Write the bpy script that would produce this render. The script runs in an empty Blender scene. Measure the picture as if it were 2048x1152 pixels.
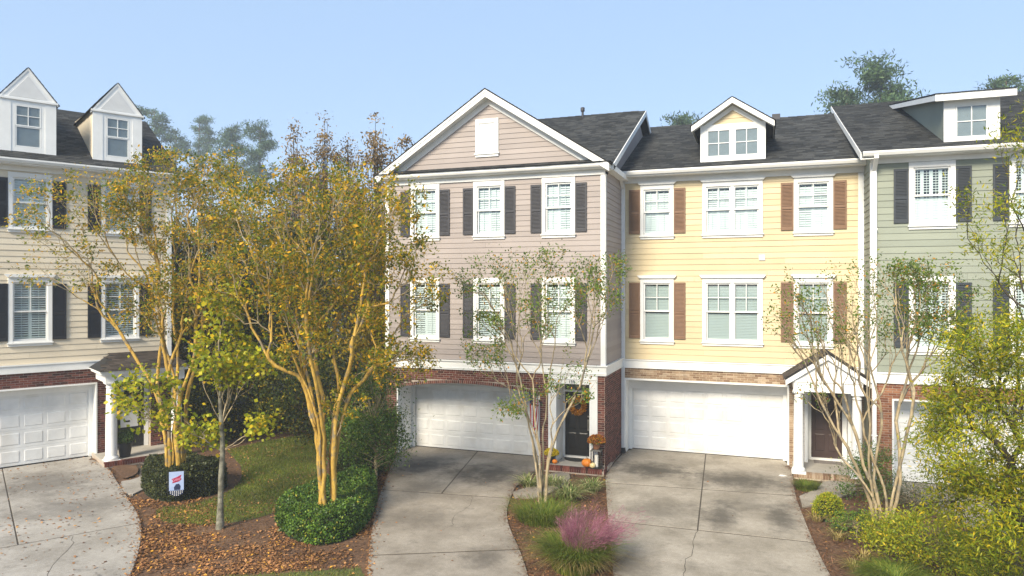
import bpy, math, random
import numpy as np
from mathutils import Vector, Matrix

R = math.radians
scene = bpy.context.scene
COL = scene.collection

# ---------------------------------------------------------------- camera, sky, sun, exposure
PSI = R(19.7)
cam_d = bpy.data.cameras.new('camera')
cam_d.sensor_width = 36.0
cam_d.lens = 24.61
cam_d.shift_y = -0.0015
cam_d.clip_end = 3000
cam = bpy.data.objects.new('camera', cam_d)
cam.location = (0, 0, 5.6)
cam.rotation_euler = (R(90), 0, PSI)
COL.objects.link(cam)
scene.camera = cam

SUN_EL = R(36)
SUN_DIR = Vector((-0.22 * math.cos(SUN_EL), -0.9755 * math.cos(SUN_EL), math.sin(SUN_EL)))   # towards the sun
w = bpy.data.worlds.new('World')
scene.world = w
w.use_nodes = True
wn = w.node_tree
bg = wn.nodes['Background']
sky = wn.nodes.new('ShaderNodeTexSky')
sky.sky_type = 'NISHITA'
sky.sun_disc = False
sky.sun_elevation = SUN_EL
sky.sun_rotation = math.atan2(SUN_DIR.x, SUN_DIR.y)
sky.altitude = 600
sky.air_density = 1.0
sky.dust_density = 0.15
sky.ozone_density = 3.0
tint = wn.nodes.new('ShaderNodeMixRGB'); tint.blend_type = 'MULTIPLY'; tint.inputs[0].default_value = 1.0
tint.inputs[2].default_value = (1.05, 0.93, 0.9, 1)      # thin high haze takes the cyan out of the whole sky
wn.links.new(sky.outputs[0], tint.inputs[1])
veil = wn.nodes.new('ShaderNodeMixRGB'); veil.inputs[0].default_value = 0.8       # even morning veil over the blue
veil.inputs[2].default_value = (1.12, 1.62, 2.30, 1)
wn.links.new(tint.outputs[0], veil.inputs[1])
wn.links.new(veil.outputs[0], bg.inputs[0])
bg.inputs[1].default_value = 0.15

sl = bpy.data.lights.new('sun', 'SUN')
sl.energy = 3.0
sl.angle = R(20)
sl.color = (1.0, 0.89, 0.70)
so = bpy.data.objects.new('sun', sl)
so.rotation_euler = SUN_DIR.to_track_quat('Z', 'Y').to_euler()
so.location = SUN_DIR * 200
COL.objects.link(so)

scene.view_settings.view_transform = 'Standard'
scene.view_settings.look = 'None'
scene.view_settings.gamma = 1.0
scene.view_settings.exposure = 1.38
scene.render.engine = 'CYCLES'
scene.cycles.use_denoising = True
scene.cycles.max_bounces = 8
scene.cycles.transparent_max_bounces = 24
scene.cycles.volume_bounces = 1

# ---------------------------------------------------------------- material helpers
def nmat(name):
    m = bpy.data.materials.new(name)
    m.use_nodes = True
    nt = m.node_tree
    return m, nt, nt.nodes['Principled BSDF']

def mat(name, c1, c2=None, scale=3.0, rough=0.6, bump=0.0, bscale=40.0, spec=0.4, detail=4, stretch=(1, 1, 1), metal=0.0, c3=None, s3=0.6, c3w=(0.5, 0.72)):
    """two-tone noise material in world space with optional third large blotch tone"""
    m, nt, b = nmat(name)
    N, Lk = nt.nodes.new, nt.links.new
    b.inputs['Roughness'].default_value = rough
    b.inputs['Specular IOR Level'].default_value = spec
    b.inputs['Metallic'].default_value = metal
    geo = N('ShaderNodeNewGeometry')
    mp = N('ShaderNodeVectorMath'); mp.operation = 'MULTIPLY'
    mp.inputs[1].default_value = stretch
    Lk(geo.outputs['Position'], mp.inputs[0])
    if c2 is None:
        b.inputs['Base Color'].default_value = (*c1, 1)
    else:
        tx = N('ShaderNodeTexNoise'); tx.inputs['Scale'].default_value = scale; tx.inputs['Detail'].default_value = detail
        tx.inputs['Roughness'].default_value = 0.65
        Lk(mp.outputs[0], tx.inputs['Vector'])
        rp = N('ShaderNodeValToRGB')
        rp.color_ramp.elements[0].position = 0.32; rp.color_ramp.elements[0].color = (*c1, 1)
        rp.color_ramp.elements[1].position = 0.68; rp.color_ramp.elements[1].color = (*c2, 1)
        Lk(tx.outputs['Fac'], rp.inputs[0])
        out = rp.outputs[0]
        if c3 is not None:
            t3 = N('ShaderNodeTexNoise'); t3.inputs['Scale'].default_value = s3; t3.inputs['Detail'].default_value = 5
            Lk(geo.outputs['Position'], t3.inputs['Vector'])
            r3 = N('ShaderNodeValToRGB')
            r3.color_ramp.elements[0].position = c3w[0]; r3.color_ramp.elements[0].color = (0, 0, 0, 1)
            r3.color_ramp.elements[1].position = c3w[1]; r3.color_ramp.elements[1].color = (1, 1, 1, 1)
            Lk(t3.outputs['Fac'], r3.inputs[0])
            mx = N('ShaderNodeMixRGB'); mx.inputs[2].default_value = (*c3, 1)
            Lk(r3.outputs[0], mx.inputs[0]); Lk(out, mx.inputs[1])
            out = mx.outputs[0]
        Lk(out, b.inputs['Base Color'])
    if bump:
        bt = N('ShaderNodeTexNoise'); bt.inputs['Scale'].default_value = bscale; bt.inputs['Detail'].default_value = 5
        Lk(mp.outputs[0], bt.inputs['Vector'])
        bp = N('ShaderNodeBump'); bp.inputs['Strength'].default_value = bump; bp.inputs['Distance'].default_value = 0.02
        Lk(bt.outputs['Fac'], bp.inputs['Height']); Lk(bp.outputs[0], b.inputs['Normal'])
    return m

def rand_nodes(nt):
    """random value that differs between objects and between loose pieces of one mesh"""
    N, Lk = nt.nodes.new, nt.links.new
    oi = N('ShaderNodeObjectInfo'); ge = N('ShaderNodeNewGeometry')
    ad = N('ShaderNodeMath'); ad.operation = 'ADD'
    Lk(oi.outputs['Random'], ad.inputs[0]); Lk(ge.outputs['Random Per Island'], ad.inputs[1])
    fr = N('ShaderNodeMath'); fr.operation = 'FRACT'
    Lk(ad.outputs[0], fr.inputs[0])
    return fr.outputs[0], ge

def piece_mat(name, stops, rough=0.8, bump=0.25, bscale=60, translucent=0.0, spec=0.3, vary=0.35, vscale=1.2, interp='LINEAR', sat=1.0):
    """material whose colour is picked per piece (brick, shingle, leaf) from a ramp, modulated by slow noise"""
    m, nt, b = nmat(name)
    N, Lk = nt.nodes.new, nt.links.new
    rnd, ge = rand_nodes(nt)
    rp = N('ShaderNodeValToRGB')
    cr = rp.color_ramp; cr.interpolation = interp
    while len(cr.elements) < len(stops):
        cr.elements.new(0.5)
    for e, (p, c) in zip(cr.elements, stops):
        e.position = p; e.color = (*c, 1)
    Lk(rnd, rp.inputs[0])
    tx = N('ShaderNodeTexNoise'); tx.inputs['Scale'].default_value = vscale; tx.inputs['Detail'].default_value = 4
    Lk(ge.outputs['Position'], tx.inputs['Vector'])
    mr = N('ShaderNodeMapRange'); mr.inputs['From Min'].default_value = 0.3; mr.inputs['From Max'].default_value = 0.7
    mr.inputs['To Min'].default_value = 1 - vary; mr.inputs['To Max'].default_value = 1 + vary * 0.6
    Lk(tx.outputs['Fac'], mr.inputs['Value'])
    mx = N('ShaderNodeMixRGB'); mx.blend_type = 'MULTIPLY'; mx.inputs[0].default_value = 1
    Lk(rp.outputs[0], mx.inputs[1]); Lk(mr.outputs[0], mx.inputs[2])
    Lk(mx.outputs[0], b.inputs['Base Color'])
    b.inputs['Roughness'].default_value = rough
    b.inputs['Specular IOR Level'].default_value = spec
    if bump:
        bt = N('ShaderNodeTexNoise'); bt.inputs['Scale'].default_value = bscale
        Lk(ge.outputs['Position'], bt.inputs['Vector'])
        bp = N('ShaderNodeBump'); bp.inputs['Strength'].default_value = bump; bp.inputs['Distance'].default_value = 0.01
        Lk(bt.outputs['Fac'], bp.inputs['Height']); Lk(bp.outputs[0], b.inputs['Normal'])
    if translucent:
        tr = N('ShaderNodeBsdfTranslucent'); Lk(mx.outputs[0], tr.inputs[0])
        ms = N('ShaderNodeMixShader'); ms.inputs[0].default_value = translucent
        Lk(b.outputs[0], ms.inputs[1]); Lk(tr.outputs[0], ms.inputs[2])
        Lk(ms.outputs[0], nt.nodes['Material Output'].inputs['Surface'])
    return m

def glass_mat(name, tint=(0.85, 0.92, 0.92), ior=1.9):
    m, nt, b = nmat(name)
    N, Lk = nt.nodes.new, nt.links.new
    nt.nodes.remove(b)
    lw_ = N('ShaderNodeLayerWeight'); lw_.inputs['Blend'].default_value = 0.5
    pw_ = N('ShaderNodeMath'); pw_.operation = 'POWER'; pw_.inputs[1].default_value = 3.0; Lk(lw_.outputs['Facing'], pw_.inputs[0])
    fr = N('ShaderNodeMath'); fr.operation = 'MULTIPLY_ADD'; fr.inputs[1].default_value = 0.8; fr.inputs[2].default_value = 0.09; Lk(pw_.outputs[0], fr.inputs[0])
    tr = N('ShaderNodeBsdfTransparent'); tr.inputs[0].default_value = (*tint, 1)
    gl = N('ShaderNodeBsdfGlossy'); gl.inputs['Roughness'].default_value = 0.02
    tx = N('ShaderNodeTexNoise'); tx.inputs['Scale'].default_value = 1.3
    bp = N('ShaderNodeBump'); bp.inputs['Strength'].default_value = 0.06; bp.inputs['Distance'].default_value = 0.05
    ge = N('ShaderNodeNewGeometry')
    Lk(ge.outputs['Position'], tx.inputs['Vector']); Lk(tx.outputs['Fac'], bp.inputs['Height']); Lk(bp.outputs[0], gl.inputs['Normal'])
    mx = N('ShaderNodeMixShader')
    Lk(fr.outputs[0], mx.inputs[0]); Lk(tr.outputs[0], mx.inputs[1]); Lk(gl.outputs[0], mx.inputs[2])
    Lk(mx.outputs[0], nt.nodes['Material Output'].inputs['Surface'])
    return m

M = {}
M['white'] = mat('white_paint', (0.74, 0.74, 0.72), (0.82, 0.82, 0.80), 2.0, 0.5, 0.04, 30)
M['whiteold'] = mat('garage_white_paint', (0.66, 0.665, 0.66), (0.80, 0.80, 0.79), 1.6, 0.45, 0.05, 25, c3=(0.64, 0.62, 0.58), s3=1.1)
M['taupe'] = piece_mat('taupe_siding', [(0, (0.30, 0.26, 0.243)), (1, (0.35, 0.304, 0.284))], 0.65, 0.15, 25, vary=0.10, vscale=0.7)
M['yellow'] = piece_mat('yellow_siding', [(0, (0.55, 0.455, 0.285)), (1, (0.635, 0.525, 0.34))], 0.65, 0.15, 25, vary=0.08, vscale=0.7)
M['green'] = piece_mat('sage_siding', [(0, (0.235, 0.258, 0.21)), (1, (0.275, 0.298, 0.24))], 0.65, 0.15, 25, vary=0.10, vscale=0.7)
M['cream'] = piece_mat('cream_siding', [(0, (0.66, 0.575, 0.44)), (1, (0.74, 0.655, 0.51))], 0.65, 0.15, 25, vary=0.10, vscale=0.7)
M['redbrick'] = piece_mat('red_brick', [(0, (0.045, 0.016, 0.013)), (0.3, (0.095, 0.028, 0.021)), (0.7, (0.145, 0.042, 0.030)), (1, (0.20, 0.07, 0.05))], 0.9, 0.5, 90, vary=0.25, vscale=6)
M['tanbrick'] = piece_mat('tan_brick', [(0, (0.19, 0.11, 0.068)), (0.35, (0.28, 0.185, 0.115)), (0.75, (0.34, 0.24, 0.155)), (1, (0.44, 0.34, 0.245))], 0.9, 0.5, 90, vary=0.25, vscale=6)
M['orangebrick'] = piece_mat('orange_brick', [(0, (0.17, 0.062, 0.033)), (0.4, (0.26, 0.105, 0.055)), (1, (0.34, 0.16, 0.085))], 0.9, 0.5, 90, vary=0.25, vscale=6)
M['mortar'] = mat('mortar', (0.33, 0.27, 0.22), (0.46, 0.39, 0.32), 9, 0.95, 0.4, 80)
M['mortartan'] = mat('mortar_pale', (0.46, 0.37, 0.27), (0.58, 0.49, 0.37), 9, 0.95, 0.4, 80)
M['shingle'] = piece_mat('roof_shingle', [(0, (0.018, 0.019, 0.020)), (0.5, (0.036, 0.038, 0.039)), (1, (0.066, 0.067, 0.066))], 0.92, 0.6, 140, vary=0.25, vscale=0.8)
M['shinglebrown'] = piece_mat('porch_shingle', [(0, (0.030, 0.024, 0.020)), (0.5, (0.055, 0.042, 0.034)), (1, (0.085, 0.068, 0.055))], 0.92, 0.6, 140, vary=0.4, vscale=1.2)
M['felt'] = mat('roof_deck', (0.015, 0.015, 0.016), (0.022, 0.022, 0.023), 4, 0.95)
M['shutgrey'] = mat('shutter_charcoal', (0.034, 0.033, 0.040), (0.046, 0.045, 0.052), 3, 0.5, 0.05)
M['shutbrown'] = mat('shutter_brown', (0.175, 0.098, 0.056), (0.215, 0.122, 0.070), 3, 0.55, 0.05)
M['shutslate'] = mat('shutter_slate', (0.028, 0.034, 0.043), (0.04, 0.047, 0.056), 3, 0.5, 0.05)
M['shutblack'] = mat('shutter_black', (0.010, 0.012, 0.018), (0.016, 0.018, 0.025), 3, 0.45, 0.05)
M['glass'] = glass_mat('window_glass')
M['blind'] = mat('interior_shutter_white', (0.70, 0.72, 0.72), None, rough=0.5)
M['blindgrey'] = mat('interior_blind_grey', (0.42, 0.46, 0.46), None, rough=0.6)
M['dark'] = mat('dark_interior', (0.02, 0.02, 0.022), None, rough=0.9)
M['frosted'] = mat('frosted_panel', (0.60, 0.60, 0.59), (0.68, 0.68, 0.67), 2, 0.3)
M['blackdoor'] = mat('black_door_paint', (0.010, 0.010, 0.011), (0.016, 0.016, 0.017), 2, 0.28, 0.0)
M['browndoor'] = mat('brown_door_paint', (0.048, 0.030, 0.028), (0.065, 0.042, 0.038), 2, 0.4, 0.0)
M['metal'] = mat('brushed_metal', (0.45, 0.42, 0.36), None, rough=0.3, metal=0.9)
M['black'] = mat('black_metal', (0.012, 0.012, 0.013), (0.02, 0.02, 0.02), 6, 0.45)
M['rubber'] = mat('dark_mat_fibre', (0.012, 0.013, 0.013), (0.028, 0.028, 0.027), 30, 0.95, 0.5, 200)
M['greymat'] = mat('grey_mat_fibre', (0.16, 0.14, 0.13), (0.26, 0.23, 0.21), 30, 0.95, 0.5, 200)
# ---------------------------------------------------------------- geometry helpers
def put(o, parent=None, label=None, cat=None, group=None, kind=None):
    COL.objects.link(o)
    if parent is not None: o.parent = parent
    if label: o['label'] = label
    if cat: o['category'] = cat
    if group: o['group'] = group
    if kind: o['kind'] = kind
    return o

def empty(name, loc, rz=0.0, label=None, cat=None, group=None):
    o = bpy.data.objects.new(name, None)
    o.empty_display_size = 0.2
    o.location = loc
    o.rotation_euler = (0, 0, rz)
    return put(o, None, label, cat, group)

class MB:
    def __init__(s):
        s.v = []; s.f = []; s.m = []
    def add(s, vs, fs, mi=0):
        n = len(s.v)
        s.v.extend([tuple(map(float, p)) for p in vs])
        for f in fs:
            s.f.append([n + i for i in f]); s.m.append(mi)
        return s
    def hexa(s, p, mi=0):   # p: 4 bottom, 4 top
        return s.add(p, [(3, 2, 1, 0), (4, 5, 6, 7), (0, 1, 5, 4), (1, 2, 6, 5), (2, 3, 7, 6), (3, 0, 4, 7)], mi)
    def box(s, x0, x1, y0, y1, z0, z1, mi=0):
        return s.hexa([(x0, y0, z0), (x1, y0, z0), (x1, y1, z0), (x0, y1, z0), (x0, y0, z1), (x1, y0, z1), (x1, y1, z1), (x0, y1, z1)], mi)
    def prism(s, poly, f, t0, t1, mi=0):   # poly of (a, b); f(a, b, t) -> xyz
        n = len(poly)
        vs = [f(a, b, t0) for a, b in poly] + [f(a, b, t1) for a, b in poly]
        fs = [tuple(range(n - 1, -1, -1)), tuple(range(n, 2 * n))] + [(i, (i + 1) % n, n + (i + 1) % n, n + i) for i in range(n)]
        return s.add(vs, fs, mi)
    def tube(s, pts, rad, n=6, cap=True, mi=0):
        pts = [np.asarray(p, float) for p in pts]
        k = len(pts)
        vs = []; fs = []
        ref = np.array((0.31, 0.17, 0.93))
        for i in range(k):
            t = pts[min(i + 1, k - 1)] - pts[max(i - 1, 0)]
            t /= (np.linalg.norm(t) + 1e-9)
            a = np.cross(t, ref)
            if np.linalg.norm(a) < 0.15: a = np.cross(t, (1, 0, 0))
            a /= np.linalg.norm(a); b = np.cross(t, a)
            for j in range(n):
                q = 2 * math.pi * j / n
                vs.append(pts[i] + rad[i] * (math.cos(q) * a + math.sin(q) * b))
        for i in range(k - 1):
            for j in range(n):
                fs.append((i * n + j, i * n + (j + 1) % n, (i + 1) * n + (j + 1) % n, (i + 1) * n + j))
        if cap:
            fs.append(tuple(range(n - 1, -1, -1))); fs.append(tuple((k - 1) * n + j for j in range(n)))
        return s.add(vs, fs, mi)
    def lathe(s, prof, c=(0, 0, 0), n=20, ribs=0, ribamp=0.0, mi=0):
        vs = []; fs = []; k = len(prof)
        for r, z in prof:
            for j in range(n):
                q = 2 * math.pi * j / n
                rr = r * (1 - ribamp * (0.5 + 0.5 * math.cos(ribs * q))) if ribs else r
                vs.append((c[0] + rr * math.cos(q), c[1] + rr * math.sin(q), c[2] + z))
        for i in range(k - 1):
            for j in range(n):
                fs.append((i * n + j, i * n + (j + 1) % n, (i + 1) * n + (j + 1) % n, (i + 1) * n + j))
        fs.append(tuple(range(n - 1, -1, -1))); fs.append(tuple((k - 1) * n + j for j in range(n)))
        return s.add(vs, fs, mi)
    def mesh(s, name, mats, smooth=False):
        me = bpy.data.meshes.new(name)
        me.from_pydata(s.v, [], s.f)
        for mm in (mats if isinstance(mats, (list, tuple)) else [mats]): me.materials.append(mm)
        if len(me.materials) > 1: me.polygons.foreach_set('material_index', s.m)
        if smooth: me.polygons.foreach_set('use_smooth', [True] * len(me.polygons))
        me.update()
        return me
    def build(s, name, mats, parent=None, smooth=False, bevel=0.0, **kw):
        o = bpy.data.objects.new(name, s.mesh(name, mats, smooth))
        if bevel:
            bv = o.modifiers.new('bevel', 'BEVEL'); bv.width = bevel; bv.segments = 1; bv.limit_method = 'ANGLE'
        return put(o, parent, **kw)

def quads_mesh(name, V, material, loops_per=4):
    """V: (n, 4, 3) array of loose quads -> mesh"""
    n = len(V)
    me = bpy.data.meshes.new(name)
    me.vertices.add(n * 4); me.vertices.foreach_set('co', np.ascontiguousarray(V, dtype=np.float32).ravel())
    me.loops.add(n * 4); me.loops.foreach_set('vertex_index', np.arange(n * 4, dtype=np.int32))
    me.polygons.add(n); me.polygons.foreach_set('loop_start', np.arange(n, dtype=np.int32) * 4)
    me.materials.append(material)
    me.update(calc_edges=True)
    return me

def unit(a):
    return a / (np.linalg.norm(a, axis=-1, keepdims=True) + 1e-9)

def leaf_quads(rng, P, size, aspect=0.5, up=0.3, axis=None, axis_mix=0.0, droop=0.0):
    """leaf-shaped rhombs at points P"""
    n = len(P)
    a = rng.normal(size=(n, 3)); a[:, 2] -= droop
    if axis is not None: a = unit(a) * (1 - axis_mix) + unit(axis) * axis_mix
    a = unit(a)
    nr = rng.normal(size=(n, 3)); nr[:, 2] += up * 3
    sd = unit(np.cross(a, nr))
    L = rng.uniform(size[0], size[1], (n, 1))
    W = L * aspect * 0.5
    mid = P + a * L * 0.45
    nn_ = np.cross(sd, a)
    return np.stack([P, mid + sd * W + nn_ * L * 0.06, P + a * L, mid - sd * W + nn_ * L * 0.06], axis=1)

def leaves(name, rng, P, size, material, parent=None, aspect=0.5, up=0.3, axis=None, axis_mix=0.0, droop=0.0, **kw):
    V = leaf_quads(rng, np.asarray(P, float), size, aspect, up, axis, axis_mix, droop)
    return put(bpy.data.objects.new(name, quads_mesh(name, V, material)), parent, **kw)

def sheet(name, poly, z, material, kind='structure', **kw):
    mb = MB(); mb.add([(x, y, z) for x, y in poly], [tuple(range(len(poly)))])
    return mb.build(name, material, None, kind=kind, **kw)

# ---------------------------------------------------------------- building helpers (local frame: x along the front, y into the house, z up)
def boards(wall, mapf, rz, x0, x1, z0, z1, exp, material, openings=(), cache={}):
    """individual lap boards; mapf(a, out, z) -> local xyz; rz rotates the unit board"""
    key = (exp, material.name)
    if key not in cache:
        mb = MB()
        t, th = 0.024, 0.006
        mb.hexa([(0, -t, 0), (1, -t, 0), (1, 0, 0), (0, 0, 0), (0, -th, exp + 0.012), (1, -th, exp + 0.012), (1, 0, exp + 0.012), (0, 0, exp + 0.012)])
        cache[key] = mb.mesh('siding_board', material)
    me = cache[key]
    rgb = random.Random(int(x1 * 977 + z1 * 131))
    k = 0
    z = z0
    while z < z1 - 0.03:
        segs = [(x0, x1)]
        top = min(z + exp, z1)
        for (a0, a1, b0, b1) in openings:
            if min(top, b1) - max(z, b0) > 0.07:
                new = []
                for s0, s1 in segs:
                    if a1 <= s0 or a0 >= s1: new.append((s0, s1)); continue
                    if a0 > s0: new.append((s0, a0))
                    if a1 < s1: new.append((a1, s1))
                segs = new
        cut = []
        for s0, s1 in segs:
            if s1 - s0 > 2.6:
                m_ = s0 + (s1 - s0) * rgb.uniform(0.25, 0.75); cut += [(s0, m_ - 0.002), (m_ + 0.002, s1)]
            else: cut.append((s0, s1))
        for s0, s1 in cut:
            if s1 - s0 < 0.02: continue
            o = bpy.data.objects.new('siding_board', me)
            o.location = mapf(s0, rgb.uniform(-0.002, 0.002), z + rgb.uniform(-0.002, 0.002)); o.rotation_euler = (0, 0, rz)
            o.scale = (s1 - s0, 1, (top - z) / exp)
            put(o, wall)
            k += 1
        z += exp
    return k

def wall_core(name, parent, mapf, x0, x1, z0, z1, material, openings=(), depth=0.16, back=-0.0):
    """flat wall with real rectangular openings and reveals"""
    xs = sorted({x0, x1, *[v for o in openings for v in o[:2] if x0 < v < x1]})
    zs = sorted({z0, z1, *[v for o in openings for v in o[2:4] if z0 < v < z1]})
    mb = MB()
    for i in range(len(xs) - 1):
        for j in range(len(zs) - 1):
            cx, cz = (xs[i] + xs[i + 1]) / 2, (zs[j] + zs[j + 1]) / 2
            if any(a0 < cx < a1 and b0 < cz < b1 for a0, a1, b0, b1 in openings): continue
            mb.add([mapf(xs[i], 0, zs[j]), mapf(xs[i + 1], 0, zs[j]), mapf(xs[i + 1], 0, zs[j + 1]), mapf(xs[i], 0, zs[j + 1])], [(0, 1, 2, 3)])
    for a0, a1, b0, b1 in openings:
        c = [(a0, b0), (a1, b0), (a1, b1), (a0, b1)]
        for i in range(4):
            (p, q), (r, t) = c[i], c[(i + 1) % 4]
            mb.add([mapf(p, 0, q), mapf(r, 0, t), mapf(r, -depth, t), mapf(p, -depth, q)], [(0, 1, 2, 3)])
    return mb.build(name, material, parent)

FRONT = lambda a, o, z: (a, -o, z)

BRICK_ME = {}
def brick_mesh(material):
    if material.name not in BRICK_ME:
        mb = MB(); b = 0.004
        x, z = 0.1, 0.0288
        mb.add([(-x, 0.0, -z), (x, 0.0, -z), (x, 0.0, z), (-x, 0.0, z), (-x + b, -0.009, -z + b), (x - b, -0.009, -z + b), (x - b, -0.009, z - b), (-x + b, -0.009, z - b)],
               [(4, 5, 6, 7), (0, 1, 5, 4), (1, 2, 6, 5), (2, 3, 7, 6), (3, 0, 4, 7)])
        BRICK_ME[material.name] = mb.mesh('brick', material)
    return BRICK_ME[material.name]

def brick_list(x0, x1, z0, z1, mapf, rz, keep=None, pitch=0.0677):
    out = []
    n = int(round((z1 - z0) / pitch)); p = (z1 - z0) / max(n, 1)
    for k in range(n):
        zc = z0 + (k + 0.5) * p
        x = x0 - (0.1065 if k % 2 else 0.0)
        while x < x1 - 0.01:
            a, b = max(x, x0) + 0.005, min(x + 0.213, x1) - 0.005
            if b - a > 0.03 and (keep is None or keep((a + b) / 2, zc, b - a)):
                out.append((mapf((a + b) / 2, 0, zc), rz, (b - a) / 0.2, p / 0.0677, 0.0))
            x += 0.213
    return out

def lay_bricks(wall, lst, material, budget=300):
    """lst items: (loc, rz, xscale, zscale, roll): first `budget` become objects, the rest one joined part"""
    me = brick_mesh(material)
    for loc, rz, sx, sz, roll in lst[:budget]:
        o = bpy.data.objects.new('brick', me)
        o.location = loc; o.rotation_euler = (0, roll, rz); o.scale = (sx, 1, sz)
        put(o, wall)
    rest = lst[budget:]
    if rest:
        base = [np.array(v.co) for v in me.vertices]
        faces = [tuple(p.vertices) for p in me.polygons]
        mb = MB()
        for loc, rz, sx, sz, roll in rest:
            mt = Matrix.Translation(loc) @ Matrix.Rotation(rz, 4, 'Z') @ Matrix.Rotation(roll, 4, 'Y') @ Matrix.Diagonal((sx, 1, sz, 1))
            mb.add([mt @ Vector(v) for v in base], faces)
        mb.build('brickwork', material, wall, kind='stuff')

def window(house, x0, x1, z0, z1, y=0.0, units=1, crown=False, style='louvre', head=0.15, side=0.115, muntin=True, seed=0):
    rg = random.Random(seed)
    ix0, ix1, iz0, iz1 = x0 + side, x1 - side, z0 + 0.15, z1 - head
    mb = MB()
    mb.box(x0, ix0, y - 0.05, y + 0.01, z0 + 0.09, z1 - head)
    mb.box(ix1, x1, y - 0.05, y + 0.01, z0 + 0.09, z1 - head)
    mb.box(x0, x1, y - 0.052, y + 0.01, z1 - head, z1)
    mb.box(ix0, ix1, y - 0.045, y + 0.06, z0 + 0.09, iz0)
    w_ = mb.build('window', M['white'], house, bevel=0.004)
    mb = MB(); mb.box(x0 - 0.03, x1 + 0.03, y - 0.10, y + 0.0, z0 + 0.055, z0 + 0.088); mb.box(x0 - 0.005, x1 + 0.005, y - 0.055, y, z0 - 0.02, z0 + 0.053)
    mb.build('sill', M['white'], w_, bevel=0.004)
    if crown:
        mb = MB()
        mb.prism([(x0 - 0.02, z1 + 0.002), (x1 + 0.02, z1 + 0.002), (x1 + 0.085, z1 + 0.075), (x1 + 0.085, z1 + 0.10), (x0 - 0.085, z1 + 0.10), (x0 - 0.085, z1 + 0.075)],
                 lambda a, b, t: (a, t, b), y - 0.11, y)
        mb.build('head_crown', M['white'], w_)
    zm = (iz0 + iz1) / 2
    span = (ix1 - ix0)
    gap = 0.09 if units == 2 else 0
    uw = (span - gap) / units
    for u in range(units):
        a0 = ix0 + u * (uw + gap); a1 = a0 + uw
        if u: 
            mb = MB(); mb.box(a0 - gap, a0, y - 0.03, y + 0.06, iz0, iz1); mb.build('mullion', M['white'], w_)
        st = 0.045
        for nm, b0, b1, yy in (('upper_sash', zm - 0.025, iz1, y - 0.005), ('lower_sash', iz0, zm + 0.025, y + 0.032)):
            mb = MB()
            mb.box(a0, a0 + st, yy, yy + 0.034, b0, b1); mb.box(a1 - st, a1, yy, yy + 0.034, b0, b1)
            mb.box(a0 + st, a1 - st, yy, yy + 0.034, b0, b0 + 0.05); mb.box(a0 + st, a1 - st, yy, yy + 0.034, b1 - 0.05, b1)
            if muntin and nm == 'upper_sash':
                c = (a0 + a1) / 2; d = (b0 + b1) / 2
                mb.box(c - 0.010, c + 0.010, yy + 0.004, yy + 0.03, b0 + 0.05, b1 - 0.05)
                mb.box(a0 + st, c - 0.010, yy + 0.005, yy + 0.029, d - 0.010, d + 0.010)
                mb.box(c + 0.010, a1 - st, yy + 0.005, yy + 0.029, d - 0.010, d + 0.010)
            mb.build(nm, M['white'], w_)
            mb = MB(); mb.add([(a0 + st, yy + 0.018, b0 + 0.05), (a1 - st, yy + 0.018, b0 + 0.05), (a1 - st, yy + 0.018, b1 - 0.05), (a0 + st, yy + 0.018, b1 - 0.05)], [(0, 1, 2, 3)])
            mb.build('pane', M['glass'], w_)
        if style == 'none': continue
        # interior shutters or blinds behind the glass
        yy = y + 0.085
        np_ = {'louvre': 2, 'mixed': 2, 'open': 2, 'four': 4, 'blind': 1}[style]
        pw = (a1 - a0) / np_
        for k in range(np_):
            p0 = a0 + k * pw; p1 = p0 + pw
            fr_ = 0.045 if style != 'blind' else 0.006
            mb = MB()
            mb.box(p0, p0 + fr_, yy, yy + 0.025, iz0, iz1); mb.box(p1 - fr_, p1, yy, yy + 0.025, iz0, iz1)
            mb.box(p0 + fr_, p1 - fr_, yy, yy + 0.025, iz0, iz0 + 0.07); mb.box(p0 + fr_, p1 - fr_, yy, yy + 0.025, iz1 - 0.07, iz1)
            mb.box(p0 + fr_, p1 - fr_, yy, yy + 0.025, zm - 0.03, zm + 0.03)
            pitch = 0.072 if style != 'blind' else 0.05
            ang_u = R(rg.uniform(58, 74)); ang_l = R(rg.uniform(58, 76))
            if style == 'mixed': ang_u = ang_l = R(rg.uniform(34, 48) if k == 0 else rg.uniform(58, 70))
            if style == 'open': ang_u, ang_l = R(rg.uniform(28, 46)), R(rg.uniform(24, 42))
            if style == 'four': ang_u, ang_l = R(20), R(74)
            if style == 'blind': ang_u = ang_l = R(68)
            z = iz0 + 0.07 + pitch / 2
            hw = 0.036 if style != 'blind' else 0.026
            while z < iz1 - 0.07 - pitch * 0.3:
                if abs(z - zm) > 0.03 + pitch * 0.3:
                    an = ang_u if z > zm else ang_l
                    dy, dz = math.cos(an) * hw, math.sin(an) * hw
                    ym = yy + 0.012
                    mb.hexa([(p0 + fr_, ym - dy, z - dz - 0.004), (p1 - fr_, ym - dy, z - dz - 0.004), (p1 - fr_, ym + dy, z + dz - 0.004), (p0 + fr_, ym + dy, z + dz - 0.004),
                             (p0 + fr_, ym - dy, z - dz + 0.004), (p1 - fr_, ym - dy, z - dz + 0.004), (p1 - fr_, ym + dy, z + dz + 0.004), (p0 + fr_, ym + dy, z + dz + 0.004)])
                z += pitch
            if style != 'blind':
                c = (p0 + p1) / 2
                mb.box(c - 0.006, c + 0.006, yy - 0.03, yy - 0.022, iz0 + 0.1, iz1 - 0.1)
            mb.build('interior_blind' if style == 'blind' else 'interior_shutter', M['blindgrey'] if style == 'blind' else M['blind'], w_, kind='stuff')
    return w_

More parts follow.
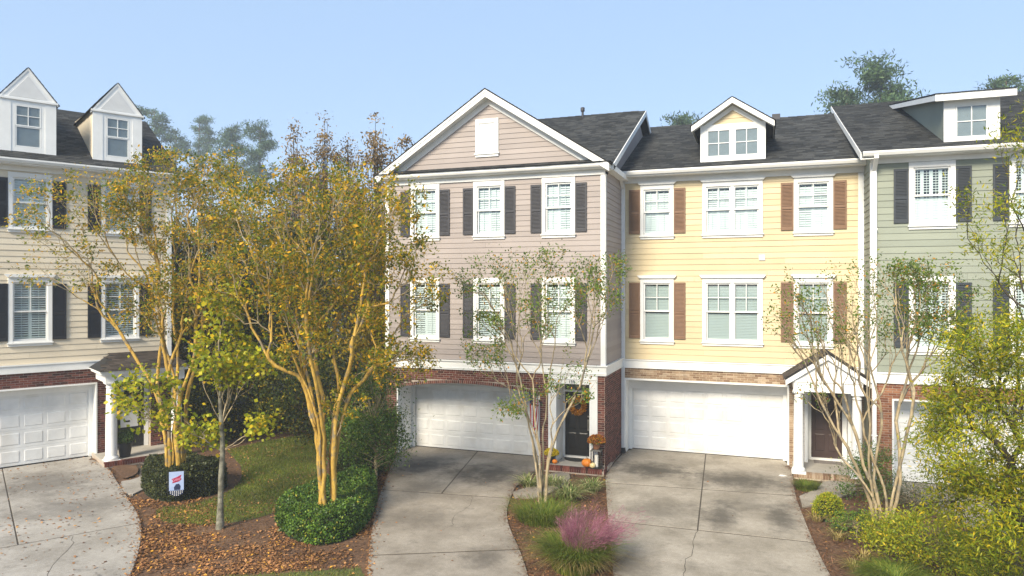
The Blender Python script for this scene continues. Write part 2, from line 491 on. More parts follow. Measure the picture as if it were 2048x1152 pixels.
def open_of(x0, x1, z0, z1, side=0.115, head=0.15):
    return (x0 + side, x1 - side, z0 + 0.15, z1 - head)
def cut_of(x0, x1, z0, z1):
    return (x0 + 0.06, x1 - 0.06, z0 + 0.07, z1 - 0.09)

SHUT_ME = {}
def shutter(house, x0, z0, z1, material, y=0.0, wd=0.37):
    h = z1 - z0
    key = (round(h, 3), material.name, wd)
    if key not in SHUT_ME:
        fr = MB(); st = 0.045
        fr.box(0, st, -0.06, -0.026, 0, h); fr.box(wd - st, wd, -0.06, -0.026, 0, h)
        for b0, b1 in ((0, 0.09), (h * 0.47 - 0.04, h * 0.47 + 0.04), (h - 0.07, h)):
            fr.box(st, wd - st, -0.059, -0.026, b0, b1)
        fr.box(st, wd - st, -0.032, -0.027, 0.09, h - 0.07)
        sl_ = MB(); z = 0.11
        while z < h - 0.09:
            if abs(z - h * 0.47) > 0.06:
                sl_.hexa([(st, -0.058, z - 0.018), (wd - st, -0.058, z - 0.018), (wd - st, -0.034, z + 0.014), (st, -0.034, z + 0.014),
                          (st, -0.056, z - 0.012), (wd - st, -0.056, z - 0.012), (wd - st, -0.032, z + 0.020), (st, -0.032, z + 0.020)])
            z += 0.042
        SHUT_ME[key] = (fr.mesh('shutter', material), sl_.mesh('louvres', material))
    a, b = SHUT_ME[key]
    o = bpy.data.objects.new('shutter', a); o.location = (x0, y, z0); put(o, house)
    p = bpy.data.objects.new('louvres', b); put(p, o, kind='stuff')
    return o

def shutters(house, x0, x1, z0, z1, material, y=0.0, wd=0.37):
    shutter(house, x0 - wd - 0.004, z0, z1, material, y, wd)
    shutter(house, x1 + 0.004, z0, z1, material, y, wd)

def garage_door(house, x0, x1, y, z0, z1, rows=4, cols=8):
    mb = MB(); rh = (z1 - z0) / rows
    for r in range(rows):
        mb.box(x0, x1, y, y + 0.045, z0 + r * rh + 0.003, z0 + (r + 1) * rh - 0.003)
    mb.box(x0, x1, y + 0.012, y + 0.05, z0, z1)
    d = mb.build('garage_door', M['whiteold'], house)
    cw = (x1 - x0) / cols
    pw, ph, b = cw * 0.80, rh * 0.66, 0.02
    q = MB()
    # pressed frame: raised rim, sunk groove, raised field
    q.add([(-pw/2, 0, -ph/2), (pw/2, 0, -ph/2), (pw/2, 0, ph/2), (-pw/2, 0, ph/2),
           (-pw/2+b, -0.012, -ph/2+b), (pw/2-b, -0.012, -ph/2+b), (pw/2-b, -0.012, ph/2-b), (-pw/2+b, -0.012, ph/2-b)],
          [(4, 5, 6, 7), (0, 1, 5, 4), (1, 2, 6, 5), (2, 3, 7, 6), (3, 0, 4, 7)])
    me = q.mesh('door_panel', M['whiteold'])
    for r in range(rows):
        for c in range(cols):
            o = bpy.data.objects.new('door_panel', me)
            o.location = (x0 + (c + 0.5) * cw, y - 0.001, z0 + (r + 0.5) * rh)
            put(o, d)
    s_ = MB(); s_.box(x0, x1, y - 0.006, y + 0.04, z0 - 0.02, z0 - 0.001); s_.build('bottom_seal', M['black'], d)
    return d

def shingle_sheet(roof, O, A, U, wid, slope_len, material, inside=None, exp=0.14, seed=1, name='shingles', th=0.013):
    """tabs laid over the plane O + a*A + s*U"""
    O, A, U = (np.asarray(t, float) for t in (O, A, U))
    A = A / np.linalg.norm(A); U = U / np.linalg.norm(U); Nn = np.cross(A, U)
    if Nn[2] < 0: Nn = -Nn
    rg = np.random.default_rng(seed)
    tabs = []
    s = -0.03
    while s < slope_len - 0.02:
        x = -rg.uniform(0, 0.3)
        while x < wid:
            tw = rg.uniform(0.17, 0.36)
            a, b = max(x, 0), min(x + tw - 0.006, wid)
            if b - a > 0.02 and (inside is None or inside((a + b) / 2, s + exp / 2)):
                s0 = s - rg.uniform(0, 0.012); s1 = min(s + exp + 0.01, slope_len)
                t = th * rg.uniform(0.75, 1.25)
                tabs.append((a, b, s0, s1, t))
            x += tw
        s += exp
    mb = MB()
    for a, b, s0, s1, t in tabs:
        P = lambda aa, ss, h: O + A * aa + U * ss + Nn * h
        mb.add([P(a, s0, 0.0), P(b, s0, 0.0), P(b, s0, t), P(a, s0, t), P(b, s1, 0.002), P(a, s1, 0.002)],
               [(0, 1, 2, 3), (3, 2, 4, 5), (0, 3, 5), (1, 4, 2)])
    return mb.build(name, material, roof, kind='stuff')

def roof_slab(mb, p, th=0.10):
    """p: four corners of the top surface; extruded straight down"""
    lo = [(x, y, z - th) for x, y, z in p]
    mb.hexa(lo + list(p))

def gutter(house, x0, x1, y, ztop):
    """K-profile gutter running along x with its front at y"""
    prof = [(0.0, 0.0), (-0.10, -0.0), (-0.115, -0.012), (-0.115, -0.04), (-0.085, -0.095), (-0.07, -0.12), (0.0, -0.12), (0.0, -0.108), (-0.06, -0.108), (-0.095, -0.03), (-0.095, -0.014), (0, -0.014)]
    mb = MB()
    mb.prism([(0.0, -0.12), (-0.07, -0.12), (-0.085, -0.095), (-0.115, -0.045), (-0.115, 0.0), (-0.10, 0.0), (-0.10, -0.03), (0.0, -0.03)],
             lambda a, b, t: (t, y + 0.115 + a, ztop + b), x0, x1)
    return mb.build('gutter', M['white'], house)

def downspout(house, x, ywall, ytop, ztop, zbot=0.12):
    wdt, dp = 0.105, 0.08
    yc = ywall - dp / 2 - 0.02
    mb = MB()
    def seg(p, q):
        mb.hexa([(x - wdt/2, p[0] - dp/2, p[1]), (x + wdt/2, p[0] - dp/2, p[1]), (x + wdt/2, p[0] + dp/2, p[1]), (x - wdt/2, p[0] + dp/2, p[1]),
                 (x - wdt/2, q[0] - dp/2, q[1]), (x + wdt/2, q[0] - dp/2, q[1]), (x + wdt/2, q[0] + dp/2, q[1]), (x - wdt/2, q[0] + dp/2, q[1])])
    seg((yc, zbot), (yc, ztop - 0.42)); seg((yc, ztop - 0.42), (ytop, ztop - 0.12)); seg((ytop, ztop - 0.12), (ytop, ztop))
    d = mb.build('downspout', M['white'], house)
    for z in (1.4, 4.4, 7.2):
        mb = MB(); mb.box(x - wdt/2 - 0.03, x + wdt/2 + 0.03, yc - dp/2 - 0.004, yc - dp/2 + 0.002, z, z + 0.03); mb.build('strap', M['white'], d)
    mb = MB(); mb.hexa([(x - 0.09, yc - 0.10, 0.0), (x + 0.09, yc - 0.10, 0.0), (x + 0.09, yc + 0.05, 0.0), (x - 0.09, yc + 0.05, 0.0), (x - 0.07, yc - 0.055, zbot + 0.05), (x + 0.07, yc - 0.055, zbot + 0.05), (x + 0.07, yc + 0.045, zbot + 0.05), (x - 0.07, yc + 0.045, zbot + 0.05)])
    mb.build('drain_boot', M['black'], d)
    return d

def column(house, x, y, z0, z1, r=0.15):
    mb = MB()
    h = z1 - z0
    mb.lathe([(r * 1.25, 0.06), (r * 1.3, 0.10), (r * 1.22, 0.15), (r * 1.05, 0.17), (r, 0.2), (r, h * 0.35), (r * 0.96, h * 0.6), (r * 0.86, h - 0.22), (r * 0.84, h - 0.17), (r * 0.95, h - 0.165), (r * 0.95, h - 0.145), (r * 0.85, h - 0.14), (r * 0.86, h - 0.09), (r * 1.1, h - 0.05)], (x, y, z0), 28)
    c = mb.build('column', M['white'], house, smooth=True)
    mb2 = MB(); mb2.box(x - r * 1.35, x + r * 1.35, y - r * 1.35, y + r * 1.35, z0, z0 + 0.06); mb2.build('plinth', M['white'], c)
    mb2 = MB(); mb2.box(x - r * 1.15, x + r * 1.15, y - r * 1.15, y + r * 1.15, z1 - 0.05, z1); mb2.build('abacus', M['white'], c)
    return c

def text_obj(name, body, size, loc, rot, material, parent=None, extrude=0.004, **kw):
    cu = bpy.data.curves.new(name, 'FONT')
    cu.body = body; cu.size = size; cu.extrude = extrude; cu.align_x = 'CENTER'; cu.align_y = 'CENTER'
    cu.materials.append(material)
    tmp = bpy.data.objects.new(name + '_outline', cu); COL.objects.link(tmp)
    me = bpy.data.meshes.new_from_object(tmp.evaluated_get(bpy.context.evaluated_depsgraph_get()))
    bpy.data.objects.remove(tmp); bpy.data.curves.remove(cu)
    o = bpy.data.objects.new(name, me)
    o.location = loc; o.rotation_euler = rot
    return put(o, parent, **kw)
# ---------------------------------------------------------------- ground, drives, beds
def concrete(name, base=(0.30, 0.275, 0.245), light=(0.42, 0.39, 0.35), dark=(0.14, 0.13, 0.12), stains=()):
    m, nt, b = nmat(name)
    N, Lk = nt.nodes.new, nt.links.new
    ge = N('ShaderNodeNewGeometry')
    def noise(sc, det=6, rough=0.6):
        t = N('ShaderNodeTexNoise'); t.inputs['Scale'].default_value = sc; t.inputs['Detail'].default_value = det; t.inputs['Roughness'].default_value = rough
        Lk(ge.outputs['Position'], t.inputs['Vector']); return t.outputs['Fac']
    def ramp(fac, a, b_, ca, cb):
        r = N('ShaderNodeValToRGB'); r.color_ramp.elements[0].position = a; r.color_ramp.elements[1].position = b_
        r.color_ramp.elements[0].color = (*ca, 1); r.color_ramp.elements[1].color = (*cb, 1); Lk(fac, r.inputs[0]); return r.outputs[0]
    def mix(f, a, b_, mode='MIX'):
        x = N('ShaderNodeMixRGB'); x.blend_type = mode
        if isinstance(f, float): x.inputs[0].default_value = f
        else: Lk(f, x.inputs[0])
        Lk(a, x.inputs[1])
        if isinstance(b_, tuple): x.inputs[2].default_value = (*b_, 1)
        else: Lk(b_, x.inputs[2])
        return x.outputs[0]
    col = ramp(noise(0.9), 0.36, 0.66, base, light)
    sp = ramp(noise(55, 3), 0.30, 0.75, (0.72, 0.70, 0.68), (1.16, 1.15, 1.14))
    col = mix(1.0, col, sp, 'MULTIPLY')
    sp2 = ramp(noise(9, 6, 0.75), 0.35, 0.7, (0.84, 0.83, 0.81), (1.08, 1.08, 1.08))
    col = mix(1.0, col, sp2, 'MULTIPLY')
    bl = ramp(noise(1.7, 7, 0.7), 0.56, 0.74, (0, 0, 0), (0.55, 0.55, 0.55))
    col = mix(bl, col, dark)
    rag = noise(2.2, 8, 0.78)
    for (sx, sy, rx, ry, an, st) in stains:
        mp = N('ShaderNodeMapping'); mp.vector_type = 'TEXTURE'
        mp.inputs['Location'].default_value = (sx, sy, 0); mp.inputs['Rotation'].default_value = (0, 0, an); mp.inputs['Scale'].default_value = (rx, ry, 1)
        Lk(ge.outputs['Position'], mp.inputs['Vector'])
        ln = N('ShaderNodeVectorMath'); ln.operation = 'LENGTH'; Lk(mp.outputs[0], ln.inputs[0])
        ad = N('ShaderNodeMath'); ad.operation = 'MULTIPLY_ADD'; ad.inputs[1].default_value = 2.2; Lk(rag, ad.inputs[0]); Lk(ln.outputs['Value'], ad.inputs[2])
        mr = N('ShaderNodeMapRange'); mr.interpolation_type = 'SMOOTHSTEP'; mr.inputs['From Min'].default_value = 1.15; mr.inputs['From Max'].default_value = 2.15
        mr.inputs['To Min'].default_value = st; mr.inputs['To Max'].default_value = 0.0
        Lk(ad.outputs[0], mr.inputs['Value']); f = mr.outputs[0]
        col = mix(f, col, dark)
    Lk(col, b.inputs['Base Color'])
    b.inputs['Roughness'].default_value = 0.9; b.inputs['Specular IOR Level'].default_value = 0.25
    bp = N('ShaderNodeBump'); bp.inputs['Strength'].default_value = 0.35; bp.inputs['Distance'].default_value = 0.01
    Lk(noise(70, 4), bp.inputs['Height']); Lk(bp.outputs[0], b.inputs['Normal'])
    return m

M['conc_left'] = concrete('drive_concrete_pale', (0.30, 0.284, 0.262), (0.43, 0.412, 0.388), (0.09, 0.083, 0.075), [(-19.2, 14.2, 1.9, 2.4, R(61), 0.65), (-16.5, 12.9, 1.8, 1.2, 0.6, 0.55)])
M['conc_mid'] = concrete('drive_concrete_worn', (0.245, 0.218, 0.183), (0.375, 0.34, 0.294), (0.07, 0.062, 0.053), [(-7.6, 19.4, 1.9, 1.6, 0, 0.95), (-10.0, 19.6, 1.3, 1.4, 0, 0.85), (-8.2, 15.2, 1.8, 1.2, 0.3, 0.4), (-5.4, 13.4, 0.6, 0.8, 0, 0.6), (-9.0, 17.6, 1.0, 1.2, 0.4, 0.4)])
M['conc_yellow'] = concrete('drive_concrete_stained', (0.275, 0.249, 0.208), (0.425, 0.39, 0.338), (0.08, 0.072, 0.06), [(-0.6, 21.2, 2.1, 1.3, 0, 0.9), (-3.2, 21.6, 1.6, 1.3, 0, 0.95), (-0.95, 17.9, 0.55, 1.6, 0, 0.85), (0.45, 18.2, 0.5, 1.7, 0, 0.85), (-2.4, 17.8, 1.3, 1.3, 0, 0.5), (-2.5, 13.9, 0.8, 1.2, 0, 0.6), (-0.3, 19.0, 1.0, 0.8, 0, 0.4)])
M['conc_step'] = mat('porch_concrete', (0.34, 0.315, 0.275), (0.43, 0.40, 0.35), 3, 0.85, 0.2, 60)
M['joint'] = mat('joint_dirt', (0.045, 0.037, 0.028), (0.08, 0.066, 0.05), 8, 0.95, 0.3)
M['dirt'] = mat('forest_floor', (0.030, 0.026, 0.014), (0.075, 0.055, 0.03), 1.2, 0.95, 0.6, 15, c3=(0.035, 0.05, 0.016), s3=0.25)
M['mulch'] = mat('mulch', (0.05, 0.027, 0.015), (0.17, 0.092, 0.05), 14, 0.95, 1.0, 45, c3=(0.20, 0.115, 0.062), s3=0.9)
M['soil'] = mat('lawn_soil', (0.07, 0.085, 0.022), (0.14, 0.14, 0.045), 5, 0.95, 0.8, 40, c3=(0.14, 0.095, 0.05), s3=0.7)

def clip(poly, a, b, c):
    """keep a*x + b*y >= c"""
    out = []
    n = len(poly)
    for i in range(n):
        p, q = poly[i], poly[(i + 1) % n]
        dp, dq = a * p[0] + b * p[1] - c, a * q[0] + b * q[1] - c
        if dp >= 0: out.append(p)
        if dp * dq < 0:
            t = dp / (dp - dq); out.append((p[0] + t * (q[0] - p[0]), p[1] + t * (q[1] - p[1])))
    return out
def split(poly, p, q, gap=0.03):
    nx, ny = -(q[1] - p[1]), q[0] - p[0]
    l = math.hypot(nx, ny); nx /= l; ny /= l
    c = nx * p[0] + ny * p[1]
    return clip(poly, nx, ny, c + gap / 2), clip(poly, -nx, -ny, -c + gap / 2)
def smooth_poly(pts, it=2):
    for _ in range(it):
        o = [pts[0]]
        for i in range(len(pts) - 1):
            a, b = pts[i], pts[i + 1]
            o += [(0.75 * a[0] + 0.25 * b[0], 0.75 * a[1] + 0.25 * b[1]), (0.25 * a[0] + 0.75 * b[0], 0.25 * a[1] + 0.75 * b[1])]
        pts = o + [pts[-1]]
    return pts
def slab(parent, poly, material, z1=0.0, th=0.06, name='concrete_slab'):
    mb = MB(); mb.prism(poly, lambda a, b, t: (a, b, t), z1 - th, z1)
    return mb.build(name, material, parent, bevel=0.006)
def inside(poly, x, y):
    x = np.asarray(x); y = np.asarray(y)
    r = np.zeros(x.shape, bool); n = len(poly)
    for i in range(n):
        (x0, y0), (x1, y1) = poly[i], poly[(i + 1) % n]
        c = ((y0 > y) != (y1 > y)) & (x < (x1 - x0) * (y - y0) / ((y1 - y0) + 1e-12) + x0)
        r ^= c
    return r

sheet('ground', [(-900, -500), (900, -500), (900, 1200), (-900, 1200)], -0.07, M['dirt'])

# drives
tl = smooth_poly([(-11.62, 20.9), (-10.49, 18.33), (-9.51, 16.1), (-8.62, 14.37), (-7.88, 12.98), (-7.2, 11.81), (-6.2, 10.0)])
tr_ = smooth_poly([(-3.3, 10.6), (-4.26, 12.86), (-4.85, 14.06), (-5.47, 15.14), (-5.99, 16.28), (-6.31, 17.47), (-6.55, 18.64), (-6.52, 20.05), (-6.42, 20.9)])
TD = [(-11.57, 22.0)] + tl + tr_ + [(-6.58, 20.93), (-6.58, 22.0)]
td = sheet('driveway', TD, -0.009, M['joint'])
up, lo = split(TD, (-9.9, 16.97), (-6.16, 17.44), 0.07)
up_l, up_r = split(up, (-9.05, 21.62), (-8.17, 17.14))
mid, low = split(lo, (-7.66, 12.76), (-4.82, 14.13), 0.06)
for p in (up_l, up_r, mid, low): slab(td, p, M['conc_mid'])

yl = smooth_poly([(-4.42, 23.5), (-4.45, 20.8), (-4.22, 19.7), (-3.48, 16.59), (-3.03, 14.72), (-2.71, 13.41), (-2.2, 11.0)])
yr = smooth_poly([(1.75, 11.0), (1.23, 14.82), (1.04, 16.8), (0.89, 19.16), (0.82, 20.26), (0.85, 21.82), (0.80, 23.5)])
YD = [(-4.22, 24.2)] + yl + yr + [(0.64, 24.2)]
yd = sheet('driveway', YD, -0.009, M['joint'])
a_, b_ = split(YD, (-4.19, 19.74), (0.82, 20.21), 0.07)
b1, b2 = split(b_, (-3.46, 16.55), (0.98, 16.65), 0.06)
for p in (*split(a_, (-1.76, 23.65), (-1.41, 16.63)), *split(b1, (-1.76, 23.65), (-1.41, 16.63)), b2): slab(yd, p, M['conc_yellow'])

ll = smooth_poly([(-20.5, 16.8), (-19.35, 16.4), (-17.62, 15.21), (-15.87, 14.05), (-14.58, 13.2), (-13.73, 12.54), (-12.93, 11.8), (-11.88, 10.7), (-10.2, 8.6), (-9.2, 6.6)])
LD = [(-20.85, 17.05)] + ll + [(-13.5, 4.2), (-23.4, 12.5)]
ld = sheet('driveway', LD, -0.009, M['joint'])
a_, b_ = split(LD, (-15.35, 10.45), (-13.91, 12.62), 0.05)
for q in (a_, b_):
    if any(math.hypot(p[0] + 21, p[1] - 15) < 3 for p in q):
        for p in split(q, (-21.77, 14.83), (-15.24, 10.71)): slab(ld, p, M['conc_left'])
    else: slab(ld, q, M['conc_left'])

GD = [(3.45, 22.75), (3.4, 21.9), (3.9, 20.4), (4.8, 18.5), (5.4, 15.0), (5.8, 11.0), (11, 11), (9.5, 16), (8.9, 22.75)]
gd = sheet('driveway', GD, -0.009, M['joint'])
for p in split(GD, (3.3, 19.4), (9.5, 19.6)): slab(gd, p, M['conc_yellow'])

def crack(parent, pts, wd, seed):
    rg = np.random.default_rng(seed); P = np.array(smooth_poly(pts, 2)); P = P + rg.normal(size=P.shape) * 0.018
    mb = MB()
    for i in range(len(P) - 1):
        d = P[i + 1] - P[i]; n_ = np.array((-d[1], d[0])) / (np.linalg.norm(d) + 1e-9); a, b = wd * rg.uniform(0.4, 1), wd * rg.uniform(0.4, 1)
        mb.add([(*(P[i] - n_ * a), 0.003), (*(P[i] + n_ * a), 0.003), (*(P[i + 1] + n_ * b), 0.003), (*(P[i + 1] - n_ * b), 0.003)], [(0, 1, 2, 3)])
    mb.build('crack', M['joint'], parent)
crack(yd, [(-1.41, 16.6), (-1.45, 15.9), (-1.36, 15.2), (-1.5, 14.5), (-1.42, 13.6), (-1.3, 12.0)], 0.008, 1)
crack(td, [(-7.3, 17.25), (-7.0, 16.4), (-7.15, 15.6), (-6.8, 14.9)], 0.005, 2)
crack(ld, [(-14.6, 11.5), (-13.9, 10.9), (-13.4, 10.0), (-12.6, 9.4)], 0.006, 3)

# walks to the doors
wk = sheet('walkway', [(-6.3, 17.5), (-5.35, 18.2), (-5.3, 20.45), (-6.3, 20.45), (-6.6, 18.6)], -0.05, M['joint'])
slab(wk, smooth_poly([(-6.2, 17.55), (-5.6, 17.8), (-5.35, 18.6), (-5.3, 20.35), (-6.0, 20.45), (-6.05, 18.9), (-6.45, 18.0)], 1), M['conc_mid'], -0.006)
wk = sheet('walkway', [(0.9, 19.2), (2.4, 21.0), (2.5, 22.2), (1.6, 22.2), (0.9, 20.3)], -0.05, M['joint'])
slab(wk, smooth_poly([(0.95, 19.25), (1.6, 20.0), (2.4, 21.2), (2.5, 22.15), (1.65, 22.15), (1.45, 21.2), (0.93, 20.25)], 1), M['conc_yellow'], -0.006)
wk = sheet('walkway', [(-19.0, 17.3), (-18.4, 16.6), (-17.1, 15.6), (-17.5, 15.1), (-15.8, 14.05), (-16.7, 15.6), (-17.6, 17.2), (-18.4, 18.2)], -0.05, M['joint'])
slab(wk, smooth_poly([(-18.75, 17.15), (-18.2, 16.75), (-17.45, 16.0), (-17.2, 15.5), (-17.45, 15.1), (-15.95, 14.12), (-16.2, 15.0), (-16.9, 16.0), (-17.6, 17.0), (-18.2, 17.7)], 1), M['conc_left'], -0.006)

# planting beds and lawn
BED_MID = [(-19.4, 16.5), (-17.6, 15.2), (-15.87, 14.0), (-14.5, 13.1), (-13.7, 12.5), (-12.9, 11.75), (-11.88, 10.65), (-10.2, 8.5), (-6.1, 9.8), (-7.2, 11.85), (-7.9, 13.0), (-8.65, 14.4), (-9.55, 16.1), (-10.55, 18.4), (-11.7, 20.95), (-12.2, 22), (-13, 28), (-22, 28), (-21, 20), (-19.0, 18.9), (-17.6, 17.3)]
bedm = sheet('mulch_bed', BED_MID, -0.055, M['mulch'])
BED_ISL = [(-4.2, 12.7), (-3.1, 10.4), (-2.1, 10.8), (-2.7, 13.4), (-3.0, 14.7), (-3.46, 16.6), (-4.2, 19.7), (-4.42, 20.9), (-6.4, 20.9), (-6.55, 18.6), (-6.3, 17.4), (-6.0, 16.25), (-5.45, 15.1), (-4.83, 14.05)]
sheet('mulch_bed', BED_ISL, -0.055, M['mulch'])
BED_R = [(1.75, 10.8), (5.9, 10.8), (5.45, 15.0), (4.85, 18.5), (3.95, 20.4), (3.45, 22.0), (2.9, 22.3), (0.8, 22.4), (0.8, 20.2), (0.9, 19.1), (1.05, 16.8), (1.25, 14.8)]
sheet('mulch_bed', BED_R, -0.055, M['mulch'])
LAWN = smooth_poly([(-17.4, 19.4), (-16.9, 21.6), (-15.9, 22.6), (-14.0, 20.3), (-12.3, 17.8), (-11.2, 16.0), (-11.4, 14.6), (-11.7, 13.7), (-12.6, 13.0), (-13.7, 12.95), (-14.5, 13.7), (-13.9, 14.2), (-13.7, 15.4), (-14.3, 16.6), (-15.5, 17.9)], 1)
sheet('lawn', LAWN, -0.049, M['soil'])
LAWN_B = [(-11.4, 10.15), (-9.85, 10.95), (-7.6, 12.2), (-7.0, 11.5), (-6.2, 9.9), (-10.2, 8.4)]
sheet('lawn', LAWN_B, -0.049, M['soil'])
# ================================================================ TAUPE TOWNHOUSE
def house_core(h, x0, x1, y0, y1, z1):
    mb = MB(); mb.box(x0, x1, y0, y1, 0.02, z1); mb.build('interior', M['dark'], h)  # unseen dark box added to block light inside the hollow shell

def door_leaf(h, x0, x1, y, z0, z1, material, panels=((0.12, 0.44, 0.10, 0.36), (0.56, 0.88, 0.10, 0.36), (0.12, 0.44, 0.42, 0.74), (0.56, 0.88, 0.42, 0.74), (0.12, 0.44, 0.79, 0.93), (0.56, 0.88, 0.79, 0.93)), handle=+1):
    mb = MB(); mb.box(x0, x1, y, y + 0.05, z0, z1)
    d = mb.build('front_door', material, h)
    W, Ht = x1 - x0, z1 - z0
    for a, b, c, e in panels:
        q = MB(); p0, p1, q0, q1 = x0 + a * W, x0 + b * W, z0 + c * Ht, z0 + e * Ht
        g = 0.03
        q.add([(p0, y - 0.001, q0), (p1, y - 0.001, q0), (p1, y - 0.001, q1), (p0, y - 0.001, q1), (p0 + g, y - 0.018, q0 + g), (p1 - g, y - 0.018, q0 + g), (p1 - g, y - 0.018, q1 - g), (p0 + g, y - 0.018, q1 - g)],
              [(4, 5, 6, 7), (0, 1, 5, 4), (1, 2, 6, 5), (2, 3, 7, 6), (3, 0, 4, 7)])
        q.build('door_panel', material, d)
    hx = x1 - 0.07 if handle > 0 else x0 + 0.07
    q = MB(); q.tube([(hx, y - 0.02, z0 + 0.85), (hx, y - 0.06, z0 + 0.90), (hx, y - 0.06, z0 + 1.08), (hx, y - 0.02, z0 + 1.13)], [0.011] * 4, 8)
    q.box(hx - 0.025, hx + 0.025, y - 0.022, y - 0.001, z0 + 0.82, z0 + 1.17)
    q.build('handle', M['metal'], d)
    q = MB(); q.lathe([(0.028, 0), (0.028, 0.02), (0.02, 0.03)], (0, 0, 0), 12)
    lk = q.build('lock', M['metal'], d); lk.location = (hx, y - 0.002, z0 + 1.27); lk.rotation_euler = (R(90), 0, 0)
    return d

X0 = -12.0
ta = empty('townhouse', (X0, 20.9, 0), 0, 'taupe townhouse with front gable, charcoal shutters and red brick ground floor', 'townhouse')
W = 7.5
t = lambda X: X - X0
house_core(ta, 0.2, W - 0.2, 1.45, 9.5, 9.0)
# windows
TW = [(t(c) - 0.535, t(c) + 0.535) for c in (-10.54, -8.26, -5.95)]
wins = [(a, b, 7.13, 8.97) for a, b in TW] + [(a, b, 3.79, 5.87) for a, b in TW]
sw = wall_core('siding_wall', ta, FRONT, 0.0, W, 3.1, 9.2, M['taupe'], [open_of(*q) for q in wins])
boards(sw, FRONT, 0, 0.10, W - 0.10, 3.22, 8.99, 0.165, M['taupe'], [cut_of(*q) for q in wins])
for i, q in enumerate(wins):
    window(ta, *q, seed=i, crown=False, style='louvre' if i < 3 else 'mixed')
    shutters(ta, q[0], q[1], q[2] + 0.15, q[3] - 0.19, M['shutgrey'], wd=0.36)
# near-black sheet stands in for room darkness behind the windows
mb = MB(); mb.box(0.1, W - 0.1, 0.55, 0.6, 3.0, 9.1); mb.build('room_dark_sheet', M['dark'], ta)
# right side wall, siding and brick
SIDE_R = lambda a, o, z: (W + o, a, z)
side = wall_core('side_wall', ta, SIDE_R, 0.0, 6.3, 3.1, 9.0, M['taupe'])
boards(side, SIDE_R, R(90), 0.10, 2.62, 3.22, 8.95, 0.165, M['taupe'])
mb = MB(); mb.add([(W, 0.3, 9.0), (W, 6.3, 9.0), (W, 6.3, 12.0)], [(0, 1, 2)]); mb.add([(W, 6.3, 9.0), (W, 12.2, 9.0), (W, 6.3, 12.0)], [(0, 1, 2)])
mb.build('side_gable', M['taupe'], ta)
SIDE_L = lambda a, o, z: (-o, a, z)
sidel = wall_core('side_wall', ta, SIDE_L, 0.0, 9.0, 3.1, 9.0, M['taupe'])
boards(sidel, SIDE_L, R(-90), 0, 0.01, 3.2, 3.21, 0.165, M['taupe'])
mb = MB(); mb.box(-0.0, W, 9.0, 9.1, 0.0, 9.0); mb.build('rear_wall', M['taupe'], ta)
# corner boards and belt
for (x0, x1, y0, y1) in ((-0.03, 0.12, -0.04, 0.12), (W - 0.12, W + 0.03, -0.04, 0.12)):
    mb = MB(); mb.box(x0, x1, y0, y1, 3.19, 9.02); mb.build('corner_board', M['white'], ta, bevel=0.004)
mb = MB(); mb.box(-0.06, W + 0.06, -0.06, 2.64, 2.885, 3.16); mb.box(-0.10, W + 0.10, -0.10, 2.64, 3.16, 3.20); mb.box(-0.075, W + 0.075, -0.075, 2.64, 2.93, 2.96)
mb.build('belt_course', M['white'], ta, bevel=0.005)
# cornice: frieze, cornice box, pent roof strip
mb = MB(); mb.box(-0.02, W + 0.02, -0.055, 0.0, 8.99, 9.17); mb.build('frieze_board', M['white'], ta)
mb = MB(); mb.prism([(0.0, 9.15), (-0.22, 9.15), (-0.26, 9.19), (-0.30, 9.20), (-0.33, 9.25), (-0.33, 9.31), (0.0, 9.31)], lambda a, b, tt: (tt, a, b), -0.2, W + 0.2)
mb.build('cornice', M['white'], ta)
mb = MB(); mb.box(W, W + 0.25, 0.0, 2.64, 9.13, 9.16); mb.box(W + 0.19, W + 0.25, 0.0, 2.64, 9.16, 9.30); mb.build('eave_return', M['white'], ta)
mb = MB(); mb.hexa([(-0.27, -0.36, 9.315), (W + 0.27, -0.36, 9.315), (W + 0.27, 0.0, 9.315), (-0.27, 0.0, 9.315), (-0.27, -0.36, 9.335), (W + 0.27, -0.36, 9.335), (W + 0.05, 0.0, 9.47), (-0.05, 0.0, 9.47)])
pr = mb.build('pent_roof', M['felt'], ta)
shingle_sheet(pr, (-0.25, -0.36, 9.338), (1, 0, 0), (0, 0.36, 0.135), W + 0.5, 0.38, M['shingle'], seed=3)
# gable
GC, GH, GZ = t(-8.27), 3.72, 9.29          # centre, half width at eave, eave height
SL = 0.647
gz = lambda x: GZ + SL * (GH - abs(x - GC))
gb = MB(); gb.add([(GC - GH - 0.02, 0.0, 9.3), (GC + GH + 0.02, 0.0, 9.3), (GC, 0.0, gz(GC) - 0.02)], [(0, 1, 2)])
gb = gb.build('gable_wall', M['taupe'], ta)
z = 9.47
gw = (t(-8.72), t(-7.93), 9.78, 10.98)
while z < gz(GC) - 0.2:
    e = 0.165
    def hw(zz): return max(GH - (zz - GZ) / SL - 0.16, 0.02)
    a0, a1, b0, b1 = GC - hw(z), GC + hw(z), GC - hw(z + e), GC + hw(z + e)
    segs = [(a0, a1, b0, b1)]
    if min(z + e, gw[3] - 0.08) - max(z, gw[2] + 0.06) > 0.07: segs = [(a0, gw[0] + 0.05, b0, gw[0] + 0.05), (gw[1] - 0.05, a1, gw[1] - 0.05, b1)]
    for (p0, p1, q0, q1) in segs:
        mb = MB(); mb.hexa([(p0, -0.024, z), (p1, -0.024, z), (p1, 0.0, z), (p0, 0.0, z), (q0, -0.006, z + e + 0.012), (q1, -0.006, z + e + 0.012), (q1, 0, z + e + 0.012), (q0, 0, z + e + 0.012)])
        mb.build('siding_board', M['taupe'], gb)
    z += e
mb = MB(); a, b, c, d = gw
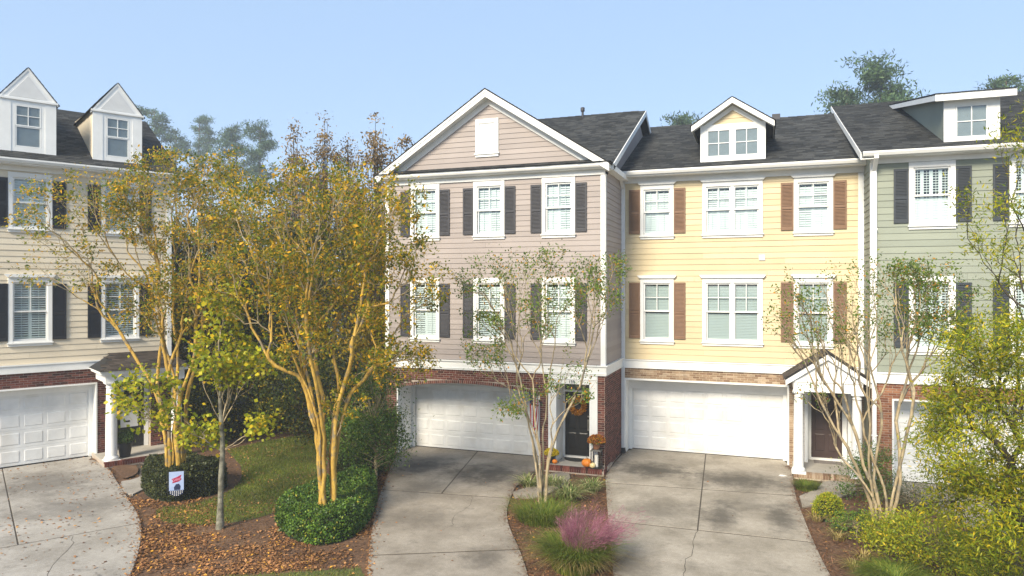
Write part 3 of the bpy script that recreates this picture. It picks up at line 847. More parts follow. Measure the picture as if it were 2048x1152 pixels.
mb.box(a, a + 0.13, -0.05, 0.0, c + 0.1, d - 0.14); mb.box(b - 0.13, b, -0.05, 0, c + 0.1, d - 0.14); mb.box(a, b, -0.052, 0, d - 0.14, d); mb.box(a + 0.13, b - 0.13, -0.048, 0, c + 0.1, c + 0.15)
gwin = mb.build('gable_window', M['white'], ta, bevel=0.004)
mb = MB(); mb.box(a - 0.03, b + 0.03, -0.09, 0, c + 0.06, c + 0.098); mb.box(a, b, -0.055, 0, c - 0.02, c + 0.058); mb.build('sill', M['white'], gwin)
mb = MB(); mb.box(a + 0.13, b - 0.13, -0.03, -0.012, c + 0.15, d - 0.14); mb.build('pane', M['frosted'], gwin)
# rake boards: outer fascia, soffit and inner frieze
for sgn in (-1, 1):
    def RP(d_, y, off):   # d_ horizontal distance from centre, off: offset below the roof surface (vertical)
        return (GC + sgn * d_, y, GZ + SL * (GH + 0.25 - d_) - off + 0.01)
    mb = MB()
    mb.hexa([RP(0, -0.34, 0.26), RP(GH + 0.25, -0.34, 0.26), RP(GH + 0.25, -0.30, 0.26), RP(0, -0.30, 0.26), RP(0, -0.34, 0.03), RP(GH + 0.25, -0.34, 0.03), RP(GH + 0.25, -0.30, 0.03), RP(0, -0.30, 0.03)])
    mb.hexa([RP(0, -0.36, 0.12), RP(GH + 0.25, -0.36, 0.12), RP(GH + 0.25, -0.342, 0.12), RP(0, -0.342, 0.12), RP(0, -0.36, 0.02), RP(GH + 0.25, -0.36, 0.02), RP(GH + 0.25, -0.342, 0.02), RP(0, -0.342, 0.02)])
    rk = mb.build('rake_board', M['white'], ta)
    mb = MB(); mb.hexa([RP(0, -0.298, 0.24), RP(GH + 0.2, -0.298, 0.24), RP(GH + 0.2, -0.002, 0.24), RP(0, -0.002, 0.24), RP(0, -0.298, 0.22), RP(GH + 0.2, -0.298, 0.22), RP(GH + 0.2, -0.002, 0.22), RP(0, -0.002, 0.22)]); mb.build('soffit', M['white'], rk)
    mb = MB(); mb.hexa([RP(0, -0.05, 0.45), RP(GH - 0.18, -0.05, 0.45), RP(GH - 0.18, -0.003, 0.45), RP(0, -0.003, 0.45), RP(0, -0.05, 0.242), RP(GH + 0.1, -0.05, 0.242), RP(GH + 0.1, -0.003, 0.242), RP(0, -0.003, 0.242)]); mb.build('rake_frieze', M['white'], rk)
# roofs: main side-gabled roof and the front gable roof
MS, MY0, MZ0, MYR = 0.49, -0.3, 9.12, 6.45
mz = lambda y: MZ0 + MS * (y - MY0)
mb = MB(); ME = W + 0.22
roof_slab(mb, [(-0.25, MY0 + 0.45, mz(MY0 + 0.45)), (ME, MY0 + 0.45, mz(MY0 + 0.45)), (ME, MYR, mz(MYR)), (-0.25, MYR, mz(MYR))], 0.12)
roof_slab(mb, [(-0.25, MYR, mz(MYR)), (ME, MYR, mz(MYR)), (ME, MYR + 6.5, mz(MYR) - 3.1), (-0.25, MYR + 6.5, mz(MYR) - 3.1)], 0.12)
for sgn in (-1, 1):
    e = GH + 0.27
    zt = lambda d_: GZ + SL * (GH + 0.25 - d_) + 0.01
    pts = [(GC, -0.37, zt(0)), (GC + sgn * e, -0.37, zt(e)), (GC + sgn * e, 0.6, zt(e)), (GC, 6.0, zt(0))]
    roof_slab(mb, pts, 0.03)
rf = mb.build('roof', M['felt'], ta)
zt0 = GZ + SL * (GH + 0.25) + 0.014
shingle_sheet(rf, (-0.25, MY0 + 0.45, mz(MY0 + 0.45) + 0.002), (1, 0, 0), (0, 1, MS), ME + 0.25, (MYR - MY0 - 0.45) * math.hypot(1, MS), M['shingle'], seed=4)
sl_len = (GH + 0.27) * math.hypot(1, SL)
for sgn in (-1, 1):
    O = np.array((GC + sgn * (GH + 0.27), -0.37, zt0 - SL * (GH + 0.27)))
    shingle_sheet(rf, O, (0, 1, 0), (-sgn, 0, SL), 6.2, sl_len, M['shingle'], inside=lambda a, s: a - 0.9 < 5.6 * s / sl_len, seed=5 + sgn)
mb = MB()
for i in range(24): mb.hexa([(x, y, z + mz(MYR) + 0.02) for x, y, z in ((i * 0.32 - 0.2, MYR - 0.13, -0.06), (i * 0.32 + 0.11, MYR - 0.13, -0.06), (i * 0.32 + 0.11, MYR + 0.13, -0.06), (i * 0.32 - 0.2, MYR + 0.13, -0.06), (i * 0.32 - 0.2, MYR - 0.01, 0.012), (i * 0.32 + 0.11, MYR - 0.01, 0.0), (i * 0.32 + 0.11, MYR + 0.01, 0.0), (i * 0.32 - 0.2, MYR + 0.01, 0.012))])
mb.build('ridge_caps', M['shingle'], rf, kind='stuff')
# rake board of the main roof on the right
mb = MB(); x = ME
mb.hexa([(x, MY0 + 0.4, mz(MY0 + 0.4) - 0.2), (x + 0.03, MY0 + 0.4, mz(MY0 + 0.4) - 0.2), (x + 0.03, MYR, mz(MYR) - 0.2), (x, MYR, mz(MYR) - 0.2), (x, MY0 + 0.4, mz(MY0 + 0.4) - 0.004), (x + 0.03, MY0 + 0.4, mz(MY0 + 0.4) - 0.004), (x + 0.03, MYR, mz(MYR) - 0.004), (x, MYR, mz(MYR) - 0.004)])
mb.hexa([(x, MYR, mz(MYR) - 0.2), (x + 0.03, MYR, mz(MYR) - 0.2), (x + 0.03, MYR + 2.2, mz(MYR) - 1.25), (x, MYR + 2.2, mz(MYR) - 1.25), (x, MYR, mz(MYR) - 0.004), (x + 0.03, MYR, mz(MYR) - 0.004), (x + 0.03, MYR + 2.2, mz(MYR) - 1.054), (x, MYR + 2.2, mz(MYR) - 1.054)])
mb.build('rake_board', M['white'], ta)
mb = MB(); mb.tube([(t(-6.75), 6.3, 11.9), (t(-6.75), 6.3, 12.62)], [0.045, 0.045], 10); vp = mb.build('vent_pipe', M['shutgrey'], ta, smooth=False)
mb = MB(); mb.lathe([(0.07, 0), (0.085, 0.04), (0.085, 0.15), (0.06, 0.17)], (t(-6.75), 6.3, 12.56), 10); mb.build('vent_cap', M['shutgrey'], vp)
# ground floor brick with arched garage opening
GX0, GX1, PX1 = t(-11.62), t(-6.56), t(-6.28)
AZ0, AZ1 = 2.20, 2.44
arch = lambda x: AZ0 + (AZ1 - AZ0) * math.sqrt(max(0, 1 - ((x - (GX0 + GX1) / 2) / ((GX1 - GX0) / 2 + 0.02)) ** 2)) ** 1.0
arch = lambda x: AZ0 + (AZ1 - AZ0) * (1 - ((x - (GX0 + GX1) / 2) / ((GX1 - GX0) / 2)) ** 2)
mb = MB()
mb.box(0, GX0, 0, 1.1, -0.06, AZ0); mb.box(GX1, PX1, 0.0, 1.1, -0.06, AZ0)
n = 28
for i in range(n):
    x0, x1 = GX0 + (GX1 - GX0) * i / n, GX0 + (GX1 - GX0) * (i + 1) / n
    mb.hexa([(x0, 0, arch(x0)), (x1, 0, arch(x1)), (x1, 0.35, arch(x1)), (x0, 0.35, arch(x0)), (x0, 0, 2.9), (x1, 0, 2.9), (x1, 0.35, 2.9), (x0, 0.35, 2.9)])
mb.box(0, GX0, 0, 0.35, AZ0, 2.9); mb.box(GX1, PX1, 0, 0.35, AZ0, 2.9)
RX0 = t(-4.72)
bw = mb.build('brick_wall', M['mortar'], ta)
mb = MB(); mb.box(RX0, W, 0, 2.64, -0.06, 2.9); bp_ = mb.build('brick_wall', M['mortar'], ta)
SOL = 0.105
lst = brick_list(0, PX1, AZ0 - 0.002, 2.815, FRONT, 0, keep=lambda a, zc, l: a < GX0 - 0.0 or a > GX1 or zc - 0.03 > arch(a) + SOL)
k = 0; nb = 70
for i in range(nb):     # arch ring
    x = GX0 + (GX1 - GX0) * (i + 0.5) / nb
    dz = (arch(x + 0.01) - arch(x - 0.01)) / 0.02
    lst.append(((x, 0, arch(x) + SOL / 2), 0, SOL / 0.2 * 0.96, (GX1 - GX0) / nb / 0.0677 * 0.98, R(90) - math.atan(dz)))
for i in range(85):     # rowlock under the belt
    x = PX1 * (i + 0.5) / 85
    lst.append(((x, 0, 2.852), 0, 0.07 / 0.2, PX1 / 85 / 0.0677 * 0.98, R(90)))
lst += brick_list(GX1, PX1, 0.0, AZ0, FRONT, 0) + brick_list(0, GX0, 0, AZ0, FRONT, 0)
lay_bricks(bw, lst, M['redbrick'])
lay_bricks(bp_, brick_list(RX0, W, 0.18, 2.885, FRONT, 0) + brick_list(0, 2.64, 0.0, 2.885, SIDE_R, R(90)), M['redbrick'])
# garage recess: white reveals, header, door
mb = MB(); mb.box(GX0 - 0.0, GX0 + 0.045, 0.02, 1.1, 0, 2.5); mb.box(GX1 - 0.045, GX1, 0.02, 1.1, 0, 2.5)
mb.box(GX0 + 0.045, GX1 - 0.045, 0.36, 1.1, 2.46, 2.52); mb.box(GX0 + 0.045, GX1 - 0.045, 1.06, 1.12, 2.10, 2.46)
gs = mb.build('garage_surround', M['white'], ta)
mb = MB(); mb.box(GX0 + 0.045, GX0 + 0.16, 1.0, 1.06, 0, 2.10); mb.box(GX1 - 0.16, GX1 - 0.045, 1.0, 1.06, 0, 2.10); mb.box(GX0 + 0.045, GX1 - 0.045, 1.0, 1.058, 2.10, 2.22); mb.build('door_casing', M['white'], gs)
garage_door(ta, GX0 + 0.10, GX1 - 0.10, 1.10, 0.02, 2.12)
# entry
EX0, EX1 = PX1, RX0
DX0, DX1, DY = t(-5.97), t(-5.14), 0.85
mb = MB()
mb.box(EX0, t(-6.02), -0.03, DY, 0.15, 2.886); mb.box(t(-4.97), EX1, -0.03, DY, 0.15, 2.886)
mb.box(t(-6.02), t(-4.97), -0.03, 0.2, 2.6, 2.886); mb.box(t(-6.02), t(-4.97), 0.2, DY, 2.62, 2.7)
mb.box(t(-6.02), DX0, DY - 0.06, DY + 0.06, 0.15, 2.6); mb.box(DX1, t(-4.97), DY - 0.06, DY + 0.06, 0.15, 2.6)
mb.box(DX0, DX1, DY - 0.06, DY + 0.06, 2.235, 2.30); mb.box(DX0, DX1, DY - 0.06, DY + 0.06, 2.50, 2.6)
mb.box(EX0 - 0.02, EX1 + 0.01, -0.05, -0.03, 2.74, 2.78)
es = mb.build('entry_surround', M['white'], ta, bevel=0.004)
mb = MB(); mb.box(DX0, DX1, DY + 0.0, DY + 0.02, 2.30, 2.50); mb.build('transom_pane', M['glass'], es)
mb = MB(); mb.box(DX0 - 0.1, DX1 + 0.1, DY + 0.2, DY + 0.25, 2.1, 2.7); mb.build('transom_dark_sheet', M['dark'], es)  # dark sheet behind the transom, room shade put into its colour
mb = MB(); mb.box(DX0 - 0.02, DX1 + 0.02, DY - 0.10, DY + 0.04, 0.15, 0.20); mb.build('threshold', M['frosted'], es)
door_leaf(ta, DX0, DX1, DY, 0.20, 2.235, M['blackdoor'], handle=1)
text_obj('house_number', '159', 0.13, (t(-5.52), -0.055, 2.67), (R(90), 0, 0), M['black'], ta)
# stoop
mb = MB(); mb.box(t(-6.28), W + 0.06, -0.42, 0.86, -0.05, 0.085); st_ = mb.build('stoop', M['mortar'], ta)
mb = MB(); mb.box(t(-6.25), RX0, -0.30, 0.86, 0.086, 0.15); mb.build('porch_floor', M['conc_step'], st_)
sb = [((t(-6.28) + 0.036 + i * 0.0715, -0.42, 0.118), 0, 0.3, 1.0, R(90)) for i in range(int((W + 0.06 - t(-6.28)) / 0.0715))]
mb = MB()
for i in range(int((W + 0.06 - t(-6.28)) / 0.0715)):
    x = t(-6.28) + i * 0.0715
    mb.box(x + 0.004, x + 0.0675, -0.43, -0.31, 0.0, 0.152)
for i in range(6): mb.box(W + 0.061, W + 0.075, -0.42 + i * 0.0715, -0.42 + i * 0.0715 + 0.063, 0.0, 0.152)
mb.build('brick_edge', M['redbrick'], st_, kind='stuff')

# ================================================================ YELLOW TOWNHOUSE
X0 = -4.5
ye = empty('townhouse', (X0, 23.55, 0), 0, 'yellow townhouse with brown shutters, double windows and tan brick garage level', 'townhouse')
W = 7.4
house_core(ye, 0.2, W - 0.2, 1.35, 9.0, 9.0)
y1, y2, y3 = (t(-3.86), t(-2.76)), (t(-1.845), t(0.005)), (t(0.91), t(2.035))
wins = [(*q, 7.19, 8.98) for q in (y1, y2, y3)] + [(*q, 3.70, 5.87) for q in (y1, y2, y3)]
sw = wall_core('siding_wall', ye, FRONT, 0.0, W, 3.1, 9.25, M['yellow'], [open_of(*q) for q in wins])
boards(sw, FRONT, 0, 0.14, W - 0.16, 3.17, 9.05, 0.185, M['yellow'], [cut_of(*q) for q in wins])
for i, q in enumerate(wins):
    window(ye, *q, units=2 if i in (1, 4) else 1, crown=True, style='louvre' if i < 3 else 'blind', seed=20 + i, muntin=True)
    if i not in (1, 4): shutters(ye, q[0], q[1], q[2] + 0.17, q[3] - 0.14, M['shutbrown'], wd=0.37)
mb = MB(); mb.box(0.1, W - 0.1, 0.55, 0.6, 3.0, 9.1); mb.build('room_dark_sheet', M['dark'], ye)  # added dark sheet, its colour gives the unlit rooms
mb = MB(); mb.box(0, W, 9.0, 9.1, 0.0, 9.2); mb.build('rear_wall', M['yellow'], ye)
for a, b in ((0.0, 0.13), (W - 0.17, W - 0.002)):
    mb = MB(); mb.box(a, b, -0.04, 0.02, 3.16, 9.05); mb.build('corner_board', M['white'], ye, bevel=0.004)
mb = MB(); mb.box(0.0, W - 0.002, -0.06, 0.0, 2.86, 3.12); mb.box(0.0, W - 0.002, -0.09, 0.0, 3.12, 3.155); mb.build('belt_course', M['white'], ye, bevel=0.004)
mb = MB(); mb.box(0.0, W - 0.002, -0.05, 0, 9.06, 9.24); mb.build('frieze_board', M['white'], ye)
EY, EZ = -0.46, 9.36
mb = MB(); mb.box(0.0, W - 0.002, EY + 0.02, 0.0, 9.235, 9.255); mb.box(0.0, W - 0.002, EY, EY + 0.02, 9.235, 9.40); mb.build('soffit', M['white'], ye)
gutter(ye, 0.02, W - 0.01, EY - 0.115, 9.40)
downspout(ye, 0.07, 0.0, EY - 0.05, 9.30)
YS = 0.437; YR_ = 6.05
yz = lambda y: EZ + 0.05 + YS * (y - EY)
mb = MB()
roof_slab(mb, [(0.0, EY - 0.03, yz(EY - 0.03)), (W - 0.003, EY - 0.03, yz(EY - 0.03)), (W - 0.003, YR_, yz(YR_)), (0.0, YR_, yz(YR_))], 0.05)
roof_slab(mb, [(0.0, YR_, yz(YR_)), (W - 0.003, YR_, yz(YR_)), (W - 0.003, YR_ + 5, yz(YR_) - 2.5), (0.0, YR_ + 5, yz(YR_) - 2.5)], 0.05)
rf = mb.build('roof', M['felt'], ye)
shingle_sheet(rf, (0.0, EY - 0.03, yz(EY - 0.03) + 0.002), (1, 0, 0), (0, 1, YS), W - 0.003, (YR_ - EY) * math.hypot(1, YS), M['shingle'], seed=14)
mb = MB()
for i in range(23):
    x = i * 0.32
    mb.hexa([(x, YR_ - 0.13, yz(YR_) - 0.045), (x + 0.31, YR_ - 0.13, yz(YR_) - 0.045), (x + 0.31, YR_ + 0.13, yz(YR_) - 0.045), (x, YR_ + 0.13, yz(YR_) - 0.045), (x, YR_ - 0.01, yz(YR_) + 0.03), (x + 0.31, YR_ - 0.01, yz(YR_) + 0.018), (x + 0.31, YR_ + 0.01, yz(YR_) + 0.018), (x, YR_ + 0.01, yz(YR_) + 0.03)])
mb.build('ridge_caps', M['shingle'], rf, kind='stuff')
mb = MB(); mb.box(t(0.35), t(0.65), YR_ - 0.25, YR_ - 0.02, yz(YR_) - 0.1, yz(YR_) + 0.12); mb.build('roof_vent', M['shutgrey'], ye)
# dormer
def gabled_dormer(h, xa, xb, y0, zb, ze, zapex, siding, roofy, slope_side, over=0.26, front_over=0.35, white_front=False, face_exp=0.17, back=3.2, rake=0.17, roofmat='shingle', seed=40, pediment=False):
    c = (xa + xb) / 2; hw_ = (xb - xa) / 2
    rise = zapex - ze
    sl2 = rise / (hw_ + over)
    mb = MB()
    mb.add([(xa, y0, zb - 0.1), (xb, y0, zb - 0.1), (xb, y0, ze), (xa, y0, ze)], [(0, 1, 2, 3)])
    zi = ze + sl2 * 0  # springing
    mb.add([(xa, y0 + 0.003, ze - 0.001), (xb, y0 + 0.003, ze - 0.001), (c, y0 + 0.003, ze + sl2 * hw_)], [(0, 1, 2)])
    for x in (xa, xb):
        mb.add([(x, y0, zb - 0.1), (x, y0 + back, zb - 0.1 + back * slope_side), (x, y0 + back, ze + 0.05), (x, y0, ze + 0.05)], [(0, 1, 2, 3)])
    d = mb.build('dormer', siding, h)
    # roof
    mb = MB(); e = hw_ + over
    for s in (-1, 1):
        p = [(c, y0 - front_over, zapex), (c + s * e, y0 - front_over, ze), (c + s * e, y0 + back, ze), (c, y0 + back, zapex)]
        roof_slab(mb, p, 0.03)
    mb.build('dormer_roof', M['felt'], d)
    for s in (-1, 1):
        ln = math.hypot(e, rise)
        shingle_sheet(d, (c + s * (e + 0.01), y0 - front_over - 0.01, ze - 0.003), (0, 1, 0), (-s * e, 0, rise), back + front_over, ln, M[roofmat], seed=seed + s, name='dormer_shingles')
    # rakes
    for s in (-1, 1):
        def Q(dx, y, off): return (c + s * dx, y, zapex - sl2 * dx - off)
        mb = MB()
        mb.hexa([Q(0, y0 - front_over, rake + 0.03), Q(e, y0 - front_over, rake + 0.03), Q(e, y0 - front_over + 0.03, rake + 0.03), Q(0, y0 - front_over + 0.03, rake + 0.03),
                 Q(0, y0 - front_over, 0.012), Q(e, y0 - front_over, 0.012), Q(e, y0 - front_over + 0.03, 0.012), Q(0, y0 - front_over + 0.03, 0.012)])
        if front_over > 0.1:
            mb.hexa([Q(0, y0 - front_over + 0.03, rake + 0.0), Q(e, y0 - front_over + 0.03, rake), Q(e, y0, rake), Q(0, y0, rake), Q(0, y0 - front_over + 0.03, rake - 0.02), Q(e, y0 - front_over + 0.03, rake - 0.02), Q(e, y0, rake - 0.02), Q(0, y0, rake - 0.02)])
            mb.box(min(c + s * e, c + s * (e - 0.02)), max(c + s * e, c + s * (e - 0.02)), y0 - front_over + 0.03, y0 + back * 0.55, ze - rake, ze - 0.012)
        mb.build('dormer_rake', M['white'], d)
    return d, c, hw_, sl2
yd0 = 23.7 - 23.55
d, c, hw_, sl2 = gabled_dormer(ye, t(-1.92), t(0.09), yd0, 9.68, 10.82, 11.66, M['yellow'], None, YS)
xa, xb = t(-1.92), t(0.09)
mb = MB(); mb.box(xa, xb, yd0 - 0.05, yd0, 9.66, 9.80); mb.box(xa, xa + 0.2, yd0 - 0.05, yd0, 9.80, 10.70); mb.box(xb - 0.2, xb, yd0 - 0.05, yd0, 9.80, 10.70); mb.box(xa, xb, yd0 - 0.05, yd0, 10.70, 10.86); mb.box(c - 0.06, c + 0.06, yd0 - 0.05, yd0, 9.80, 10.70)
mb.build('dormer_trim', M['white'], d)
mb = MB()
for s in (-1, 1):
    def Q(dx, y, off): return (c + s * dx, y, 11.66 - sl2 * dx - off)
    mb.hexa([Q(0, yd0 - 0.045, 0.36), Q(0.98, yd0 - 0.045, 0.36), Q(0.98, yd0 - 0.004, 0.36), Q(0, yd0 - 0.004, 0.36), Q(0, yd0 - 0.045, 0.21), Q(0.98, yd0 - 0.045, 0.21), Q(0.98, yd0 - 0.004, 0.21), Q(0, yd0 - 0.004, 0.21)])
mb.build('dormer_frieze', M['white'], d)
for k in range(4):
    z = 10.865 + k * 0.17; hh = max(0.02, (11.66 - 0.3 - z) / sl2); h2 = max(0.01, (11.66 - 0.3 - z - 0.17) / sl2)
    if hh > 0.05:
        mb = MB(); mb.hexa([(c - hh, yd0 - 0.024, z), (c + hh, yd0 - 0.024, z), (c + hh, yd0, z), (c - hh, yd0, z), (c - h2, yd0 - 0.006, z + 0.18), (c + h2, yd0 - 0.006, z + 0.18), (c + h2, yd0, z + 0.18), (c - h2, yd0, z + 0.18)]); mb.build('siding_board', M['yellow'], d)
def lite_window(par, x0, x1, z0, z1, y, cols=2, rows=2, name='dormer_window'):
    mb = MB(); s_ = 0.035
    mb.box(x0, x0 + s_, y - 0.03, y + 0.01, z0, z1); mb.box(x1 - s_, x1, y - 0.03, y + 0.01, z0, z1); mb.box(x0 + s_, x1 - s_, y - 0.03, y + 0.01, z0, z0 + s_); mb.box(x0 + s_, x1 - s_, y - 0.03, y + 0.01, z1 - s_, z1)
    for k in range(1, cols): x = x0 + (x1 - x0) * k / cols; mb.box(x - 0.011, x + 0.011, y - 0.026, y + 0.008, z0 + s_, z1 - s_)
    for k in range(1, rows):
        z = z0 + (z1 - z0) * k / rows
        for q in range(cols):
            a = x0 + (x1 - x0) * q / cols + (0.011 if q else s_); b = x0 + (x1 - x0) * (q + 1) / cols - (0.011 if q < cols - 1 else s_)
            mb.box(a, b, y - 0.025, y + 0.007, z - 0.011, z + 0.011)
    mb.build(name, M['white'], par)
    for q in range(cols):
        for k in range(rows):
            g = MB(); a, b = x0 + (x1 - x0) * q / cols, x0 + (x1 - x0) * (q + 1) / cols; e, f = z0 + (z1 - z0) * k / rows, z0 + (z1 - z0) * (k + 1) / rows
            g.add([(a + 0.005, y - 0.012, e + 0.005), (b - 0.005, y - 0.012, e + 0.005), (b - 0.005, y - 0.012, f - 0.005), (a + 0.005, y - 0.012, f - 0.005)], [(0, 1, 2, 3)])
            g.build('pane', M['glass'], par)
    g = MB(); g.box(x0, x1, y + 0.0, y + 0.002, z0, z1); g.build('window_shade', M['blindgrey2'], par)
M['blindgrey2'] = mat('roller_shade', (0.20, 0.22, 0.24), (0.26, 0.28, 0.30), 2, 0.7)
lite_window(d, xa + 0.21, c - 0.065, 9.81, 10.69, yd0 - 0.025)
lite_window(d, c + 0.065, xb - 0.21, 9.81, 10.69, yd0 - 0.025)
# ground floor
OX0, OX1 = t(-4.40), t(0.78)
DRX0, DRX1 = t(1.27), t(2.50)       # door recess
mb = MB()
ZT = 2.46
mb.box(0.0, OX0, 0, 0.66, -0.06, 2.87); mb.box(OX0, OX1, 0, 0.3, ZT, 2.87); mb.box(OX1, DRX0, 0, 0.66, -0.06, 2.87); mb.box(DRX1, W - 0.002, 0, 0.66, -0.06, 2.87); mb.box(DRX0, DRX1, 0, 0.3, 2.42, 2.87)
bw = mb.build('brick_wall', M['mortartan'], ye)
lst = brick_list(0, DRX1, ZT, 2.86, FRONT, 0) + brick_list(OX1, DRX0, 0.0, ZT, FRONT, 0) + brick_list(0, OX0, 0, ZT, FRONT, 0) + brick_list(DRX1, W - 0.01, 0.0, 2.86, FRONT, 0)
lay_bricks(bw, lst, M['tanbrick'])
mb = MB(); mb.box(OX0, OX0 + 0.05, -0.03, 0.66, 0, ZT); mb.box(OX1 - 0.05, OX1, -0.03, 0.66, 0, ZT); mb.box(OX0, OX1, -0.03, 0.66, ZT - 0.001, ZT + 0.055)
mb.box(OX0 + 0.05, OX1 - 0.05, 0.58, 0.66, 2.10, ZT); mb.box(OX0 + 0.05, OX0 + 0.16, 0.58, 0.64, 0, 2.10); mb.box(OX1 - 0.16, OX1 - 0.05, 0.58, 0.64, 0, 2.10)
mb.build('garage_surround', M['white'], ye)
garage_door(ye, t(-4.25), t(0.64), 0.65, 0.02, 2.11)
# entry door, recessed
mb = MB(); DY = 0.45
mb.box(DRX0, DRX0 + 0.17, DY - 0.06, DY + 0.05, 0.15, 2.30); mb.box(DRX1 - 0.17, DRX1, DY - 0.06, DY + 0.05, 0.15, 2.30); mb.box(DRX0, DRX1, DY - 0.06, DY + 0.05, 2.30, 2.43)
mb.box(DRX0 - 0.05, DRX0 - 0.002 + 0.05, -0.02, DY - 0.06, 0.15, 2.419); mb.box(DRX1 - 0.05, DRX1 + 0.05, -0.02, DY - 0.06, 0.15, 2.419)
mb.box(DRX0 + 0.17, DRX1 - 0.17, DY - 0.08, DY + 0.05, 0.15, 0.22)
mb.build('entry_surround', M['white'], ye)
door_leaf(ye, DRX0 + 0.17, DRX1 - 0.17, DY, 0.22, 2.30, M['browndoor'], handle=1)
# portico
PC, PE = t(1.78), 1.16
PY0 = 22.2 - 23.55
sp_ = 0.80 / PE
pz = lambda dx: 3.70 - sp_ * dx
mb = MB()
for s in (-1, 1):
    roof_slab(mb, [(PC, PY0 - 0.12, pz(0)), (PC + s * PE, PY0 - 0.12, pz(PE)), (PC + s * PE, 0.0, pz(PE)), (PC, 0.0, pz(0))], 0.05)
po = mb.build('portico', M['felt'], ye)
for s in (-1, 1):
    shingle_sheet(po, (PC + s * (PE + 0.01), PY0 - 0.13, pz(PE) - 0.003), (0, 1, 0), (-s * PE, 0, 0.80), -PY0 + 0.13, math.hypot(PE, 0.8), M['shinglebrown'], seed=60 + s, exp=0.13)
    def Q(dx, y, off): return (PC + s * dx, y, pz(dx) - off)
    mb = MB(); mb.hexa([Q(0, PY0 - 0.10, 0.22), Q(PE - 0.02, PY0 - 0.10, 0.22), Q(PE - 0.02, PY0 - 0.04, 0.22), Q(0, PY0 - 0.04, 0.22), Q(0, PY0 - 0.10, 0.052), Q(PE - 0.02, PY0 - 0.10, 0.052), Q(PE - 0.02, PY0 - 0.04, 0.052), Q(0, PY0 - 0.04, 0.052)])
    mb.hexa([Q(PE - 0.02, PY0 - 0.04, 0.22), Q(PE - 0.05, PY0 - 0.04, 0.22), Q(PE - 0.05, -0.07, 0.22), Q(PE - 0.02, -0.07, 0.22), Q(PE - 0.02, PY0 - 0.04, 0.052), Q(PE - 0.05, PY0 - 0.04, 0.052), Q(PE - 0.05, -0.07, 0.052), Q(PE - 0.02, -0.07, 0.052)])
    mb.build('portico_rake', M['white'], po)
mb = MB()   # barrel-arched pediment panel over the columns
n = 16; bx = 0.92
for i in range(n):
    x0, x1 = -bx + 2 * bx * i / n, -bx + 2 * bx * (i + 1) / n
    ar = lambda x: 2.52 + 0.0 * x
    mb.hexa([(PC + x0, PY0 + 0.0, ar(x0)), (PC + x1, PY0 + 0.0, ar(x1)), (PC + x1, PY0 + 0.2, ar(x1)), (PC + x0, PY0 + 0.2, ar(x0)), (PC + x0, PY0, pz(abs(x0)) - 0.06), (PC + x1, PY0, pz(abs(x1)) - 0.06), (PC + x1, PY0 + 0.2, pz(abs(x1)) - 0.06), (PC + x0, PY0 + 0.2, pz(abs(x0)) - 0.06)])
mb.box(PC - bx, PC - bx + 0.2, PY0 + 0.2, -0.07, 2.52, 2.86); mb.box(PC + bx - 0.2, PC + bx, PY0 + 0.2, -0.07, 2.52, 2.86)
mb.box(PC - bx + 0.2, PC + bx - 0.2, PY0 + 0.2, -0.07, 2.80, 2.83)
mb.box(PC - bx - 0.03, PC + bx + 0.03, PY0 - 0.03, PY0, 2.80, 2.86); mb.box(PC - bx - 0.02, PC + bx + 0.02, PY0 - 0.02, PY0, 2.52, 2.57)
mb.build('pediment', M['white'], po)
column(ye, PC - 0.78, PY0 + 0.13, 0.10, 2.52, 0.145)
column(ye, PC + 0.78, PY0 + 0.13, 0.10, 2.52, 0.145)
mb = MB(); mb.box(t(0.86), t(2.72), PY0 - 0.05, 0.5, -0.05, 0.10); st_ = mb.build('stoop', M['mortartan'], ye)
mb = MB(); mb.box(t(0.86) + 0.01, t(2.72) - 0.01, PY0 + 0.10, 0.5, 0.101, 0.15); mb.build('porch_floor', M['conc_step'], st_)
mb = MB()
for i in range(26): x = t(0.86) + i * 0.0715; mb.box(x + 0.004, x + 0.0675, PY0 - 0.06, PY0 + 0.095, 0.0, 0.152)
mb.build('brick_edge', M['tanbrick'], st_, kind='stuff')
mb = MB(); x = t(-0.02)
mb.box(x - 0.09, x + 0.09, -0.05, -0.018, 6.43, 6.60); mb.box(x - 0.07, x + 0.07, -0.07, -0.05, 6.53, 6.57); mb.box(x - 0.07, x + 0.07, -0.065, -0.05, 6.46, 6.49); mb.build('wall_vent', M['yellowvent'] if 'yellowvent' in M else M['white'], ye)

# ================================================================ GREEN TOWNHOUSE
X0 = 2.9
gr = empty('townhouse', (X0, 22.1, 0), 0, 'sage green townhouse with slate shutters and shed dormer behind the bare trees', 'townhouse')
W = 7.6
house_core(gr, 0.2, W - 0.2, 1.0, 11, 9.0)
g1, g2 = (t(3.83), t(4.96)), (t(6.20), t(7.33))
wins = [(*q, 7.2, 9.05) for q in (g1, g2)] + [(*q, 3.73, 5.88) for q in (g1, g2)]
sw = wall_core('siding_wall', gr, FRONT, 0.0, W, 3.1, 9.25, M['green'], [open_of(*q) for q in wins])
boards(sw, FRONT, 0, 0.15, W, 3.20, 9.05, 0.185, M['green'], [cut_of(*q) for q in wins])
for i, q in enumerate(wins):
    window(gr, *q, style='four', seed=30 + i, side=0.12, muntin=False)
    shutters(gr, q[0], q[1], q[2] + 0.17, q[3] - 0.17, M['shutslate'], wd=0.37)
mb = MB(); mb.box(0.1, W - 0.1, 0.55, 0.6, 3.0, 9.1); mb.build('room_dark_sheet', M['dark'], gr)  # dark sheet painted as room shade behind the glass
SIDE_L = lambda a, o, z: (-o, a, z)
sd = wall_core('side_wall', gr, lambda a, o, z: (-o, a, z), 0.0, 8.9, 0.0, 9.15, M['green'])
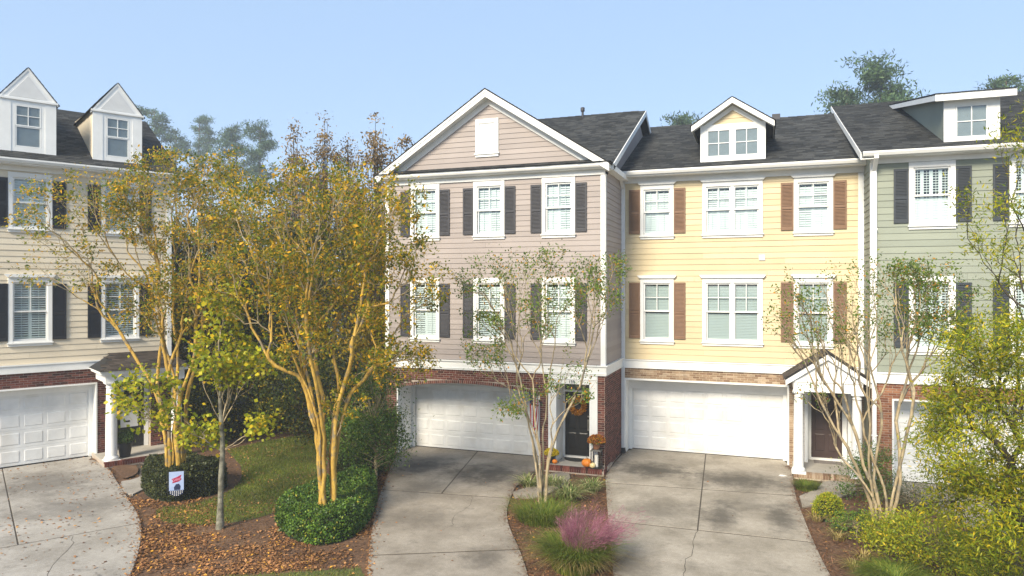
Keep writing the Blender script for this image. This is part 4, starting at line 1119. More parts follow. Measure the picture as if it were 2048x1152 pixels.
for k in range(32):
    z = 3.2 + k * 0.185
    o = bpy.data.objects.new('siding_board', [x for x in sw.children if x.name.startswith('siding_board')][0].data)
    o.location = (0, 1.5, z); o.rotation_euler = (0, 0, R(-90)); o.scale = (1.4, 1, 1); put(o, sd)
mb = MB(); mb.box(-0.03, 0.14, -0.04, 0.10, 3.19, 9.1); mb.build('corner_board', M['white'], gr, bevel=0.004)
mb = MB(); mb.box(-0.05, W, -0.06, 0.0, 2.88, 3.15); mb.box(-0.05, W, -0.09, 0, 3.15, 3.19); mb.build('belt_course', M['white'], gr)
mb = MB(); mb.box(-0.02, W, -0.05, 0, 9.06, 9.24); mb.build('frieze_board', M['white'], gr)
EY = -0.45
mb = MB(); mb.box(-0.28, W, EY + 0.02, 0.0, 9.20, 9.22); mb.box(-0.28, W, EY, EY + 0.02, 9.20, 9.34); mb.build('soffit', M['white'], gr)
gutter(gr, -0.28, W, EY - 0.115, 9.34)
downspout(gr, 0.06, -0.04, EY - 0.05, 9.26)
GS, GYR = 0.385, 8.6
gzf = lambda y: 9.33 + GS * (y - EY)
mb = MB()
roof_slab(mb, [(-0.30, EY - 0.03, gzf(EY - 0.03)), (W, EY - 0.03, gzf(EY - 0.03)), (W, GYR, gzf(GYR)), (-0.30, GYR, gzf(GYR))], 0.05)
roof_slab(mb, [(-0.30, GYR, gzf(GYR)), (W, GYR, gzf(GYR)), (W, GYR + 6, gzf(GYR) - 2.4), (-0.30, GYR + 6, gzf(GYR) - 2.4)], 0.05)
rf = mb.build('roof', M['felt'], gr)
shingle_sheet(rf, (-0.31, EY - 0.03, gzf(EY - 0.03) + 0.002), (1, 0, 0), (0, 1, GS), W + 0.31, (GYR - EY) * math.hypot(1, GS), M['shingle'], seed=24)
mb = MB(); mb.add([(0, 0, 9.1), (0, GYR, 9.1), (0, GYR, gzf(GYR) - 0.06), (0, 0, gzf(0) - 0.06)], [(0, 1, 2, 3)]); mb.build('side_gable', M['green'], gr)
mb = MB(); x = -0.33
mb.hexa([(x, EY, gzf(EY) - 0.20), (x + 0.028, EY, gzf(EY) - 0.20), (x + 0.028, GYR, gzf(GYR) - 0.20), (x, GYR, gzf(GYR) - 0.20), (x, EY, gzf(EY) + 0.0), (x + 0.028, EY, gzf(EY) + 0.0), (x + 0.028, GYR, gzf(GYR) + 0.0), (x, GYR, gzf(GYR) + 0.0)])
mb.build('rake_board', M['white'], gr)
mb = MB(); mb.hexa([(-0.30, EY, gzf(EY) - 0.19), (0, EY, gzf(EY) - 0.19), (0, GYR, gzf(GYR) - 0.19), (-0.30, GYR, gzf(GYR) - 0.19), (-0.30, EY, gzf(EY) - 0.17), (0, EY, gzf(EY) - 0.17), (0, GYR, gzf(GYR) - 0.17), (-0.30, GYR, gzf(GYR) - 0.17)]); mb.build('rake_soffit', M['white'], gr)
# shed dormer
dx0, dx1, dy = t(4.75), t(6.06), 0.3
dz0, dz1, DS = 9.60, 10.80, 0.205
mb = MB()
for x in (dx0, dx1): mb.add([(x, dy, dz0 - 0.1), (x, 8.1, gzf(8.1) - 0.05), (x, 8.1, dz1 + DS * (8.1 - dy)), (x, dy, dz1)], [(0, 1, 2, 3)])
mb.add([(dx0, dy, dz0 - 0.1), (dx1, dy, dz0 - 0.1), (dx1, dy, dz1), (dx0, dy, dz1)], [(0, 1, 2, 3)])
d = mb.build('dormer', M['green'], gr)
mb = MB(); a, b = t(5.02), t(5.79)
mb.box(dx0 - 0.01, a, dy - 0.04, dy, dz0 - 0.02, dz1 - 0.02); mb.box(b, dx1 + 0.01, dy - 0.04, dy, dz0 - 0.02, dz1 - 0.02); mb.box(a, b, dy - 0.04, dy, dz0 - 0.02, 9.70); mb.box(a, b, dy - 0.04, dy, 10.60, dz1 - 0.02); mb.build('dormer_trim', M['white'], d)
lite_window(d, a + 0.005, b - 0.005, 9.705, 10.595, dy - 0.02)
mb = MB(); f0 = dy - 0.3; rx0, rx1 = dx0 - 0.27, dx1 + 0.32
dzr = lambda y: dz1 + 0.10 + DS * (y - f0)
roof_slab(mb, [(rx0, f0, dzr(f0)), (rx1, f0, dzr(f0)), (rx1, 8.3, dzr(8.3)), (rx0, 8.3, dzr(8.3))], 0.03); mb.build('dormer_roof', M['felt'], d)
shingle_sheet(d, (rx0 - 0.01, f0 - 0.02, dzr(f0) + 0.002), (1, 0, 0), (0, 1, DS), rx1 - rx0 + 0.02, 8.4, M['shingle'], seed=44, name='dormer_shingles')
mb = MB()
mb.box(rx0, rx1, f0 - 0.02, f0 + 0.01, dzr(f0) - 0.20, dzr(f0) - 0.008)
mb.hexa([(rx0, f0 + 0.01, dzr(f0) - 0.18), (rx0 + 0.03, f0 + 0.01, dzr(f0) - 0.18), (rx0 + 0.03, 8.2, dzr(8.2) - 0.18), (rx0, 8.2, dzr(8.2) - 0.18), (rx0, f0 + 0.01, dzr(f0) - 0.032), (rx0 + 0.03, f0 + 0.01, dzr(f0) - 0.032), (rx0 + 0.03, 8.2, dzr(8.2) - 0.032), (rx0, 8.2, dzr(8.2) - 0.032)])
mb.hexa([(rx0 + 0.03, f0 + 0.01, dzr(f0) - 0.16), (rx1, f0 + 0.01, dzr(f0) - 0.16), (rx1, 8.2, dzr(8.2) - 0.16), (rx0 + 0.03, 8.2, dzr(8.2) - 0.16), (rx0 + 0.03, f0 + 0.01, dzr(f0) - 0.14), (rx1, f0 + 0.01, dzr(f0) - 0.14), (rx1, 8.2, dzr(8.2) - 0.14), (rx0 + 0.03, 8.2, dzr(8.2) - 0.14)])
mb.build('dormer_fascia', M['white'], d)
# ground floor
OX0, OX1 = t(3.30) + 0.12, t(8.75)
mb = MB(); mb.box(0, OX0, 0, 0.6, -0.06, 2.88); mb.box(OX0, OX1, 0, 0.3, 2.40, 2.88); mb.box(OX1, W, 0, 0.6, -0.06, 2.88); bw = mb.build('brick_wall', M['mortar'], gr)
lay_bricks(bw, brick_list(0, OX0, 0, 2.40, FRONT, 0) + brick_list(0, t(6.6), 2.40, 2.875, FRONT, 0), M['orangebrick'])
mb = MB(); mb.box(OX0, OX0 + 0.05, -0.03, 0.6, 0, 2.4); mb.box(OX1 - 0.05, OX1, -0.03, 0.6, 0, 2.4); mb.box(OX0, OX1, -0.03, 0.6, 2.399, 2.45); mb.box(OX0 + 0.05, OX1 - 0.05, 0.54, 0.6, 2.10, 2.4); mb.box(OX0 + 0.05, OX0 + 0.2, 0.54, 0.595, 0, 2.1)
mb.build('garage_surround', M['white'], gr)
garage_door(gr, OX0 + 0.18, OX1 - 0.1, 0.595, 0.02, 2.11)

# ================================================================ CREAM TOWNHOUSE (turned, at the left)
le = empty('townhouse', (-20.556, 16.842, 0), R(61), 'cream townhouse with black shutters, two steep white dormers and brick garage', 'townhouse')
LX0, W = -6.2, 2.38
house_core(le, LX0 + 0.2, W - 0.2, 1.2, 9, 9.0)
c1, c2 = (-2.23, -1.09), (0.25, 1.39)
c0 = (-4.7, -3.56)
wins = [(*q, 7.28, 9.10) for q in (c0, c1, c2)] + [(*q, 3.78, 5.88) for q in (c0, c1, c2)]
sw = wall_core('siding_wall', le, FRONT, LX0, W, 3.1, 9.3, M['cream'], [open_of(*q) for q in wins])
boards(sw, FRONT, 0, LX0, W - 0.1, 3.20, 9.15, 0.185, M['cream'], [cut_of(*q) for q in wins])
for i, q in enumerate(wins):
    window(le, *q, crown=i > 2, style='louvre' if i < 3 else 'open', seed=50 + i, side=0.12)
    shutters(le, q[0], q[1], q[2] + 0.15, q[3] - 0.19, M['shutblack'], wd=0.37)
mb = MB(); mb.box(LX0 + 0.1, W - 0.1, 0.55, 0.6, 3.0, 9.1); mb.build('room_dark_sheet', M['dark'], le)  # room shade put into a dark sheet behind the front
LWR = W
SIDE_RR = lambda a, o, z: (LWR + o, a, z)
sd = wall_core('side_wall', le, SIDE_RR, 0.0, 9.0, 0.0, 9.3, M['cream'])
mb = MB(); mb.box(W - 0.12, W + 0.03, -0.04, 0.12, 3.19, 9.2); mb.build('corner_board', M['white'], le, bevel=0.004)
mb = MB(); mb.box(LX0, W + 0.05, -0.06, 0.0, 2.93, 3.16); mb.box(LX0, W + 0.05, -0.09, 0, 3.16, 3.195); mb.build('belt_course', M['white'], le)
mb = MB(); mb.box(LX0, W + 0.02, -0.05, 0, 9.15, 9.30); mb.build('frieze_board', M['white'], le)
EY = -0.42
mb = MB(); mb.box(LX0, W + 0.25, EY + 0.02, 0.0, 9.30, 9.32); mb.box(LX0, W + 0.25, EY, EY + 0.02, 9.30, 9.46); mb.build('soffit', M['white'], le)
gutter(le, LX0, W + 0.25, EY - 0.115, 9.46)
LS, LYR = 0.57, 4.35
lz = lambda y: 9.43 + LS * (y - EY)
mb = MB()
roof_slab(mb, [(LX0, EY - 0.03, lz(EY - 0.03)), (W + 0.28, EY - 0.03, lz(EY - 0.03)), (W + 0.28, LYR, lz(LYR)), (LX0, LYR, lz(LYR))], 0.06)
roof_slab(mb, [(LX0, LYR, lz(LYR)), (W + 0.28, LYR, lz(LYR)), (W + 0.28, LYR + 5, lz(LYR) - 2.85), (LX0, LYR + 5, lz(LYR) - 2.85)], 0.06)
rf = mb.build('roof', M['felt'], le)
shingle_sheet(rf, (LX0, EY - 0.03, lz(EY - 0.03) + 0.002), (1, 0, 0), (0, 1, LS), W + 0.28 - LX0, (LYR - EY) * math.hypot(1, LS), M['shingle'], seed=34)
mb = MB(); mb.add([(W, 0, 9.3), (W, 9, 9.3), (W, LYR, lz(LYR) - 0.08), (W, 0, lz(0) - 0.08)], [(0, 1, 2, 3)]); mb.build('side_gable', M['cream'], le)
for (xa, xb) in ((-2.42, -0.97), (0.06, 1.51)):
    y0 = 0.2; c = (xa + xb) / 2
    d, c, hw_, sl2 = gabled_dormer(le, xa, xb, y0, 9.72, 11.38, 12.42, M['cream'], None, LS, over=0.07, front_over=0.06, back=3.4, rake=0.07, seed=70)
    mb = MB()
    mb.box(xa - 0.01, xb + 0.01, y0 - 0.04, y0, 9.68, 9.92); mb.box(xa - 0.01, c - 0.34, y0 - 0.04, y0, 9.92, 11.22); mb.box(c + 0.34, xb + 0.01, y0 - 0.04, y0, 9.92, 11.22); mb.box(xa - 0.01, xb + 0.01, y0 - 0.04, y0, 11.22, 11.36)
    mb.box(xa - 0.01, c - 0.34 - 0.1, y0 - 0.052, y0 - 0.04, 9.70, 11.30); mb.box(c + 0.34 + 0.1, xb + 0.01, y0 - 0.052, y0 - 0.04, 9.70, 11.30)
    mb.build('dormer_trim', M['white'], d)
    mb = MB(); mb.box(xa - 0.06, xb + 0.06, y0 - 0.09, y0, 11.36, 11.42); mb.prism([(xa - 0.02, 11.42), (xb + 0.02, 11.42), (c, 12.36)], lambda a, b, tt: (a, tt, b), y0 - 0.045, y0 - 0.005); mb.build('pediment', M['white'], d)
    mb = MB(); mb.prism([(xa + 0.22, 11.47), (xb - 0.22, 11.47), (c, 12.14)], lambda a, b, tt: (a, tt, b), y0 - 0.055, y0 - 0.045); mb.build('pediment_field', M['frosted'], d)
    lite_window(d, c - 0.335, c + 0.335, 10.57, 11.215, y0 - 0.015)
    lite_window(d, c - 0.335, c + 0.335, 9.925, 10.57, y0 - 0.005, 1, 1)
# ground floor
OX0, OX1, PXR = -5.05, 0.15, 0.52
mb = MB(); mb.box(LX0, OX0, 0, 0.5, -0.06, 2.93); mb.box(OX0, OX1, 0, 0.3, 2.42, 2.93); mb.box(OX1, PXR, 0, 0.5, -0.06, 2.93); mb.box(PXR, W, 0.0, 0.3, 2.5, 2.93); mb.box(1.75, W, 0.0, 0.3, -0.06, 2.5)
bw = mb.build('brick_wall', M['mortar'], le)
lst = brick_list(OX1, PXR, 0, 2.42, FRONT, 0) + brick_list(-2.9, PXR, 2.42, 2.92, FRONT, 0) + brick_list(1.75, W, 0, 2.5, FRONT, 0) + brick_list(PXR, W, 2.5, 2.92, FRONT, 0)
lay_bricks(bw, lst, M['redbrick'])
mb = MB(); mb.box(OX0, OX0 + 0.05, -0.03, 0.5, 0, 2.42); mb.box(OX1 - 0.05, OX1, -0.03, 0.5, 0, 2.42); mb.box(OX0, OX1, -0.03, 0.5, 2.419, 2.47); mb.box(OX0 + 0.05, OX1 - 0.05, 0.40, 0.46, 2.20, 2.42); mb.box(OX1 - 0.17, OX1 - 0.05, 0.40, 0.46, 0, 2.20)
mb.build('garage_surround', M['white'], le)
garage_door(le, -4.88, 0.0, 0.452, 0.02, 2.22)
# porch with low hipped roof
PXa, PXb, PYf = 0.02, 2.5, -1.55
mb = MB(); mb.box(PXa + 0.08, PXb - 0.08, PYf + 0.08, -0.062, 2.60, 2.86); pc = mb.build('porch_entablature', M['white'], le)
mb = MB(); mb.box(PXa - 0.06, PXb + 0.06, PYf - 0.06, -0.062, 2.86, 2.93); mb.box(PXa - 0.10, PXb + 0.10, PYf - 0.10, -0.062, 2.93, 2.975); mb.build('porch_cornice', M['white'], pc)
mb = MB(); e = 0.12
A, B, C_, D_ = (PXa - e, PYf - e, 2.98), (PXb + e, PYf - e, 2.98), (PXb - 0.55, -0.01, 3.40), (PXa + 0.55, -0.01, 3.40)
mb.add([A, B, C_, D_, (PXa - e, -0.01, 2.98), (PXb + e, -0.01, 2.98)], [(0, 1, 2, 3), (0, 3, 4), (1, 5, 2), (0, 4, 5, 1)])
prf = mb.build('porch_roof', M['felt'], le)
L_ = math.hypot(1.66, 0.42)
shingle_sheet(prf, (PXa - e, PYf - e, 2.983), (1, 0, 0), (0, 1.66, 0.42), PXb - PXa + 2 * e, L_, M['shinglebrown'], inside=lambda a, s: 0.67 * s / L_ < a < (PXb - PXa + 2 * e) - 0.67 * s / L_, seed=80)
column(le, 0.30, PYf + 0.26, 0.10, 2.60, 0.165)
column(le, PXb - 0.28, PYf + 0.26, 0.10, 2.60, 0.165)
mb = MB(); mb.box(0.62, 1.75, 0.28, 0.34, 0.15, 2.5); mb.build('entry_wall', M['white'], le)
mb = MB(); mb.box(0.64, 0.78, 0.22, 0.28, 0.15, 2.4); mb.box(1.60, 1.74, 0.22, 0.28, 0.15, 2.4); mb.box(0.64, 1.74, 0.22, 0.28, 2.4, 2.5); mb.build('entry_surround', M['white'], le)
fd = door_leaf(le, 0.78, 1.60, 0.24, 0.17, 2.38, M['blackdoor'], panels=((0.13, 0.87, 0.06, 0.30),), handle=1)
mb = MB(); mb.box(0.88, 1.42, 0.215, 0.238, 0.85, 2.22); mb.build('door_lite', M['frosted'], fd)
mb = MB(); mb.box(0.98, 1.16, 0.205, 0.214, 1.02, 1.07); mb.build('mail_slot', M['black'], fd)
mb = MB(); mb.box(1.64, 1.70, 0.20, 0.22, 1.35, 1.45); mb.build('door_bell', M['black'], le)
mb = MB(); mb.box(PXa + 0.03, PXb, PYf - 0.02, 0.3, -0.05, 0.10); st_ = mb.build('stoop', M['mortar'], le)
mb = MB(); mb.box(PXa + 0.04, PXb - 0.01, PYf + 0.11, 0.28, 0.101, 0.15); mb.build('porch_floor', M['conc_step'], st_)
mb = MB()
for i in range(33): x = PXa + 0.03 + i * 0.0715; mb.box(x + 0.004, x + 0.0675, PYf - 0.03, PYf + 0.10, 0.0, 0.152)
mb.build('brick_edge', M['redbrick'], st_, kind='stuff')
# ================================================================ VEGETATION
CAMR = np.array((math.cos(PSI), math.sin(PSI), 0.0)); CAMF = np.array((-math.sin(PSI), math.cos(PSI), 0.0))
def spot(px, py, depth):
    """point of the place at a given depth in front of the viewpoint (layout helper, photograph pixels)"""
    return CAMR * ((px - 1024) / 1400 * depth) + CAMF * depth + np.array((0, 0, 5.6 - (py - 573) / 1400 * depth))

LF = {}
LF['crape'] = piece_mat('crape_leaf', [(0, (0.075, 0.13, 0.012)), (0.30, (0.18, 0.225, 0.018)), (0.52, (0.36, 0.315, 0.018)), (0.74, (0.54, 0.375, 0.020)), (0.84, (0.66, 0.37, 0.02)), (0.91, (0.80, 0.42, 0.012)), (1, (0.82, 0.50, 0.012))], 0.55, 0, translucent=0.45, vary=0.35, vscale=0.8)
LF['crape_green'] = piece_mat('crape_leaf_green', [(0, (0.075, 0.14, 0.020)), (0.55, (0.15, 0.24, 0.03)), (0.88, (0.27, 0.29, 0.04)), (0.93, (0.60, 0.28, 0.03)), (1, (0.62, 0.30, 0.03))], 0.55, 0, translucent=0.4, vary=0.3, vscale=1.5)
LF['maple'] = piece_mat('maple_leaf', [(0, (0.17, 0.24, 0.016)), (0.45, (0.36, 0.40, 0.02)), (0.80, (0.60, 0.54, 0.022)), (0.93, (0.74, 0.56, 0.02)), (1, (0.76, 0.44, 0.02))], 0.5, 0, translucent=0.45, vary=0.3, vscale=1.1)
LF['box'] = piece_mat('boxwood_leaf', [(0, (0.035, 0.08, 0.012)), (0.6, (0.085, 0.165, 0.02)), (0.95, (0.17, 0.27, 0.035)), (1, (0.45, 0.38, 0.05))], 0.42, 0, translucent=0.2, vary=0.45, vscale=2.5)
LF['boxdark'] = piece_mat('dark_hedge_leaf', [(0, (0.022, 0.031, 0.010)), (0.6, (0.050, 0.066, 0.014)), (1, (0.114, 0.114, 0.034))], 0.42, 0, translucent=0.2, vary=0.45, vscale=2.5)
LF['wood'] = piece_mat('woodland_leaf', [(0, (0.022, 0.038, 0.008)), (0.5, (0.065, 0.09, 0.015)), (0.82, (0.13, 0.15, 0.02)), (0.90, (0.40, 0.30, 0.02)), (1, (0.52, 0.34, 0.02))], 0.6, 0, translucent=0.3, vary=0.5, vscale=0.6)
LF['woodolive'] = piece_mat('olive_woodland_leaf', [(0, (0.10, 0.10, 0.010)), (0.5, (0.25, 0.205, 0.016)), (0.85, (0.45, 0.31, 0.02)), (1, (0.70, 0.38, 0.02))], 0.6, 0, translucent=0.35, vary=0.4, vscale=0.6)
LF['brown'] = piece_mat('russet_leaf', [(0, (0.17, 0.115, 0.05)), (0.6, (0.32, 0.21, 0.08)), (1, (0.48, 0.31, 0.10))], 0.6, 0, translucent=0.3, vary=0.4, vscale=0.6)
LF['pine'] = piece_mat('pine_needle', [(0, (0.035, 0.075, 0.03)), (0.6, (0.07, 0.13, 0.05)), (1, (0.12, 0.19, 0.07))], 0.6, 0, translucent=0.2, vary=0.4, vscale=0.25)
LF['willow'] = piece_mat('narrow_leaf', [(0, (0.12, 0.19, 0.012)), (0.45, (0.29, 0.34, 0.016)), (0.85, (0.54, 0.49, 0.022)), (1, (0.74, 0.54, 0.02))], 0.5, 0, translucent=0.45, vary=0.4, vscale=1.3)
LF['lime'] = piece_mat('yellow_green_leaf', [(0, (0.14, 0.21, 0.016)), (0.5, (0.34, 0.40, 0.025)), (0.9, (0.62, 0.55, 0.035)), (1, (0.74, 0.52, 0.03))], 0.5, 0, translucent=0.4, vary=0.3, vscale=1.8)
LF['sage'] = piece_mat('grey_green_leaf', [(0, (0.049, 0.063, 0.025)), (0.6, (0.105, 0.123, 0.053)), (1, (0.196, 0.210, 0.105))], 0.6, 0, translucent=0.25, vary=0.4, vscale=2)
LF['blade'] = piece_mat('grass_blade', [(0, (0.065, 0.12, 0.012)), (0.6, (0.15, 0.21, 0.022)), (1, (0.32, 0.31, 0.06))], 0.6, 0, translucent=0.35, vary=0.35, vscale=2)
LF['straw'] = piece_mat('dry_blade', [(0, (0.192, 0.144, 0.042)), (0.6, (0.336, 0.252, 0.084)), (1, (0.504, 0.408, 0.180))], 0.7, 0, translucent=0.3, vary=0.3, vscale=2)
LF['varieg'] = piece_mat('variegated_blade', [(0, (0.10, 0.15, 0.03)), (0.45, (0.20, 0.26, 0.07)), (0.75, (0.42, 0.42, 0.18)), (1, (0.58, 0.54, 0.30))], 0.5, 0, translucent=0.35, vary=0.3, vscale=2)
LF['pink'] = piece_mat('pink_plume', [(0, (0.24, 0.07, 0.125)), (0.5, (0.35, 0.125, 0.185)), (1, (0.45, 0.24, 0.28))], 0.7, 0, translucent=0.3, vary=0.3, vscale=3)
LF['lawn'] = piece_mat('lawn_blade', [(0, (0.085, 0.135, 0.014)), (0.6, (0.18, 0.24, 0.028)), (1, (0.34, 0.33, 0.06))], 0.6, 0, translucent=0.3, vary=0.45, vscale=0.9)
LF['litter'] = piece_mat('fallen_leaf', [(0, (0.09, 0.042, 0.02)), (0.35, (0.22, 0.105, 0.045)), (0.75, (0.40, 0.19, 0.075)), (0.90, (0.52, 0.27, 0.11)), (1, (0.80, 0.40, 0.04))], 0.8, 0, translucent=0.15, vary=0.45, vscale=1.0)
LF['pinestraw'] = piece_mat('pine_straw', [(0, (0.078, 0.036, 0.019)), (0.6, (0.182, 0.086, 0.044)), (1, (0.325, 0.169, 0.091))], 0.8, 0, translucent=0.1, vary=0.4, vscale=1.5)
M['bark_gold'] = mat('golden_bark', (0.27, 0.155, 0.025), (0.62, 0.40, 0.075), 9, 0.75, 0.8, 30, stretch=(1, 1, 0.3), c3=(0.21, 0.165, 0.10), s3=5, c3w=(0.54, 0.62))
M['bark_tan'] = mat('tan_bark', (0.22, 0.16, 0.085), (0.50, 0.41, 0.26), 9, 0.8, 0.8, 30, stretch=(1, 1, 0.3), c3=(0.22, 0.19, 0.14), s3=5, c3w=(0.52, 0.62))
M['bark_twig'] = mat('brown_twig_bark', (0.27, 0.205, 0.11), (0.46, 0.37, 0.22), 5, 0.8)
M['bark_grey'] = mat('grey_lichen_bark', (0.10, 0.092, 0.065), (0.26, 0.25, 0.19), 7, 0.9, 0.8, 25, c3=(0.05, 0.045, 0.04), s3=4)
M['bark_dark'] = mat('dark_bark', (0.035, 0.028, 0.02), (0.085, 0.07, 0.05), 5, 0.9, 0.6, 15)
M['bark_pine'] = mat('pine_bark', (0.09, 0.06, 0.045), (0.17, 0.12, 0.09), 3, 0.9, 0.6, 10)
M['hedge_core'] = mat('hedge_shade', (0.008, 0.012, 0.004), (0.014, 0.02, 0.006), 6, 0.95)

def ell(rng, c, r, n, shell=0.5):
    """points in an ellipsoid with axes along view-right, depth and height"""
    u = unit(rng.normal(size=(n, 3))) * (rng.uniform(0, 1, (n, 1)) ** (1 / 3) * shell + (1 - shell) * rng.uniform(0.75, 1, (n, 1)))
    return np.asarray(c) + u[:, :1] * r[0] * CAMR + u[:, 1:2] * r[1] * CAMF + u[:, 2:3] * np.array((0, 0, r[2]))

def kmeans(rng, P, k, it=6):
    c = P[rng.choice(len(P), k, replace=False)]
    for _ in range(it):
        l = np.argmin(((P[:, None] - c[None]) ** 2).sum(-1), axis=1)
        for j in range(k):
            if (l == j).any(): c[j] = P[l == j].mean(0)
    return l

def curve(p, d0, q, d1, n):
    p, q = np.asarray(p), np.asarray(q); L = np.linalg.norm(q - p)
    t = np.linspace(0, 1, n)[:, None]
    return (2*t**3 - 3*t**2 + 1) * p + (t**3 - 2*t**2 + t) * d0 * L + (-2*t**3 + 3*t**2) * q + (t**3 - t**2) * d1 * L

def branch(mbs, rng, p, d, P, rt, ex, twigs, wob=0.06, r_in=None, tfrac=(0.28, 0.48)):
    n = len(P)
    r0 = r_in if r_in is not None else rt * n ** ex
    if n == 1:
        q = P[0]; dd = unit(q - p); d1 = unit(dd + rng.normal(size=3) * 0.25 + np.array((0, 0, 0.15)))
        c = curve(p, d, q, d1, 5)
        c[1:-1] += rng.normal(size=(3, 3)) * 0.02
        (mbs[1] if r0 < mbs[2] else mbs[0]).tube(c, np.linspace(min(r0, rt * 1.3), rt * 0.35, 5), 3, cap=False)
        twigs.append(c); return
    cen = P.mean(0)
    tf = rng.uniform(*tfrac)
    b = p + (cen - p) * tf + rng.normal(size=3) * wob * np.linalg.norm(cen - p)
    d1 = unit(unit(cen - p) * 0.7 + d * 0.4 + rng.normal(size=3) * 0.12)
    L = np.linalg.norm(b - p); m = 3 if L < 0.35 else (5 if L < 1.2 else 7)
    c = curve(p, d, b, d1, m)
    c[1:-1] += rng.normal(size=(m - 2, 3)) * min(0.012, L * 0.02)
    r1 = rt * n ** ex
    (mbs[1] if r0 < mbs[2] else mbs[0]).tube(c, np.linspace(r0, r1, m), 8 if r0 > 0.04 else (5 if r0 > 0.012 else 4), cap=False)
    if n == 2: lab = np.array([0, 1])
    else:
        lab = kmeans(rng, P, 2 if n < 6 or rng.random() < 0.75 else 3)
    ks = [k for k in np.unique(lab)]
    if len(ks) == 1: lab = np.arange(n) % 2; ks = [0, 1]
    for k in ks:
        S = P[lab == k]
        dk = unit(d1 * 0.75 + unit(S.mean(0) - b) * 0.6)
        branch(mbs, rng, b, dk, S, rt, ex, twigs, wob, min(r1, rt * len(S) ** ex * 1.15), tfrac)

def tree(name, label, base, tips, stems, fork, bark, leafmat, seed, rt=0.006, ex=0.5, leaves_per=40, lsize=(0.05, 0.09), aspect=0.5, spread=0.13, cat='tree', group=None, spread_base=0.10, lean=0.25, bark2=None, thin=0.016, leaf_tips=None, along=0.6, axis_mix=0.35, droop=0.2, flare=1.25, extra=None, base_r=None, leader=False):
    rng = np.random.default_rng(seed)
    base = np.asarray(base, float)
    root = empty(name, tuple(base), 0, label, cat, group)
    mb0, mb1 = MB(), MB(); mbs = (mb0, mb1, thin)
    tw = []
    T = np.asarray(tips) - base
    if leaf_tips is not None: flags = np.asarray(leaf_tips)
    multi = stems > 1 or leader
    lows = T[T[:, 2] < fork * 1.12] if multi else T[:0]
    T = T[T[:, 2] >= fork * 1.12] if multi else T
    lab = kmeans(rng, T, stems, 10) if stems > 1 else np.zeros(len(T), int)
    paths = []
    for k in range(stems):
        S = T[lab == k]
        if not len(S): continue
        cen = S.mean(0); hd = cen.copy(); hd[2] = 0
        hdn = hd / (np.linalg.norm(hd) + 1e-6)
        off = hdn * spread_base * rng.uniform(0.6, 1.2) if stems > 1 else np.zeros(3)
        fz = fork * rng.uniform(0.8, 1.25)
        b = off * 1.6 + hd * lean * (fz / max(cen[2], 0.5)) + np.array((0, 0, fz)) + rng.normal(size=3) * np.array((0.05, 0.05, 0.0))
        r0 = rt * len(S) ** ex
        d0 = unit(np.array((0, 0, 1.0)) + hdn * 0.12)
        d1 = unit(np.array((0, 0, 1.0)) + hdn * lean + rng.normal(size=3) * 0.08)
        c = curve(off, d0, b, d1, 8)
        c[1:-1] += rng.normal(size=(6, 3)) * np.array((0.018, 0.018, 0))
        rr = np.linspace(r0 * 1.25, r0, 8); rr = np.linspace(base_r, r0, 8) if base_r else rr; rr[0] *= flare; rr *= 1 + rng.normal(size=8) * 0.085
        c[0, 2] = -0.08
        mb0.tube(c, rr, 10, cap=False); paths.append(c)
        branch(mbs, rng, b, d1, S, rt, ex, tw, r_in=r0)
    if len(lows):
        k2 = max(2, len(lows) // 9); l2 = kmeans(rng, lows, min(k2, len(lows)), 8)
        for k in np.unique(l2):
            S = lows[l2 == k]; cen = S.mean(0)
            pc_ = min(paths, key=lambda c: np.min(np.linalg.norm((c - cen)[:, :2], axis=1)))
            i = int(np.argmin(np.abs(pc_[:, 2] - max(0.5, cen[2] * 0.62))))
            st = pc_[i]; branch(mbs, rng, st, unit(unit(cen - st) + np.array((0, 0, 0.35))), S, rt, ex, tw)
    mb0.build('trunk', bark, root, smooth=True)
    if mb1.v: mb1.build('twigs', bark2 or bark, root, smooth=True, kind='stuff')
    # leaves along the twigs
    P = []; A = []
    for c in tw:
        w_ = leaves_per if not callable(leaves_per) else leaves_per(c[-1] + base)
        m = rng.poisson(max(w_, 0))
        if m == 0: continue
        s = 1 - np.abs(rng.normal(size=m)) * along * 0.5; s = np.clip(s, 0.05, 1) * (len(c) - 1)
        i = np.minimum(s.astype(int), len(c) - 2); f_ = (s - i)[:, None]
        pos = c[i] * (1 - f_) + c[i + 1] * f_ + rng.normal(size=(m, 3)) * spread
        P.append(pos); A.append(np.repeat((c[-1] - c[-2])[None], m, 0))
    if P:
        P = np.concatenate(P); A = np.concatenate(A)
        leaves('crown', rng, P, lsize, leafmat, root, aspect, axis=A, axis_mix=axis_mix, droop=droop)
    if extra: extra(root, rng)
    return root

